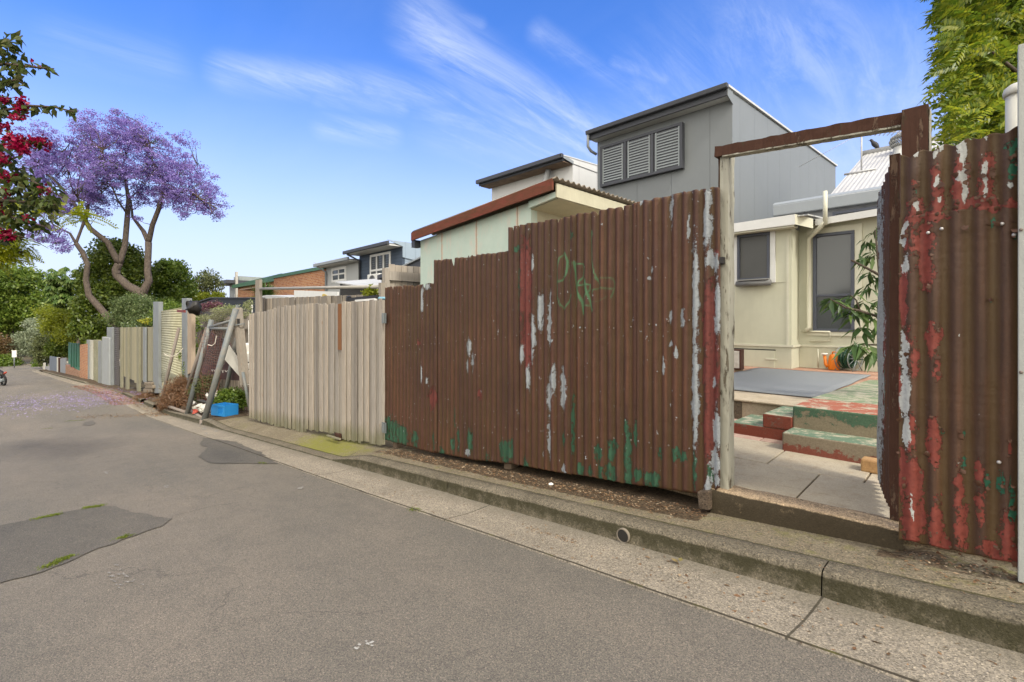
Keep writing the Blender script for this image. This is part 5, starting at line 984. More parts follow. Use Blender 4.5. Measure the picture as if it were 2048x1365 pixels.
# main timber gates
mgm = M_pal; s = mgm.sep(); gz_ = mgm.math('SUBTRACT', s[2], mgm.math('MULTIPLY', s[0], .085)); prev = mgm.b.inputs['Base Color'].links[0].from_socket
mk = mgm.math('MULTIPLY', mgm.step(mgm.math('ADD', gz_, mgm.math('MULTIPLY', mgm.math('SUBTRACT', mgm.noise(9, 5, .7, v=mgm.map((1, 1, .3))), .5), .5)), .42, .2), .6); mgm.col(mgm.mix(mk, prev, (.12, .12, .045))); M_palm = mgm.m
def gz3(px, py, Y=3.2): return atY(px, py, Y).z
gt = thing('timber_gate', 'far leaf of weathered paling double gate, stepped top', 'gate', (Xp(555, 3.2), 3.2, road(-9)+.15), 'paling double gates')
palings('paling_panel', 499, 611, lambda t: lin([(0, gz3(499, 628)), (.12, gz3(510, 627)), (.35, gz3(530, 622)), (.6, gz3(560, 614)), (1, gz3(611, 609))], t), lambda t: lin([(0, gz3(499, 834)), (.5, gz3(548, 851)), (1, gz3(611, 866))], t), 3.2, M_palm, gt, lean=.01)
g2 = thing('timber_gate', 'near leaf of weathered paling double gate beside the iron fence', 'gate', (Xp(690, 3.19), 3.19, road(-7)+.15), 'paling double gates')
palings('paling_panel', 612, 683, lambda t: gz3(612+71*t, 609-1.5*t), lambda t: gz3(612+71*t, 860+8*t), 3.19, M_palm, g2, lean=.03)
palings('paling_panel', 685, 764, lambda t: gz3(685+79*t, 606-6*t), lambda t: gz3(685+79*t, 880+8*t), 3.18, M_palm, g2, lean=.008)
m = wood('warm_batten', (.24, .11, .05), (.16, .075, .035), (.2, .1, .05)).m
MB().box(Xp(678.5, 3.19), 3.168, gz3(682, 700), Xp(685, 3.19), 3.186, gz3(682, 608)).build('batten', m, g2)
MB().box(Xp(760, 3.18), 3.165, gz3(764, 887), Xp(767.5, 3.18), 3.2, gz3(764, 601)).build('stile', M_palm, g2)
for py in (637, 852):
    b = MB().box(Xp(764, 3.15), 3.145, gz3(766, py+10), Xp(771, 3.15), 3.163, gz3(766, py-10)); b.tube([(Xp(768, 3.15), 3.14, gz3(766, py+9)), (Xp(768, 3.15), 3.14, gz3(766, py-9))], .012, 6); b.build('hinge', M_reel, g2)
for (a, b) in ((501, 610), (614, 762)):
    MB().box(Xp(a, 3.24), 3.225, gz3(a, 790)+.0, Xp(b, 3.24), 3.26, gz3(a, 790)+.09).build('rail', Mp2.m, gt if a == 501 else g2)
o = MB().box(Xp(672, 3.17), 3.15, gz3(678, 878), Xp(681, 3.17), 3.25, gz3(678, 866)).build('gate_block', M_pb); tag(o, 'small dark timber block under the gap of the paling gate', 'block')
o = MB().beam(atY(655, 871, 3.12), atY(680, 879, 3.1), .03, .02).build('timber_offcut', M_pal.m); tag(o, 'thin timber offcut lying under the paling gate', 'offcut')
# taller paling fence behind
f2 = thing('paling_fence', 'grey paling fence standing behind the timber gates', 'fence', (Xp(640, 4.2), 4.2, road(-10)))
palings('paling_panel', 512, 772, lambda t: lin([(0, gz3(512, 598, 4.2)), (1, gz3(772, 588, 4.2))], t), lambda t: road(-10)+.0, 4.2, Mp2.m, f2, w=.15, ragt=.006)
for px in (508, 650): MB().box(Xp(px, 4.1), 4.08, road(-12), Xp(px, 4.1)+.1, 4.18, gz3(px, 626 if px == 508 else 592, 4.1)).build('post', Mp2.m, f2)
pf = thing('rail_frame', 'timber post with a long grey pipe rail above the paling fences', 'rail', (Xp(513, 4.0), 4.0, road(-12)))
MB().box(Xp(510.5, 4.0), 4.0, road(-12), Xp(518.5, 4.0), 4.07, gz3(514, 560, 4.0)).build('post', Mp2.m, pf)
MB().box(Xp(757, 4.0), 4.0, road(-7), Xp(762, 4.0), 4.07, gz3(760, 566, 4.0)).build('post', Mp2.m, pf)
MB().tube([atY(517, 578, 4.03), atY(640, 576, 4.03), atY(760, 574, 4.03)], .032, 10).build('pipe_rail', paint('dull_pipe', (.33, .31, .27), .6, .4, 6), pf, True)
# boundary palings seen beside the shed
f3 = thing('paling_fence', 'short new paling fence with wide rail against the mint shed', 'fence', (-7.56, 4.7, road(-7.5)))
mb = MB(); y = 4.4
while y < 5.2: mb.box(-7.56, y+.003, -.6, -7.54, y+.12, EYE+1.0+.01*random.random()); y += .125
mb.build('paling_panel', M_pal.m, f3, bevel=.002, seg=1); MB().box(-7.535, 4.38, EYE+.72, -7.49, 5.2, EYE+.88).build('rail', M_pal.m, f3); MB().box(-7.6, 4.3, -.6, -7.5, 4.395, EYE+.93).build('post', M_pal.m, f3)
# little sheds and things over the fence
t = thing('garden_shed', 'low dark shed with sloping white iron roof in front of pale house', 'shed', atY(720, 640, 7.5))
a, b = Xp(680, 7.5), Xp(757, 7.5); za, zb2 = atY(683, 566, 7.5).z, atY(757, 580, 7.5).z
MB().slab([(a, 7.5, -1.5), (b, 7.5, -1.5), (b, 7.5, zb2-.02), (a, 7.5, za-.02)], (0, 2.4, 0)).build('wall', paint('charcoal_shed', (.045, .042, .038), .8, .4, 2), t)
MB().slab([(a-.1, 7.35, za), (b+.1, 7.35, zb2+.0), (b+.1, 7.35, zb2+.04), (a-.1, 7.35, za+.04)], (0, 2.7, .35)).build('roof', M_wroof, t)
t = thing('black_shed', 'small black gabled shed roof beside the short paling fence', 'shed', atY(768, 640, 6.0))
MB().slab([atY(754, 560, 6.2), atY(800, 541, 6.2), atY(800, 533, 6.2), atY(754, 551, 6.2)], (0, 1.6, 0)).build('roof', M_dk, t, bevel=.01); MB().slab([atY(763, 640, 6.25), atY(800, 640, 6.25), atY(800, 541, 6.25), atY(763, 556, 6.25)], (0, 1.5, 0)).build('wall', M_dark, t)
t = thing('dark_annexe', 'black sloping roof between the navy house and the mint shed', 'shed', atY(820, 560, 11)); MB().slab([atY(800, 535, 11), atY(860, 506, 11), atY(860, 560, 11), atY(800, 560, 11)], (0, 2, 0)).build('roof', M_dk, t); MB().slab([atY(800, 533, 10.9), atY(860, 504, 10.9), atY(860, 507, 10.9), atY(800, 536, 10.9)], (0, 2, 0)).build('roof_edge', M_gf, t)
M_sgn = paint('white_board', (.66, .66, .62), .5, .2, 3)
t = thing('white_board', 'white panel with a yellow shape standing in front of the brick wall', 'board', atY(630, 610, 6)); MB().slab([atY(588, 600, 6), atY(675, 596, 6), atY(675, 584, 6), atY(588, 581, 6)], (0, .04, 0)).build('panel', M_sgn, t)
MB().slab([atY(644, 597, 5.985), atY(658, 596, 5.985), atY(652, 590, 5.985), atY(647, 588, 5.985), atY(644, 590, 5.985)], (0, .01, 0)).build('yellow_shape', paint('yellow_paint', (.55, .40, .08), .5), t)
t = thing('low_roof', 'scrap of white corrugated roofing beside the yucca', 'roof sheet', atY(545, 600, 6)); MB().slab([atY(517, 598, 6.4), atY(575, 597, 6.4), atY(575, 594, 6.4), atY(530, 591, 6.4), atY(519, 594, 6.4)], (0, 1, .05)).build('roof_sheet', M_wroof, t)
t = thing('folded_rack', 'black folded rack and blue tarpaulin resting on the paling fence', 'rack', atY(725, 600, 3.7)); MB().beam(atY(695, 600, 3.7), atY(755, 594, 3.7), .05, .05).build('bar', M_dark, t); MB().beam(atY(697, 602, 3.7), atY(698, 593, 3.7), .06, .06).build('bar_end', M_dark, t)
MB().slab([atY(755, 600, 3.65), atY(769, 600, 3.65), atY(769, 594, 3.65), atY(755, 594, 3.65)], (0, .3, 0)).build('tarpaulin', paint('pale_blue_tarp', (.22, .42, .50), .5), t, bevel=.02); MB().beam(atY(712, 602, 3.68), atY(752, 599, 3.68), .04, .03).build('white_rail', M_wh, t)
tree('creeper', 'pale leafy creeper peeping over the paling fence near the shed', 'creeper', [(743, 584, 12, 4, 8.2)], 20, 26, .1, .05, yelg, (743, 590, 8.2), crown='foliage')
t = thing('dark_shed', 'long low black shed roof below the yucca', 'shed', atY(450, 640, 6.2)); MB().slab([atY(383, 650, 6.2), atY(514, 650, 6.2), atY(514, 597, 6.2), atY(420, 597, 6.2), atY(383, 609, 6.2)], (0, 3, 0)).build('wall', paint('black_colorbond', (.028, .03, .033), .6, .2, 2), t)
MB().slab([atY(383, 609, 6.1), atY(420, 597, 6.1), atY(514, 597, 6.1), atY(514, 595, 6.1), atY(420, 595, 6.1), atY(383, 607, 6.1)], (0, 3, 0)).build('roof_edge', M_dk, t)
o = MB().tube([atY(497, 622, 5.8), atY(504, 610, 5.8), atY(504, 625, 5.8)], .03, 6).build('white_pipe', M_wh); tag(o, 'bent white pipe end in front of the black shed', 'pipe')
# ---- fence line beyond the rubbish heap (walls stand on the bent lane edge)
def fpanel(px0, px1, t0, t1, b0, b1, name, mat, parent, th=.06, dy=0.0, bev=.004):
    P = [atF(px0, b0, dy), atF(px1, b1, dy), atF(px1, t1, dy), atF(px0, t0, dy)]
    P[3].x = P[0].x; P[3].y = P[0].y; P[2].x = P[1].x; P[2].y = P[1].y
    return MB().slab(P, (.01, th, 0)).build(name, mat, parent, bevel=bev)
M_gst = paint('galvanised_steel', (.20, .215, .215), .5, .35, 2.5, (.13, .13, .115))
def spost(px0, px1, t, b, label, cat='post', mat=None, name='steel_post', dy=-.06, th=.14):
    c = atF(px0, b, dy); q = thing(name, label, cat, c); fpanel(px0, px1, t, t, b, b, 'post_shaft', mat or M_gst, q, th, dy, .012); return q
def ribs(name, c, pitch, dk=.35, amp=.03):
    m = NT(name, .65, .3); s = m.sep(); q = m.math('FRACT', m.math('MULTIPLY', s[2], 1/pitch)); m.col(m.mix(m.step(q, .74, .97), m.mix(m.step(m.noise(3, 6, .7), .35, .7), c, tuple(x*.78 for x in c)), tuple(x*dk for x in c))); m.bump(m.math('MULTIPLY', m.math('SINE', m.math('MULTIPLY', q, math.pi)), 1), amp); return m.m
def ribdoor(px0, px1, t0, t1, b0, b1, parent, mat, pitch, amp=.03, dy=0.0):
    A = atF(px0, b0, dy); B = atF(px1, b1, dy); zt0 = atF(px0, t0, dy).z; zt1 = atF(px1, t1, dy).z; V = []; n = 0
    zlo = min(A.z, B.z); zz = np.arange(zlo, max(zt0, zt1)+.01, pitch/7); 
    for z in zz:
        a_ = abs(math.sin(math.pi*(z-zlo)/pitch))**.6*amp
        V += [(A.x, A.y-a_, max(A.z, min(z, zt0))), (B.x, B.y-a_, max(B.z, min(z, zt1)))]
    i = np.arange(len(zz)-1)*2; o = npmesh('ribbed_panel', V, np.stack([i, i+1, i+3, i+2], 1), mat, parent, True); q = o.modifiers.new('s', 'SOLIDIFY'); q.thickness = .01; return o
t = thing('ribbed_door', 'cream ribbed panel door with rounded top between steel posts', 'door', atF(340, 775)); M_rc = paint('cream_ribbed', (.42, .40, .27), .6, .45, 2.5, (.25, .24, .15))
ribdoor(319, 366, 624, 616, 765, 755, t, M_rc, .085, .028, .05); fpanel(319, 366, 765, 755, 797, 790, 'base_board', M_rc, t, .05, .05)
spost(363.5, 373.5, 597, 765, 'tall steel post right of the cream ribbed door', dy=-.02); spost(306, 317, 604, 787, 'tall steel post left of the cream ribbed door')
t = thing('timber_post', 'pale timber post strapped behind the tall steel post', 'post', atF(378, 740)); fpanel(374, 383, 614, 616, 750, 745, 'post_shaft', wood('new_post', (.45, .36, .26), (.35, .27, .2), (.4, .3, .22)).m, t, .1)
t = thing('crumpled_plastic', 'crumpled black and red plastic bag hanging on the timber post', 'plastic bag', atF(388, 615)); c = atF(387, 614, -.1); b = MB(); b.tube([c+Vector((-.25+.05*k_, 0, .04*math.sin(k_*.7))) for k_ in range(12)], [.06+.11*math.sin(math.pi*(k_+.6)/12) for k_ in range(12)], 14); o = b.build('bag', M_dark, t, True)
for v in o.data.vertices: v.co += Vector((mnoise.noise(v.co*7), mnoise.noise(v.co*7+Vector((3, 3, 3))), mnoise.noise(v.co*7+Vector((9, 3, 3)))))*.13
MB().beam(c+Vector((-.4, -.3, -.12)), c+Vector((.5, -.3, -.14)), .05, .07).build('red_strap', paint('dull_red', (.16, .03, .025), .6), t)
# weathered paling fence on posts
t = thing('paling_fence', 'mossy weathered paling fence raised on short posts, gaps below', 'fence', atF(272, 780))
mb = MB(); px = 240.0
M_mossp = wood('mossy_paling', (.29, .27, .20), (.19, .18, .12), (.20, .20, .10)); 
while px < 305:
    w_ = 3.4+2.6*random.random(); q = min(px+w_, 305.5); tt = (px-240)/65; b_ = 750+13*min(1, tt*2.2) if tt < .42 else (768-5*tt if tt < .6 else 757+6*tt); tp = 655-1.5*tt+random.random()
    P = [atF(px, b_, -.02*random.random()), atF(q, b_+1, 0), atF(q, tp, 0), atF(px, tp, -.01)]; P[3].x, P[3].y = P[0].x, P[0].y; P[2].x, P[2].y = P[1].x, P[1].y; mb.slab(P, (0, .02, 0)); px = q
mb.build('paling_panel', M_mossp.m, t)
for a, b, tp, bt in ((251, 255, 655, 785), (273, 277.5, 655, 787), (240, 243, 655, 781)): fpanel(a, b, tp, tp, bt, bt, 'post', M_mossp.m, t, .08, -.09)
fpanel(286, 290.5, 655, 655, 765, 765, 'steel_post', M_gst, t, .05, -.08)
for a, b in ((256, 261), (274, 281)): fpanel(a, b, 776, 776, 788, 788, 'stub', concrete('stub_conc', (.3, .3, .29), (.2, .2, .19), 0).m, t, .15, .05)
t = thing('rubble_stack', 'stack of broken stones under the end of the mossy paling fence', 'stones', atF(295, 785, -.2))
for k, (a, b, c_, d_) in enumerate(((286, 303, 778, 786), (290, 305, 771, 778), (288, 302, 765, 771))): fpanel(a, b, c_, c_, d_, d_, 'stone', concrete('rubble%d' % k, (.26, .22, .17), (.16, .13, .10), 0).m, t, .25, -.15, .03)
t = thing('roller_door', 'dark charcoal ribbed panel door behind the jacaranda trunk', 'door', atF(230, 775)); ribdoor(224, 239.5, 654, 655, 772, 781, t, paint('charcoal_ribbed', (.075, .068, .065), .6, .3, 2), .10, .03, .05)
spost(213.5, 224, 655, 774, 'grey steel post between pale pillar and dark ribbed door'); 
t = thing('rendered_pillar', 'leaning pale grey rendered pillar with stain patches', 'pillar', atF(212, 775)); fpanel(204, 218, 674, 676, 775, 777, 'pillar_block', paint('pale_render', (.27, .285, .285), .8, .4, 1.5, (.22, .22, .2)), t, .3, -.12, .03)
t = thing('ribbed_panel', 'narrow pinkish ribbed panel left of the pale pillar', 'door', atF(206, 770)); ribdoor(201, 208, 686, 684, 768, 770, t, paint('pink_ribbed', (.42, .36, .31), .6, .3, 2), .09, .03)
spost(196, 202, 682, 772, 'darker steel post between the two narrow ribbed panels', dy=-.1)
spost(187, 197, 680, 770, 'broad mossy concrete gatepost beside white ribbed panel', mat=concrete('mossy_post', (.30, .29, .22), (.2, .2, .13), 0).m, name='gatepost', dy=-.06)
t = thing('ribbed_panel', 'narrow white ribbed panel beside the brick pier', 'door', atF(180, 765)); ribdoor(177, 187.5, 680, 681, 763, 767, t, paint('white_ribbed', (.40, .385, .32), .6, .3, 2), .09, .03)
spost(173, 177, 680, 764, 'slim steel post against the brick pier')
t = thing('brick_pier', 'orange brick gate pier beside green metal fence sheets', 'pier', atF(166, 765)); fpanel(159.5, 173.5, 690, 688, 763, 766, 'pier', brickmat('pier_brick', (.40, .19, .09), (.26, .09, .045), (.40, .32, .24), 1.2), t, .45, -.1)
t = thing('green_fence', 'green metal sheet fence on a low brick wall', 'fence', atF(148, 750)); fpanel(136.5, 159.5, 685, 689, 727, 744, 'sheet', ribs('green_sheet', (.03, .13, .08), 5.0), t, .05)
for px in (141, 146, 151, 156): fpanel(px, px+1, 687, 688, 732, 735, 'rib', paint('green_rib', (.02, .085, .05), .5), t, .05, -.05)
fpanel(131, 159.5, 730, 743, 757, 763, 'brick_base', brickmat('base_brick', (.30, .16, .10), (.2, .1, .06), (.35, .28, .2), 1.2), t, .3, -.04)
t = thing('grey_gate', 'plain grey gate between cream post and the low brick wall', 'gate', atF(125, 755)); fpanel(118.5, 131, 718, 716, 755, 757, 'gate_panel', paint('mid_grey_gate', (.22, .23, .24), .6, .3, 1.5), t)
spost(113.5, 116, 715, 752, 'slim cream post beside the grey gate', mat=M_cream, name='cream_post'); spost(116.2, 118.3, 716, 754, 'dark timber post beside the grey gate', mat=M_pb, name='timber_post')
t = thing('dark_gate', 'shaded blue grey gate under the dark shrub', 'gate', atF(106, 750)); fpanel(99, 113.3, 712, 715, 746, 752, 'gate_panel', paint('blue_grey_gate', (.12, .14, .17), .6, .3, 1.5), t)
spost(85.5, 88, 726, 747, 'short white post at the far end of the fences', mat=M_cream, name='white_post'); t = thing('low_fence', 'low grey slatted fence beside the short white post', 'fence', atF(93, 748)); fpanel(88.5, 98.5, 733, 733, 747, 750, 'panel', ribs('grey_slat', (.3, .3, .3), 4), t)
# ------------------------------------------------------------------ rubbish corner
M_pipe = NT('galvanised_pipe', .5, .4); n = M_pipe.noise(5, 5, .7); M_pipe.col(M_pipe.mix(M_pipe.step(n, .4, .7), (.13, .145, .142), (.19, .17, .14))); M_pipe = M_pipe.m
M_rpipe = paint('rusty_pipe', (.20, .18, .155), .7, .5, 6, (.16, .1, .07))
pfm = thing('pipe_frame', 'leaning galvanised pipe gate frames propped at the kerb', 'gate frame', atD(372, 838, 12.7))
def pipe(a, b, r=.03, mat=None, name='pipe'): MB().tube([atD(*a), atD(*b)], r, 10).build(name, mat or M_pipe, pfm, True)
pipe((318, 822, 14.9), (358, 656, 14.9), .045, M_rpipe); pipe((372, 838, 12.7), (423, 640, 12.9), .06); pipe((406, 850, 11.15), (472, 618, 11.5), .066); pipe((446, 812, 12.5), (473, 678, 12.2), .05); pipe((366, 806, 14.3), (414, 655, 13.9), .045, M_rpipe)
pipe((322, 808, 14.8), (371, 825, 12.9), .04, M_rpipe, 'rail'); pipe((380, 820, 13.4), (408, 840, 11.3), .04, M_rpipe, 'rail'); pipe((396, 800, 13.2), (446, 812, 12.5), .035, M_pipe, 'rail')
pipe((419, 657, 12.9), (457, 658, 11.7), .035, M_pipe, 'rail'); pipe((418, 655, 12.9), (466, 641, 11.6), .035, M_pipe, 'rail')
c = atD(405, 846, 11.15); MB().lathe(c-Vector((0, 0, .13)), [(.09, 0), (.085, .02), (.06, .05), (.06, .2)], 10).build('foot_socket', M_rpipe, pfm, True)
# netting on the frames
def net(name, P00, P10, P11, P01, nu, nv, r, mat, parent, sag=.04):
    b = MB(); P = [[None]*(nv+1) for _ in range(nu+1)]
    for i in range(nu+1):
        for j in range(nv+1):
            u_, v_ = i/nu, j/nv; q = P00.lerp(P10, u_).lerp(P01.lerp(P11, u_), v_); q = q+Vector((mnoise.noise(q*3), mnoise.noise(q*3+Vector((4, 4, 4))), mnoise.noise(q*3+Vector((8, 1, 4)))))*sag; P[i][j] = q
    for i in range(nu+1): b.tube(P[i], r, 3, False)
    for j in range(nv+1): b.tube([P[i][j] for i in range(nu+1)], r, 3, False)
    return b.build(name, mat, parent)
M_wire = paint('dull_wire', (.20, .17, .14), .6); M_rnet = paint('red_netting', (.20, .085, .06), .7)
net('wire_mesh', atD(412, 650, 13.2), atD(462, 646, 12.2), atD(450, 730, 12.3), atD(400, 730, 13.2), 14, 16, .005, M_wire, pfm); net('wire_mesh', atD(398, 640, 13.9), atD(500, 640, 11.9), atD(500, 620, 11.9), atD(410, 618, 13.9), 26, 5, .004, M_wire, pfm, .03)
net('netting', atD(404, 665, 12.85), atD(448, 662, 12.3), atD(432, 805, 12.3), atD(384, 800, 12.9), 13, 22, .0035, M_rnet, pfm, .10)
# discarded signboard
sb = thing('signboard', 'discarded maroon signboard with faded lettering behind the netting', 'sign', atD(430, 770, 13.2))
m = NT('maroon_signboard', .6, .3); m.col(m.mix(m.step(m.noise(5, 6, .7), .35, .7), (.075, .035, .032), (.035, .02, .02))); M_mar = m.m
Q = [atD(402, 756, 13.6), atD(482, 762, 12.2), atD(458, 685, 12.5), atD(412, 662, 13.5)]; MB().slab(Q, (.0, .03, 0)).build('board', M_mar, sb)
nrm = (Q[1]-Q[0]).cross(Q[3]-Q[0]).normalized(); nrm = nrm if nrm.y < 0 else -nrm
def onb(px, py, off=.012):   # point of the board's own plane
    r = ray(px, py); o_ = Vector((0, 0, EYE)); k = (Q[0]+nrm*off-o_).dot(nrm)/r.dot(nrm); return o_+r*k
def deco(name, pts, mat, off=.012): return MB().slab([onb(*p, off) for p in pts], -nrm*.004).build(name, mat, sb)
M_redp = paint('faded_red', (.36, .06, .035), .6, .3, 9)
deco('red_emblem', [(413, 688), (419, 690), (424, 712), (430, 722), (427, 732), (418, 716)], M_redp); deco('red_emblem', [(425, 710), (432, 704), (438, 724), (437, 735), (428, 736), (427, 726)], M_redp); deco('red_emblem', [(431, 696), (434, 694), (440, 712), (436, 712)], M_redp)
M_let = paint('faded_white_letter', (.62, .59, .53), .6, .4, 9)
def stroke(px, w=.035, name='lettering'):
    b = MB(); P = [onb(*p, .016) for p in px]
    for a, c_ in zip(P, P[1:]): b.beam(a, c_, w, .004, nrm)
    return b
b = MB()
def add(px):
    P = [onb(*p, .016) for p in px]
    for a, c_ in zip(P, P[1:]): b.beam(a, c_, .022, .004, nrm)
add([(421, 733), (425, 744), (427, 737), (430, 745), (432, 734)]); add([(441, 746), (442, 736), (446, 746), (447, 736)]); add([(450, 741), (449.5, 737), (452, 735.5), (455, 737), (455, 742), (452, 744), (450, 741)]); add([(457, 743), (460, 735)])
b.build('lettering', M_let, sb)
Q2 = [onb(404, 757, .02), onb(434, 764, .02), onb(430, 772, .02), onb(409, 769, .02)]; MB().slab(Q2, -nrm*.01).build('white_strip', M_let, sb); b = MB()
def add2(px):
    P = [onb(*p, .034) for p in px]
    for a, c_ in zip(P, P[1:]): b.beam(a, c_, .014, .004, nrm)
add2([(410, 761), (408.5, 764), (410.5, 766.5), (412.5, 764), (410, 761)]); add2([(415, 761), (415, 766), (417.5, 766.5), (418, 762)]); add2([(420, 762), (425, 763)]); add2([(422.5, 763), (422, 768)]); add2([(427, 763), (426.5, 769)]); add2([(430, 764), (429.5, 770)]); add2([(427, 766), (430, 767)])
b.build('lettering', M_mar, sb)
wb_ = thing('timber_board', 'pale timber panel leaning diagonally behind the pipe frames', 'board', atD(470, 760, 12.2)); MB().slab([atD(450, 690, 12.1), atD(456, 690, 12.1), atD(489, 738, 11.7), atD(492, 768, 11.7), atD(446, 716, 12.1)], (0, .03, 0)).build('panel', paint('pale_board', (.46, .44, .38), .7, .3, 4), wb_)
ws = thing('white_crate', 'broken white plastic rubbish beside the timber gate', 'rubbish', atD(490, 740, 12.4))
for k, (a, b_, c_, d_, dd) in enumerate(((475, 498, 688, 708, 12.8), (482, 499, 706, 722, 12.7), (484, 499, 728, 736, 12.5), (484, 499, 742, 750, 12.4), (480, 498, 757, 768, 12.3))):
    MB().slab([atD(a, d_, dd), atD(b_, d_+3, dd), atD(b_, c_+2, dd), atD(a, c_, dd)], (.0, .25, .02)).build('plastic_piece', M_wh, ws, bevel=.01)
MB().slab([atD(474, 758, 12.9), atD(500, 762, 12.9), atD(500, 700, 12.9), atD(470, 706, 12.9)], (0, .05, 0)).build('dark_backing', M_dark, ws)
o = MB().slab([atD(496, 640, 11.95), atD(500, 640, 11.95), atD(501, 775, 11.95), atD(499, 775, 11.95)], (0, .05, 0)).build('white_downpipe', M_wh); tag(o, 'narrow white pipe standing against the end of the timber gate', 'pipe')
# leaning timber post and its metal strut
lt = thing('leaning_post', 'thick grey timber post leaning beside the timber gate with strut', 'post', atD(495, 825, 11.2)); ragbox(atD(490, 770, 11.45), atD(475, 617, 11.6), .17, .12, 'post_shaft', Mp2.m, lt, 20, .006, 4); MB().box(0, 0, 0, .001, .001, .001)
MB().tube([atD(486, 745, 11.3), atD(500, 823, 11.2)], .035, 8).build('strut', M_pipe, lt, True); c = atD(477, 642, 11.48); MB().box(c.x-.05, c.y-.03, c.z-.09, c.x+.04, c.y+.02, c.z+.05).build('mortice', M_dark, lt)
b = MB(); 
for k in range(3):
    c = atD(479, 648+k*1.5, 11.55); b.tube([c+Vector((.13*math.cos(a), .11*math.sin(a), .015*math.sin(a*2+k))) for a in np.linspace(0, 6.283, 18)], .006, 5, False)
b.build('wire_tie', M_gst, lt)
o = MB().tube([atD(469, 640, 13.0), atD(476, 611, 13.0)], .05, 8).build('steel_stake', M_gst); tag(o, 'short galvanised stake behind the leaning timber post', 'stake')
# small old fence at the back
t = thing('paling_fence', 'old grey palings at the back of the rubbish heap', 'fence', atY(440, 720, 4.6)); palings('paling_panel', 376, 500, lambda t: gz3(376, 640, 4.6)+.1*t, lambda t: road(-17)-.2, 4.6, Mp2.m, t, w=.16, ragt=.03)
MB().beam(atY(380, 657, 4.5), atY(500, 655, 4.5), .07, .09).build('rail', Mp2.m, t); MB().slab([atY(455, 640, 4.5), atY(500, 638, 4.5), atY(500, 660, 4.5), atY(455, 660, 4.5)], (0, .05, 0)).build('board', Mp2.m, t)
vari = leafmat('variegated_leaf', [(.30, .32, .12), (.16, .22, .06), (.50, .48, .28), (.22, .26, .08)], .4); purp = leafmat('purple_bract', [(.14, .03, .085), (.19, .05, .10), (.14, .12, .05), (.22, .12, .11)], .4)
tree('creeper', 'cream variegated creeper spilling over the back palings', 'creeper', [(455, 622, 28, 10, 16.6), (490, 632, 16, 8, 15), (430, 636, 40, 5, 16.8), (395, 636, 18, 8, 18)], 210, 34, .13, .045, vari, (450, 640, 16.5), crown='foliage', shell=1)
tree('creeper', 'purple flowering creeper against the black shed wall', 'creeper', [(403, 616, 14, 7, 18), (425, 612, 22, 7, 17.5)], 70, 34, .14, .05, purp, (410, 630, 18), crown='flowers', shell=1)
tree('creeper', 'light stalky creeper climbing in front of the black shed', 'creeper', [(495, 612, 9, 12, 15)], 24, 26, .12, .04, vari, (495, 630, 15), crown='foliage', shell=1)
tree('weeds', 'leafy green weeds growing behind the blue crate', 'weeds', [(462, 792, 18, 12, 12.1), (445, 800, 12, 8, 12.1), (478, 800, 10, 14, 11.8)], 120, 36, .15, .07, midg, (460, 815, 12), crown='foliage', up=1)
tree('weeds', 'wiry dull green weeds tangled below the signboard', 'weeds', [(412, 770, 18, 20, 13), (398, 785, 12, 16, 13.3)], 150, 30, .16, .055, oliv, (405, 805, 13), crown='foliage')
tree('creeper', 'thin green creeper climbing beside the timber post', 'creeper', [(385, 700, 9, 30, 15.5), (372, 710, 10, 8, 15.6), (380, 745, 10, 20, 15), (390, 650, 8, 14, 16)], 120, 26, .16, .06, midg, (380, 770, 15.3), crown='foliage')
M_dry = leafmat('dry_brown_leaf', [(.17, .085, .04), (.24, .13, .07), (.10, .055, .03), (.30, .19, .11)], .2)
n = 11000; Cn = lobes_points([(360, 780, 22, 18, 14.6), (350, 800, 22, 12, 14.3), (385, 795, 16, 14, 13.8), (335, 812, 10, 6, 14.8), (300, 795, 22, 5, 18.5), (375, 765, 14, 12, 14.8)], 600, .5)
P = clumps(Cn, 18, .16); Dv = rng.standard_normal((len(P), 3)); 
o = leafset('dry_brush', P, Dv, rng.standard_normal((len(P), 3)), .16, .014, M_dry); tag(o, kind='stuff')
m = NT('heap_soil', .95); m.col(m.mix(m.noise(9, 6, .75), (.05, .035, .022), (.17, .12, .08))); m.bump(m.noise(25, 6, .75), .04)
def heapz(x, y):
    d = math.exp(-((x+16.2)/2.2)**2)*.55+math.exp(-((x+12.9)/1.6)**2)*.0; return road(x)+.1-.05*math.exp(-((x+12.9)/1.2)**2)+d*max(0, min(1, (y-2.9)/.6))+.05*mnoise.noise(Vector((x*3, y*3, 0)))
o = grid('garden_soil', np.arange(-24, -12.1, .2), np.arange(2.86, 6, .15), lambda x, y: (x, y, heapz(x, y)-max(0, x+12.7)*.25), m.m); tag(o, kind='structure')
# paper rubbish
t = thing('paper_rubbish', 'crumpled newspaper and red wrapper between the pipe frames', 'rubbish', atD(395, 822, 12.6))
for k, (px, py, dd, mt_, sz_) in enumerate(((385, 808, 13.0, M_wh, .12), (395, 815, 12.6, M_cream, .11), (403, 812, 12.5, M_cream, .12), (393, 822, 12.3, M_redp, .11), (408, 820, 12.2, M_cream, .14), (430, 795, 12.6, M_wh, .2))):
    b = MB(); b.lathe(atD(px, py, dd), [(.02, -.3*sz_), (sz_*.8, -.15*sz_), (sz_, .1*sz_), (sz_*.5, .4*sz_), (.02, .5*sz_)], 9); o = b.build('paper', mt_, t)
    for v in o.data.vertices: v.co += Vector((mnoise.noise(v.co*11), mnoise.noise(v.co*11+Vector((3, 3, 3))), mnoise.noise(v.co*11+Vector((9, 3, 3)))))*sz_*.9
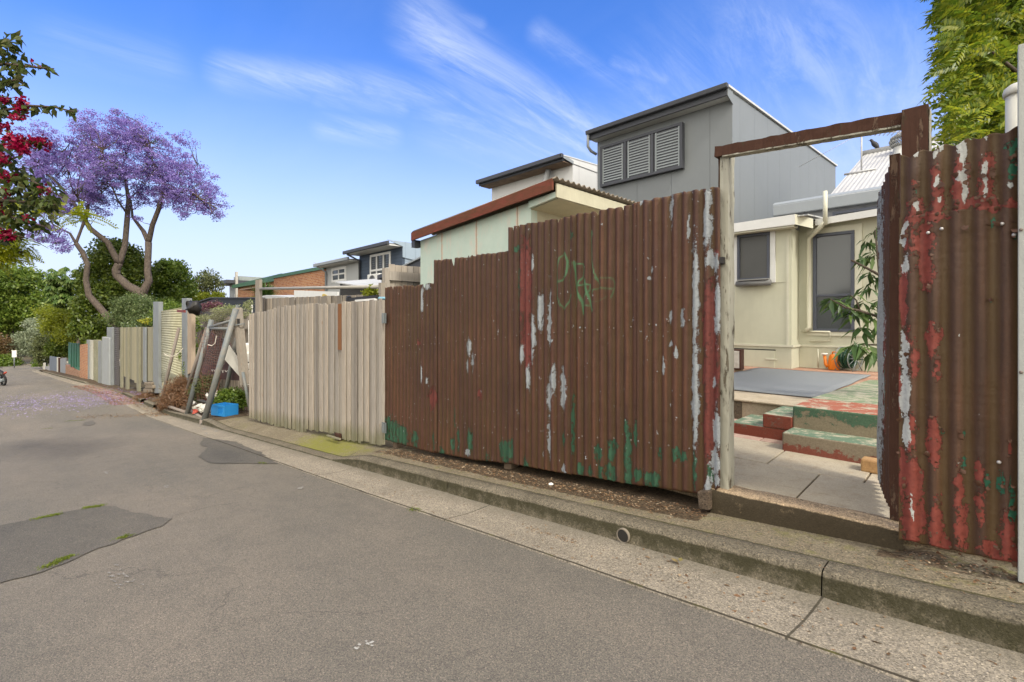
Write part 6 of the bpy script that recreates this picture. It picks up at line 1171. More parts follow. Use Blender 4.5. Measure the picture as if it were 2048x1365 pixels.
# blue crate on its side
cr = thing('blue_crate', 'bright blue plastic crate lying on the dirt by the kerb', 'crate', atD(442, 835, 11.3)); A = atD(422, 833, 11.4); A.z += .03; u_ = (atD(462, 834, 11.1)-atD(424, 833, 11.4)); u_.z = 0; u_ = u_.normalized(); v_ = Vector((-u_.y, u_.x, 0)); up_ = Vector((0, 0, 1)); wd, dp, ht = .50, .34, .25
M_blu = paint('blue_plastic', (.02, .20, .48), .45, .2, 6, (.02, .12, .3))
def cb_(a0, b0, c0, a1, b1, c1): return MB().hexa([A+u_*a+v_*b+up_*c for a, b, c in ((a0, b0, c0), (a1, b0, c0), (a1, b1, c0), (a0, b1, c0), (a0, b0, c1), (a1, b0, c1), (a1, b1, c1), (a0, b1, c1))])
cb_(0, 0, 0, wd, dp, .015).build('base', M_blu, cr); cb_(0, dp-.015, .016, wd, dp, ht).build('side', M_blu, cr); cb_(0, 0, .016, .015, dp-.016, ht).build('side', M_blu, cr); cb_(wd-.015, 0, .016, wd, dp-.016, ht).build('side', M_blu, cr)
b = cb_(.016, 0, .016, wd*.52, .015, ht); q = cb_(wd*.85, 0, .016, wd-.016, .015, ht); n_ = len(b.v); b.v += q.v; b.f += [tuple(i+n_ for i in f) for f in q.f]; q = cb_(wd*.521, 0, ht*.8, wd*.849, .015, ht); n_ = len(b.v); b.v += q.v; b.f += [tuple(i+n_ for i in f) for f in q.f]; q = cb_(wd*.521, 0, .016, wd*.849, .015, ht*.18); n_ = len(b.v); b.v += q.v; b.f += [tuple(i+n_ for i in f) for f in q.f]; b.build('side', M_blu, cr)
b = MB()
for k in range(3): q = cb_(wd*(.57+.09*k), .003, ht*.18, wd*(.585+.09*k), .012, ht*.8); n_ = len(b.v); b.v += q.v; b.f += [tuple(i+n_ for i in f) for f in q.f]
b.build('handle_grille', M_blu, cr); cb_(-.008, -.008, ht-.03, wd+.008, -.001, ht).build('rim', M_blu, cr)
# string ties
M_str = paint('pale_string', (.55, .50, .42), .7)
t = thing('string_tie', 'pale twine knotted round the leftmost leaning pipe', 'string', atD(338, 712, 14.8)); MB().tube([atD(328, 708, 14.7), atD(336, 712, 14.7), atD(346, 713, 14.6), (atD(356, 708, 14.7)), atD(366, 697, 15)], .012, 5).build('string', M_str, t)
t = thing('string_tie', 'pale twine dangling over the maroon signboard', 'string', atD(430, 690, 12.4)); MB().tube([atD(416, 690, 12.3), atD(424, 692, 12.3), atD(430, 687, 12.3), (atD(433, 672, 12.3))], .012, 5).build('string', M_str, t)
# ------------------------------------------------------------------ lane end
sp_ = atD(28.5, 746, 49.5); sp_.z = road(sp_.x)+.1; tp_ = atD(28.5, 712, 49.5)
sg = thing('street_sign', 'small white sign on a pole at the end of the lane', 'street sign', sp_); MB().tube([sp_, Vector((sp_.x, sp_.y, tp_.z+.3))], .05, 8).build('pole', M_gst, sg, True); MB().box(sp_.x-.02, sp_.y-.17, tp_.z-.15, sp_.x+.055, sp_.y+.17, tp_.z+.55).build('plate', M_wh, sg)
# blue railing and parked car
c = atD(42, 740, 80); t = thing('blue_railing', 'blue painted railing beyond the cross street', 'railing', c); M_br = paint('blue_rail', (.05, .16, .22), .5)
for dz in (.75, 1.4): MB().beam(c+Vector((0, -1.2, dz)), c+Vector((.9, 1.2, dz)), .12, .12).build('rail', M_br, t)
for f_ in (-1.2, 0, 1.2): MB().beam(c+Vector((.37*f_, f_, 0)), c+Vector((.37*f_, f_, 2.6 if f_ else 1.5)), .1, .1).build('post', M_br, t)
c = atD(59, 734, 80); c.z = road(-110)+.35; t = thing('parked_car', 'dark red car parked beyond the end of the lane', 'car', c); b = MB(); V_ = []
prof_ = [(-1.9, .3), (-1.9, .8), (-1.2, .92), (-.6, 1.4), (.7, 1.42), (1.4, .95), (2.0, .85), (2.05, .3)]
MB().slab([(c.x+.2*a, c.y+a, c.z+h-.1) for a, h in prof_], (-1.7, 0, 0)).build('body', paint('red_car_paint', (.25, .02, .02), .3, .1), t, bevel=.08)
MB().slab([(c.x+.2*a+.01, c.y+a, c.z+h-.1) for a, h in ((-1.0, .97), (-.55, 1.33), (.65, 1.35), (1.2, .97))], (.01, 0, 0)).build('window', M_gl, t)
for a in (-1.2, 1.3): MB().lathe((c.x+.2*a+.02, c.y+a, c.z+.2), [(.01, 0), (.3, 0), (.32, -.1), (.3, -.2), (.01, -.2)], 16, (1, 0, 0)).build('wheel', M_dark, t)
# motorbike parked on the left
g0 = ground(5, 772); mbk_ = thing('motorbike', 'black and silver motorbike parked at the left edge of the lane', 'motorbike', g0); U = Vector((.85, .35, 0)).normalized(); Wv = Vector((-U.y, U.x, 0)); M_tyre = NT('tyre_rubber', .8); M_tyre.col((.012, .012, .012)); M_tyre = M_tyre.m
def whl(c, r):
    ring = [c+(U*math.cos(a)+Vector((0, 0, 1))*math.sin(a))*r for a in np.linspace(0, 6.2832, 29)]; MB().tube(ring, .055, 8, False).build('wheel', M_tyre, mbk_, True); b = MB()
    for a in np.linspace(0, 6.2832, 9)[:-1]: b.tube([c, c+(U*math.cos(a)+Vector((0, 0, 1))*math.sin(a))*r], .012, 4)
    b.lathe(c-Wv*.05, [(.09, 0), (.09, .1)], 12, Wv); b.build('spokes', M_reel, mbk_)
wr_ = g0+Vector((0, 0, .31))+U*.12; wf_ = wr_-U*1.3; whl(wr_, .26); whl(wf_, .26)
z_ = Vector((0, 0, 1)); MB().tube([wr_+z_*.3-U*.1, wr_+z_*.42-U*.3, wr_+z_*.5-U*.75, wr_+z_*.42-U*1.0], [.1, .14, .17, .08], 10).build('tank_and_seat', M_dark, mbk_, True)
MB().tube([wr_, wr_-U*.5+z_*.05, wf_+U*.35+z_*.2], [.04, .16, .08], 8).build('engine', M_reel, mbk_, True); MB().tube([wf_, wf_+U*.25+z_*.62], .035, 8).build('fork', M_reel, mbk_, True); MB().tube([wf_+U*.3+z_*.68-Wv*.34, wf_+U*.22+z_*.72, wf_+U*.3+z_*.68+Wv*.34], .018, 6).build('handlebar', M_dark, mbk_, True)
MB().tube([wr_+z_*.42+U*.1, wr_+z_*.5+U*.28], [.06, .05], 8).build('tail_light', M_redp, mbk_, True); MB().tube([wr_-U*.5-z_*.1-Wv*.12, wr_+U*.12-z_*.02-Wv*.14], .045, 8).build('exhaust', M_reel, mbk_, True)
# ------------------------------------------------------------------ near plants
# yard plant with long drooping leaves
yp = thing('garden_plant', 'long leafed garden plant leaning out from behind the open gate', 'plant', atD(1790, 860, 5.4)); dp_ = 4.9
def stem(pts, rad, nm='stem'): MB().tube([atD(*p) for p in pts], rad, 6).build(nm, M_bark, yp, True)
stem([(1800, 860, 5.2), (1790, 760, 5.1), (1775, 690, 5.0), (1760, 560, 4.9), (1750, 460, 4.8)], [.03, .026, .022, .014, .006]); stem([(1778, 680, 5.0), (1757, 634, 4.85), (1720, 622, 4.75), (1690, 615, 4.7), (1660, 598, 4.6)], [.018, .014, .012, .009, .004])
stem([(1775, 560, 4.9), (1740, 540, 4.8), (1703, 521, 4.7)], [.014, .012, .009], 'cut_branch'); stem([(1778, 690, 5.0), (1750, 690, 4.9), (1720, 690, 4.8)], [.014, .01, .005]); stem([(1720, 622, 4.75), (1712, 600, 4.75), (1700, 590, 4.7)], [.01, .007, .004])
PP = []; DD = []; LL = []
for px, py, k, r in ((1752, 462, 12, .13), (1735, 485, 14, .13), (1748, 510, 16, .15), (1728, 515, 12, .12), (1740, 548, 12, .14), (1755, 560, 12, .16), (1735, 575, 12, .16), (1758, 600, 14, .18), (1748, 628, 12, .17), (1728, 605, 10, .16), (1662, 598, 13, .17), (1680, 606, 10, .17), (1700, 618, 12, .18), (1715, 625, 12, .18), (1705, 592, 8, .14), (1725, 655, 10, .18), (1712, 688, 14, .2), (1735, 690, 10, .2), (1745, 705, 8, .2), (1758, 655, 10, .18), (1760, 700, 10, .2)):
    c = np.array(atD(px, py, dp_-.15+.2*random.random())); a = rng.random(k)*6.283; e = -.1-.9*rng.random(k)
    PP.append(np.tile(c, (k, 1))+rng.standard_normal((k, 3))*.02); DD.append(np.stack([np.cos(a), np.sin(a)*.8, e], 1)); LL.append(1.15*r*(.7+.5*rng.random(k)))
PP = np.concatenate(PP); DD = np.concatenate(DD); LL = np.concatenate(LL)
leafset('leaves', PP, DD, np.tile([0, 0, 1.0], (len(PP), 1))+rng.standard_normal((len(PP), 3))*.25, LL, LL*.21, leafmat('long_garden_leaf', [(.05, .095, .03), (.085, .15, .045), (.14, .21, .06), (.04, .07, .02)], .3), yp, .25, .3)
# bush over the right hand fence: fronds of pointed leaflets
def fronds(name, C, Dr, Lf, k, ll, lw, mat, parent, ang=1.0, droop=.35):
    n = len(C); Dr = unit(Dr); upv = unit(np.tile([0, 0, 1.0], (n, 1))+rng.standard_normal((n, 3))*.7); Sd = unit(np.cross(Dr, upv)); Up = np.cross(Sd, Dr); P = []; Dd = []; N_ = []
    for j in range(k):
        t = (j+.5)/k; b_ = C+Dr*(Lf*t)[:, None]-np.array([0, 0, 1])*(Lf*droop*t*t)[:, None]
        for s_ in (-1, 1): P.append(b_); Dd.append(Dr*.55+Sd*s_*ang-np.array([0, 0, .25])); N_.append(Up)
    P.append(C+Dr*Lf[:, None]-np.array([0, 0, 1])*(Lf*droop)[:, None]); Dd.append(Dr-np.array([0, 0, .4])); N_.append(Up)
    P = np.concatenate(P); return leafset(name, P, np.concatenate(Dd), np.concatenate(N_), ll*(.75+.5*rng.random(len(P))), lw, mat, parent, .15, .12)
rb = thing('leafy_bush', 'tall bright green bush rising over the right hand fence', 'bush', atD(1990, 420, 4.4)); M_rb = leafmat('fresh_green_frond', [(.08, .14, .012), (.15, .22, .02), (.28, .34, .025), (.42, .42, .03), (.11, .18, .02)], .5)
ed = [(1885, 10), (1893, 40), (1884, 60), (1890, 95), (1876, 112), (1893, 140), (1886, 155), (1905, 175), (1902, 200), (1895, 225), (1905, 245), (1912, 262)]
C = []; Dr = []
for i in range(1900):
    py = -120+400*random.random(); e = lin([(b, a) for a, b in [(1880, -130)]+ed+[(1925, 300)]], py); px = e+18+(random.random()**1.1)*230; dd = 3.7+1.5*random.random()+.2*(px-e)/100
    C.append(tuple(atD(px, py, dd))); Dr.append((-.75+.9*(random.random()-.4), -.55+.8*(random.random()-.5), .05+1.2*(random.random()-.5)))
C = np.array(C); Dr = np.array(Dr); fronds('foliage', C, Dr,   .15+.10*rng.random(len(C)), 8, .062, .023, M_rb, rb)
C2 = np.array([tuple(atD(1913+170*random.random(), -120+410*random.random(), 4.3+1.2*random.random())) for _ in range(2600)]); quadset('inner_leaves', clumps(C2, 10, .09), .06, midg, rb, 0, .45)
MB().tube([atD(1990, 500, 4.6), atD(1990, 250, 4.6), atD(2000, 130, 4.5), atD(1985, 20, 4.5)], [.05, .04, .03, .02], 8).build('trunk', M_bark, rb, True); MB().tube([atD(2040, 150, 4.2), atD(2010, 125, 4.15), atD(1985, 105, 4.1)], [.018, .014, .008], 6).build('branch', M_bark, rb, True)
# bougainvillea reaching in from the left, above the lane
bg_ = thing('bougainvillea', 'crimson bougainvillea arching in from the left edge', 'bougainvillea', atD(-260, 900, 5.6)); M_bl_ = leafmat('bougainvillea_leaf', [(.035, .055, .014), (.06, .085, .018), (.09, .12, .025), (.13, .13, .04), (.05, .075, .02)], .4); M_br_ = leafmat('crimson_bract', [(.24, .002, .030), (.36, .004, .05), (.46, .012, .085), (.18, .002, .022)], .35)
ST = [[(-260, 700, 5.6), (-180, 300, 5.4), (-60, 130, 5.1), (10, 85, 5.0), (45, 72, 4.9)], [(-60, 140, 5.1), (10, 128, 5.0), (60, 134, 4.9), (108, 138, 4.9)], [(-150, 260, 5.2), (0, 222, 5.1), (60, 212, 5.0), (110, 215, 4.95), (148, 224, 4.9)], [(-180, 330, 5.4), (0, 290, 5.2), (60, 282, 5.1), (92, 288, 5.1)], [(-200, 420, 5.5), (-20, 350, 5.3), (60, 360, 5.2), (125, 395, 5.2)], [(-200, 470, 5.5), (-20, 420, 5.4), (40, 440, 5.3), (95, 455, 5.2)], [(-200, 520, 5.5), (-20, 480, 5.4), (30, 470, 5.3), (56, 478, 5.3)], [(-150, 250, 5.2), (-20, 170, 5.1), (35, 160, 5.0), (50, 170, 5)], [(-20, 350, 5.3), (20, 320, 5.2), (45, 310, 5.2)], [(-20, 400, 5.3), (60, 405, 5.2), (110, 410, 5.1)]]
LP = []; 
for s_ in ST:
    P_ = [atD(*p) for p in s_]; MB().tube(P_, [.02-.014*i/(len(P_)-1) for i in range(len(P_))], 6).build('stem', M_twig, bg_, True)
    for a, b in zip(P_[1:], P_[2:]):
        k = int((b-a).length/.018)
        for i in range(k): LP.append(tuple(a.lerp(b, i/k)+Vector(rng.standard_normal(3)*.028)))
LP = np.array(LP); ex = lobes_points([(15, 95, 26, 32, 5), (10, 150, 30, 30, 5.1), (5, 210, 30, 30, 5.1), (15, 345, 40, 30, 5.3), (60, 380, 50, 32, 5.3), (20, 410, 50, 40, 5.4), (60, 440, 35, 20, 5.3), (10, 470, 25, 25, 5.4), (-40, 300, 40, 200, 5.4), (100, 405, 25, 15, 5.2)], 1100, 1)
LP = np.concatenate([LP, ex]); n = len(LP); a = rng.random(n)*6.283
leafset('leaves', LP, np.stack([np.cos(a)*.7, np.sin(a)*.7, -.9+.7*rng.random(n)], 1), rng.standard_normal((n, 3))*.6+np.array([0, -.5, .6]), .075+.035*rng.random(n), .045+.02*rng.random(n), M_bl_, bg_, .2, .2)
BR = lobes_points([(15, 200, 14, 6, 5.1), (42, 212, 12, 14, 5.0), (35, 232, 10, 6, 5.0), (64, 130, 3, 3, 4.9), (8, 255, 12, 8, 5.1), (25, 278, 16, 8, 5.1), (55, 285, 30, 10, 5.1), (45, 300, 20, 8, 5.1), (80, 283, 14, 7, 5.1), (5, 320, 10, 12, 5.2), (12, 355, 12, 12, 5.2), (5, 385, 8, 10, 5.2), (10, 165, 6, 5, 5.1), (90, 382, 8, 4, 5.2), (55, 440, 7, 4, 5.2), (8, 468, 16, 8, 5.3), (22, 475, 12, 6, 5.3), (50, 475, 6, 3, 5.3), (5, 410, 8, 8, 5.3), (5, 430, 8, 8, 5.3)], 130, .9)
Pb = clumps(BR, 8, .045); n = len(Pb); leafset('bracts', Pb, rng.standard_normal((n, 3)), rng.standard_normal((n, 3)), .042, .036, M_br_, bg_, .25, .1)
# yellow feathery fronds behind it
yf = thing('feathery_bush', 'yellow green feathery fronds below the bougainvillea', 'bush', atD(-200, 900, 6.4)); C = lobes_points([(70, 405, 30, 12, 6.2), (45, 412, 30, 14, 6.3), (100, 420, 16, 8, 6.2), (158, 435, 20, 12, 6.2), (15, 490, 40, 16, 6.4), (20, 505, 36, 14, 6.4), (-10, 500, 40, 40, 6.5), (-60, 440, 60, 60, 6.6)], 620, 1)
fronds('foliage', C, np.stack([.4+.8*rng.random(len(C)), .5*rng.standard_normal(len(C)), .0+.3*rng.standard_normal(len(C))], 1), .2+.12*rng.random(len(C)), 13, .042, .021, leafmat('golden_frond', [(.24, .29, .015), (.38, .42, .02), (.50, .50, .03), (.18, .24, .02)], .5), yf)
for s_ in ([(-200, 700, 6.5), (-80, 480, 6.4), (20, 410, 6.3), (90, 412, 6.2), (175, 445, 6.2)], [(-120, 520, 6.5), (-20, 500, 6.4), (50, 505, 6.4)]): MB().tube([atD(*p) for p in s_], [.03, .02, .012, .008, .004][:len(s_)], 5).build('branch', M_twig, yf, True)
# ------------------------------------------------------------------ litter, petals and weeds on the ground
def scatter(name, n, xr, yfn, zfn, size, mat, dens=None, lift=.004, tilt=.25, asp=.5):
    x = xr[0]+(xr[1]-xr[0])*rng.random(n); P = []
    for xx in x:
        y = yfn(xx, rng.random()); 
        if dens and rng.random() > dens(xx, y): continue
        P.append((xx, y, zfn(xx, y)+lift))
    P = np.array(P); n = len(P); a = rng.random(n)*6.283; N_ = np.tile([0, 0, 1.0], (n, 1))+rng.standard_normal((n, 3))*tilt
    return tag(leafset(name, P, np.stack([np.cos(a), np.sin(a), rng.standard_normal(n)*tilt*.5], 1), N_, size*(.4+1.1*rng.random(n)), size*asp*(.5+rng.random(n)), mat, None, .2, .1), kind='stuff')
M_lit = leafmat('brown_litter', [(.14, .075, .04), (.28, .17, .09), (.08, .045, .025), (.42, .33, .22), (.2, .12, .06)], .1)
M_pet = leafmat('fallen_jacaranda_petal', [(.34, .26, .56), (.46, .36, .68), (.55, .45, .72), (.28, .20, .40)], .2)
scatter('leaf_litter', 2600, (-5.4, -1.35), lambda x, r: 2.93+.3*r, lambda x, y: vz(x, y), .022, M_lit, lambda x, y: .35+.65*(y > 3.02))
scatter('leaf_litter', 500, (-.4, .4), lambda x, r: 2.95+.25*r, lambda x, y: vz(x, y), .02, M_lit, lambda x, y: .25+.75*(y > 3.08))
scatter('leaf_litter', 150, (-1.35, .4), lambda x, r: 2.73+.42*r, lambda x, y: vz(x, y)+.004, .012, M_lit)
scatter('leaf_litter', 420, (-8, 1.2), lambda x, r: 2.26+.42*r**1.5, gutz, .018, M_lit)
scatter('leaf_litter', 160, (-10, 1.5), lambda x, r: 2.24-2.5*r, crown, .010, leafmat('pale_chip', [(.45, .42, .36), (.2, .12, .07), (.35, .3, .22)], .1))
scatter('leaf_litter', 60, (-1.6, .3), lambda x, r: 2.3+.4*r, gutz, .03, M_lit)
scatter('leaf_litter', 90, (-2.4, -1.95), lambda x, r: 2.5+.06*r, gutz, .016, M_lit)
scatter('leaf_litter', 2600, (-20.5, -15.5), lambda x, r: 2.75+shift(x)-1.9*r**1.6-(.0), lambda x, y: crown(x, y)+.02, .05, M_lit, lambda x, y: math.exp(-((x+17.3+.9*(2.75-y)*1.0)/.5)**2))
scatter('leaf_litter', 1500, (-25, -17), lambda x, r: 2.4+shift(x)+.8*r, lambda x, y: max(vz(x, y) if y > 2.85 else gutz(x, y), crown(x, y)), .05, M_lit)
scatter('fallen_petals', 17000, (-36, -20.5), lambda x, r: 3.1+shift(x)-4.2*r, lambda x, y: (vz(x, y) if y > 2.86+shift(x) else (gutz(x, y) if y > gut(x) else crown(x, y))), .05, M_pet, lambda x, y: max(.03, min(1, 1.25-abs(x+26.8)/4.5))*(.35+.65*min(1,max(0,(y+1.6)/3)))*(.35+.65*(mnoise.noise(Vector((x*.7, y*1.5, 3))) > -.1)))
scatter('fallen_petals', 4500, (-36, -22), lambda x, r: 2.9+shift(x)-1.0*r, lambda x, y: (vz(x, y) if y > 2.86+shift(x) else (gutz(x, y) if y > gut(x) else crown(x, y))), .06, leafmat('red_brown_litter', [(.28, .10, .06), (.36, .18, .12), (.18, .07, .05)], .1))
scatter('leaf_litter', 1500, (-19, -11.9), lambda x, r: 2.9+1.3*r, lambda x, y: heapz(x, y)-max(0, x+12.7)*.25, .035, M_lit, None, .012)
scatter('gravel', 700, (-14, -11.9), lambda x, r: 2.9+.9*r, lambda x, y: heapz(x, y)-max(0, x+12.7)*.25, .022, leafmat('pale_grit', [(.42, .38, .32), (.25, .2, .15), (.5, .47, .42)], .05), None, .012, .4, .8)
M_gr = leafmat('moss_grass', [(.12, .16, .02), (.2, .24, .03), (.09, .12, .02)], .3)
for k, (pa_, pb_, n) in enumerate((((72, 1043), (118, 1034), 260), ((168, 1022), (205, 1016), 220), ((88, 1142), (140, 1118), 300), ((238, 1083), (258, 1076), 90), ((130, 844), (170, 841), 160), ((85, 860), (105, 858), 50), ((818, 1019), (840, 1023), 70), ((515, 927), (535, 929), 50))):
    a, b = ground(*pa_), ground(*pb_); t_ = rng.random(n); P = np.array([tuple(a.lerp(b, q)) for q in t_])+rng.standard_normal((n, 3))*np.array([.02, .02, 0]); P[:, 2] = [crown(x, y)+.004 for x, y, _ in P]
    an = rng.random(n)*6.283; tag(leafset('grass', P, np.stack([np.cos(an), np.sin(an), .5+rng.random(n)], 1), rng.standard_normal((n, 3)), .022, .006, M_gr), kind='stuff')
# white splash of dried paint, pale scuff, chalky stone
M_spl = paint('dried_white_paint', (.40, .385, .34), .85)
for k_ in range(14):
    qx = 700+46*random.random()**.8; qy = 1306-16*(qx-700)/46+7*random.gauss(0, .6); w_ = .8+2.4*random.random()
    sheet('paint_splash', [(qx-w_*1.5, qy), (qx-w_*.3, qy-w_*.7), (qx+w_*1.4, qy-w_*.2), (qx+w_*.9, qy+w_*.5), (qx-w_*.2, qy+w_*.8)], M_spl, .007, .004, 3)
for (px, py, w_) in ((243, 1060, 3), (1330, 1128, 4)):
    pass
o = MB().lathe(ground(1102, 971, .13)+Vector((0, 0, .0)), [(.004, 0), (.02, .004), (.022, .012), (.01, .02), (.001, .022)], 8).build('pebble', M_wh); tag(o, 'small white pebble on the dirt under the iron fence', 'pebble')
# big dry leaves at the gutter
t = thing('fallen_leaf', 'curled pale brown leaf in the gutter below the doorstep', 'leaf', ground(1350, 1128)); c = np.array([tuple(ground(1352, 1130)+Vector((0, 0, .012)))]); leafset('blade', np.repeat(c, 3, 0)+rng.standard_normal((3, 3))*.012, np.array([[1, .2, .15], [-.8, .3, .2], [-.3, .8, .1]]), np.array([[0, 0, 1.0]]*3), .055, .03, leafmat('pale_dry_leaf', [(.36, .24, .13), (.16, .17, .05)], .1), t)
# stormwater pipe through the kerb
c = atY(1246, 1072, 2.694); sp2 = thing('drain_pipe', 'round drain pipe outlet set in the kerb face', 'drain pipe', c); V = []; b = MB(); r0, r1 = .046, .040; seg = 24
b.lathe(c, [(r1, .12), (r1, -.006), (r0, -.006), (r0, .02)], seg, (0, 1, 0)); b.f = b.f[:-2]; b.build('pipe_rim', paint('clay_pipe', (.20, .17, .13), .8, .4, 9), sp2, True); MB().lathe(c+Vector((0, -.003, 0)), [(r1-.002, 0), (r1-.004, .002), (.001, .0025)], seg, (0, -1, 0)).build('dark_inside', M_dark, sp2)
SKYT = (.50, .90, 1.60); HAZEK = .97; HAZEC = (4.7, 5.05, 5.95); CLOUDC = (5.4, 5.9, 6.8); SKYS = .1; SUNE = 1.9; EXPO = 0.88
FILL_BANK = (15, 14.1, 12.6, 1)
# ------------------------------------------------------------------ sky, sun, camera
W = bpy.data.worlds.new("World"); S.world = W; W.use_nodes = True
nt = W.node_tree; nn = nt.nodes; ll = nt.links; bg = nn['Background']
SUN_EL, SUN_AZ = R(46), R(99)   # azimuth measured from +y towards +x
sky = nn.new('ShaderNodeTexSky'); sky.sky_type = 'NISHITA'; sky.sun_disc = False; sky.sun_elevation = SUN_EL; sky.sun_rotation = SUN_AZ
sky.air_density = 1.0; sky.dust_density = .6; sky.ozone_density = 2.2
tc = nn.new('ShaderNodeTexCoord')
def wm(op, a, b=0.0, c=0.0):
    m = nn.new('ShaderNodeMath'); m.operation = op
    for i, v in enumerate((a, b, c)):
        if i >= len(m.inputs): break
        if hasattr(v, 'links'): ll.new(v, m.inputs[i])
        else: m.inputs[i].default_value = v
    return m.outputs[0]
def wstep(a, lo, hi):
    m = nn.new('ShaderNodeMapRange'); m.interpolation_type = 'SMOOTHSTEP'; ll.new(a, m.inputs[0]); m.inputs[1].default_value = lo; m.inputs[2].default_value = hi; return m.outputs[0]
sp = nn.new('ShaderNodeSeparateXYZ'); ll.new(tc.outputs['Generated'], sp.inputs[0])
zc = wm('MAXIMUM', sp.outputs[2], .02)
# direction on a plane high above: cirrus drift
cb = nn.new('ShaderNodeCombineXYZ'); ll.new(wm('DIVIDE', sp.outputs[0], wm('ADD', zc, .12)), cb.inputs[0]); ll.new(wm('DIVIDE', sp.outputs[1], wm('ADD', zc, .12)), cb.inputs[1])
def wn(scale, detail, rough, vec, dist=0):
    m = nn.new('ShaderNodeTexNoise'); ll.new(vec, m.inputs['Vector']); m.inputs['Scale'].default_value = scale; m.inputs['Detail'].default_value = detail; m.inputs['Roughness'].default_value = rough; m.inputs['Distortion'].default_value = dist; return m.outputs[0]
def wmap(rot, scale, loc=(0, 0, 0), src=None):
    m = nn.new('ShaderNodeMapping'); ll.new(src or cb.outputs[0], m.inputs[0]); m.inputs['Rotation'].default_value = rot; m.inputs['Scale'].default_value = scale; m.inputs['Location'].default_value = loc; return m.outputs[0]
fil = wn(2.2, 9, .66, wmap((0, 0, R(20)), (2.4, .5, 1)), 1.0); fil2 = wn(5.5, 8, .7, wmap((0, 0, R(26)), (1.7, .3, 1), (3, 1, 0)), .8)
# where the streaks lie on the dome (direction of each streak's spine, width)
dirn = tc.outputs['Generated']
def streak(pts, w, k):
    out = None
    for (ax, ay), (bx, by) in zip(pts, pts[1:]):
        A = ray(ax, ay).normalized(); B = ray(bx, by).normalized()
        ab = B-A; L = ab.length_squared
        v = nn.new('ShaderNodeVectorMath'); v.operation = 'SUBTRACT'; ll.new(dirn, v.inputs[0]); v.inputs[1].default_value = A
        d = nn.new('ShaderNodeVectorMath'); d.operation = 'DOT_PRODUCT'; ll.new(v.outputs[0], d.inputs[0]); d.inputs[1].default_value = ab
        t = wm('DIVIDE', d.outputs['Value'], L); c1 = nn.new('ShaderNodeClamp'); ll.new(t, c1.inputs[0])
        sc = nn.new('ShaderNodeVectorMath'); sc.operation = 'SCALE'; sc.inputs[0].default_value = ab; ll.new(c1.outputs[0], sc.inputs['Scale'])
        e = nn.new('ShaderNodeVectorMath'); e.operation = 'DISTANCE'; ll.new(v.outputs[0], e.inputs[0]); ll.new(sc.outputs[0], e.inputs[1])
        g = wm('MULTIPLY', wstep(e.outputs['Value'], w, 0.0), k); out = g if out is None else wm('MAXIMUM', out, g)
    return out
st = streak([(850, 60), (960, 150), (1060, 215), (1160, 260), (1230, 300)], .085, 1.0)
for a in (([(455, 148), (600, 160), (760, 170), (900, 195)], .045, .75), ([(640, 190), (800, 215)], .03, .5), ([(650, 255), (780, 270)], .035, .5), ([(900, 240), (1150, 290), (1300, 320)], .10, .6),
          ([(1080, 70), (1200, 150), (1320, 200)], .035, .45), ([(1230, 125), (1330, 160)], .02, .6), ([(1520, 60), (1640, 130), (1780, 170), (1900, 230)], .14, .6), ([(1600, 20), (1800, 110)], .1, .45), ([(130, 90), (330, 130)], .05, .3),
          ([(880, 25), (960, 50)], .02, .4), ([(1300, 200), (1400, 120), (1500, 230)], .16, .35), ([(1700, 300), (2000, 250)], .14, .5)):
    st = wm('MAXIMUM', st, streak(*a))
cl = wm('MULTIPLY', st, wm('ADD', wstep(fil, .24, .86), wm('MULTIPLY', wstep(fil2, .42, .7), .6)))
veil = wm('MULTIPLY', wstep(wn(.8, 6, .6, wmap((0, 0, .3), (.5, 1.3, 1))), .45, .75), .12)
cl = wm('MINIMUM', wm('MULTIPLY', wm('ADD', cl, veil), .42), .9)
hz = wstep(sp.outputs[2], .50, -.02)
mx = nn.new('ShaderNodeMix'); mx.data_type = 'RGBA'
tint = nn.new('ShaderNodeMix'); tint.data_type = 'RGBA'; tint.blend_type = 'MULTIPLY'; tint.inputs[0].default_value = 1; ll.new(sky.outputs[0], tint.inputs[6]); tint.inputs[7].default_value = (*SKYT, 1)
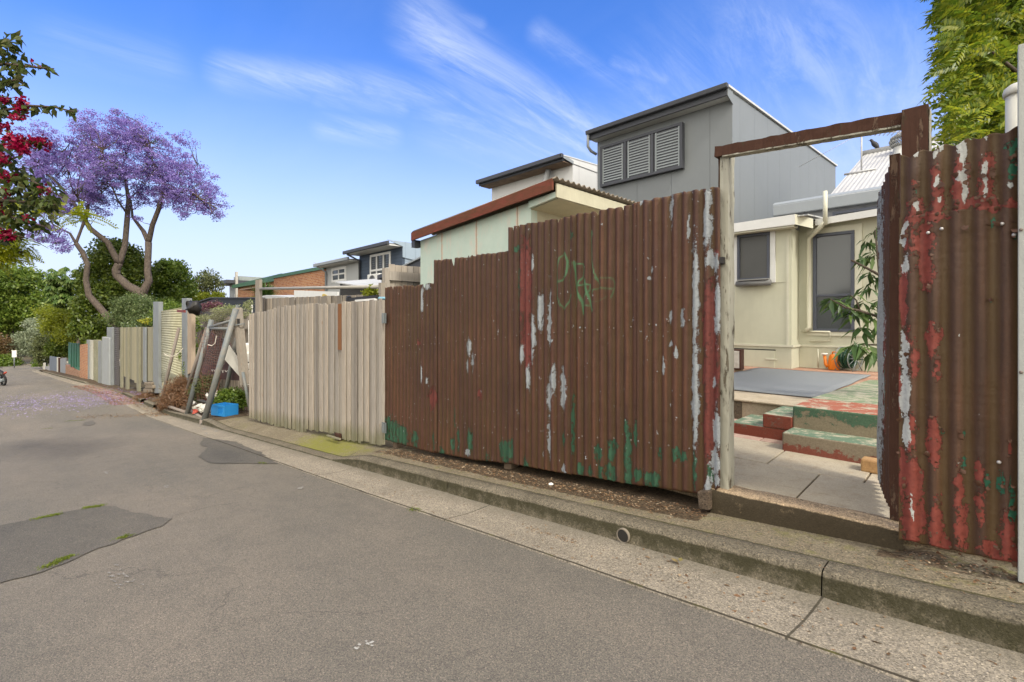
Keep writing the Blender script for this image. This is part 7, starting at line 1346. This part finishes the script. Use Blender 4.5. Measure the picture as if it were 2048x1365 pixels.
h1 = nn.new('ShaderNodeMix'); h1.data_type = 'RGBA'; ll.new(wm('MULTIPLY', hz, HAZEK), h1.inputs[0]); ll.new(tint.outputs[2], h1.inputs[6]); h1.inputs[7].default_value = (*HAZEC, 1)
ll.new(cl, mx.inputs[0]); ll.new(h1.outputs[2], mx.inputs[6]); mx.inputs[7].default_value = (*CLOUDC, 1)
# a broad bank of white cloud, added unseen behind the viewer as fill light
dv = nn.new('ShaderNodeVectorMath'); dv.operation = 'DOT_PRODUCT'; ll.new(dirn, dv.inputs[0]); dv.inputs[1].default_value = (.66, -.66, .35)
fill_bank = nn.new('ShaderNodeMix'); fill_bank.data_type = 'RGBA'; ll.new(wstep(wm('ADD', dv.outputs['Value'], wm('MULTIPLY', wn(2.0, 6, .6, dirn), .3)), .05, .75), fill_bank.inputs[0]); ll.new(mx.outputs[2], fill_bank.inputs[6]); fill_bank.inputs[7].default_value = FILL_BANK
ll.new(fill_bank.outputs[2], bg.inputs[0]); bg.inputs[1].default_value = SKYS
sun = bpy.data.lights.new('sun', 'SUN'); sun.energy = SUNE; sun.angle = R(11); sun.color = (1, .95, .86)
so = link(bpy.data.objects.new('sun', sun)); sd = Vector((math.sin(SUN_AZ)*math.cos(SUN_EL), math.cos(SUN_AZ)*math.cos(SUN_EL), math.sin(SUN_EL)))
so.rotation_euler = sd.to_track_quat('Z', 'Y').to_euler(); so.location = (0, 0, 30)
cam = bpy.data.cameras.new('camera'); co = link(bpy.data.objects.new('camera', cam)); co.location = (0, 0, EYE)
cam.sensor_width = 36; cam.lens = FPX/2048*36; cam.shift_y = -(682.5-HOR)/2048; cam.clip_start = .05; cam.clip_end = 1500
co.rotation_euler = (R(90), 0, math.atan2(CA, SA)); S.camera = co
S.view_settings.view_transform = 'Standard'; S.view_settings.look = 'None'; S.view_settings.exposure = EXPO; S.view_settings.gamma = 1
S.cycles.max_bounces = 6; S.cycles.transparent_max_bounces = 8; S.cycles.use_denoising = True
S.cycles.use_adaptive_sampling = True; S.cycles.adaptive_threshold = .02
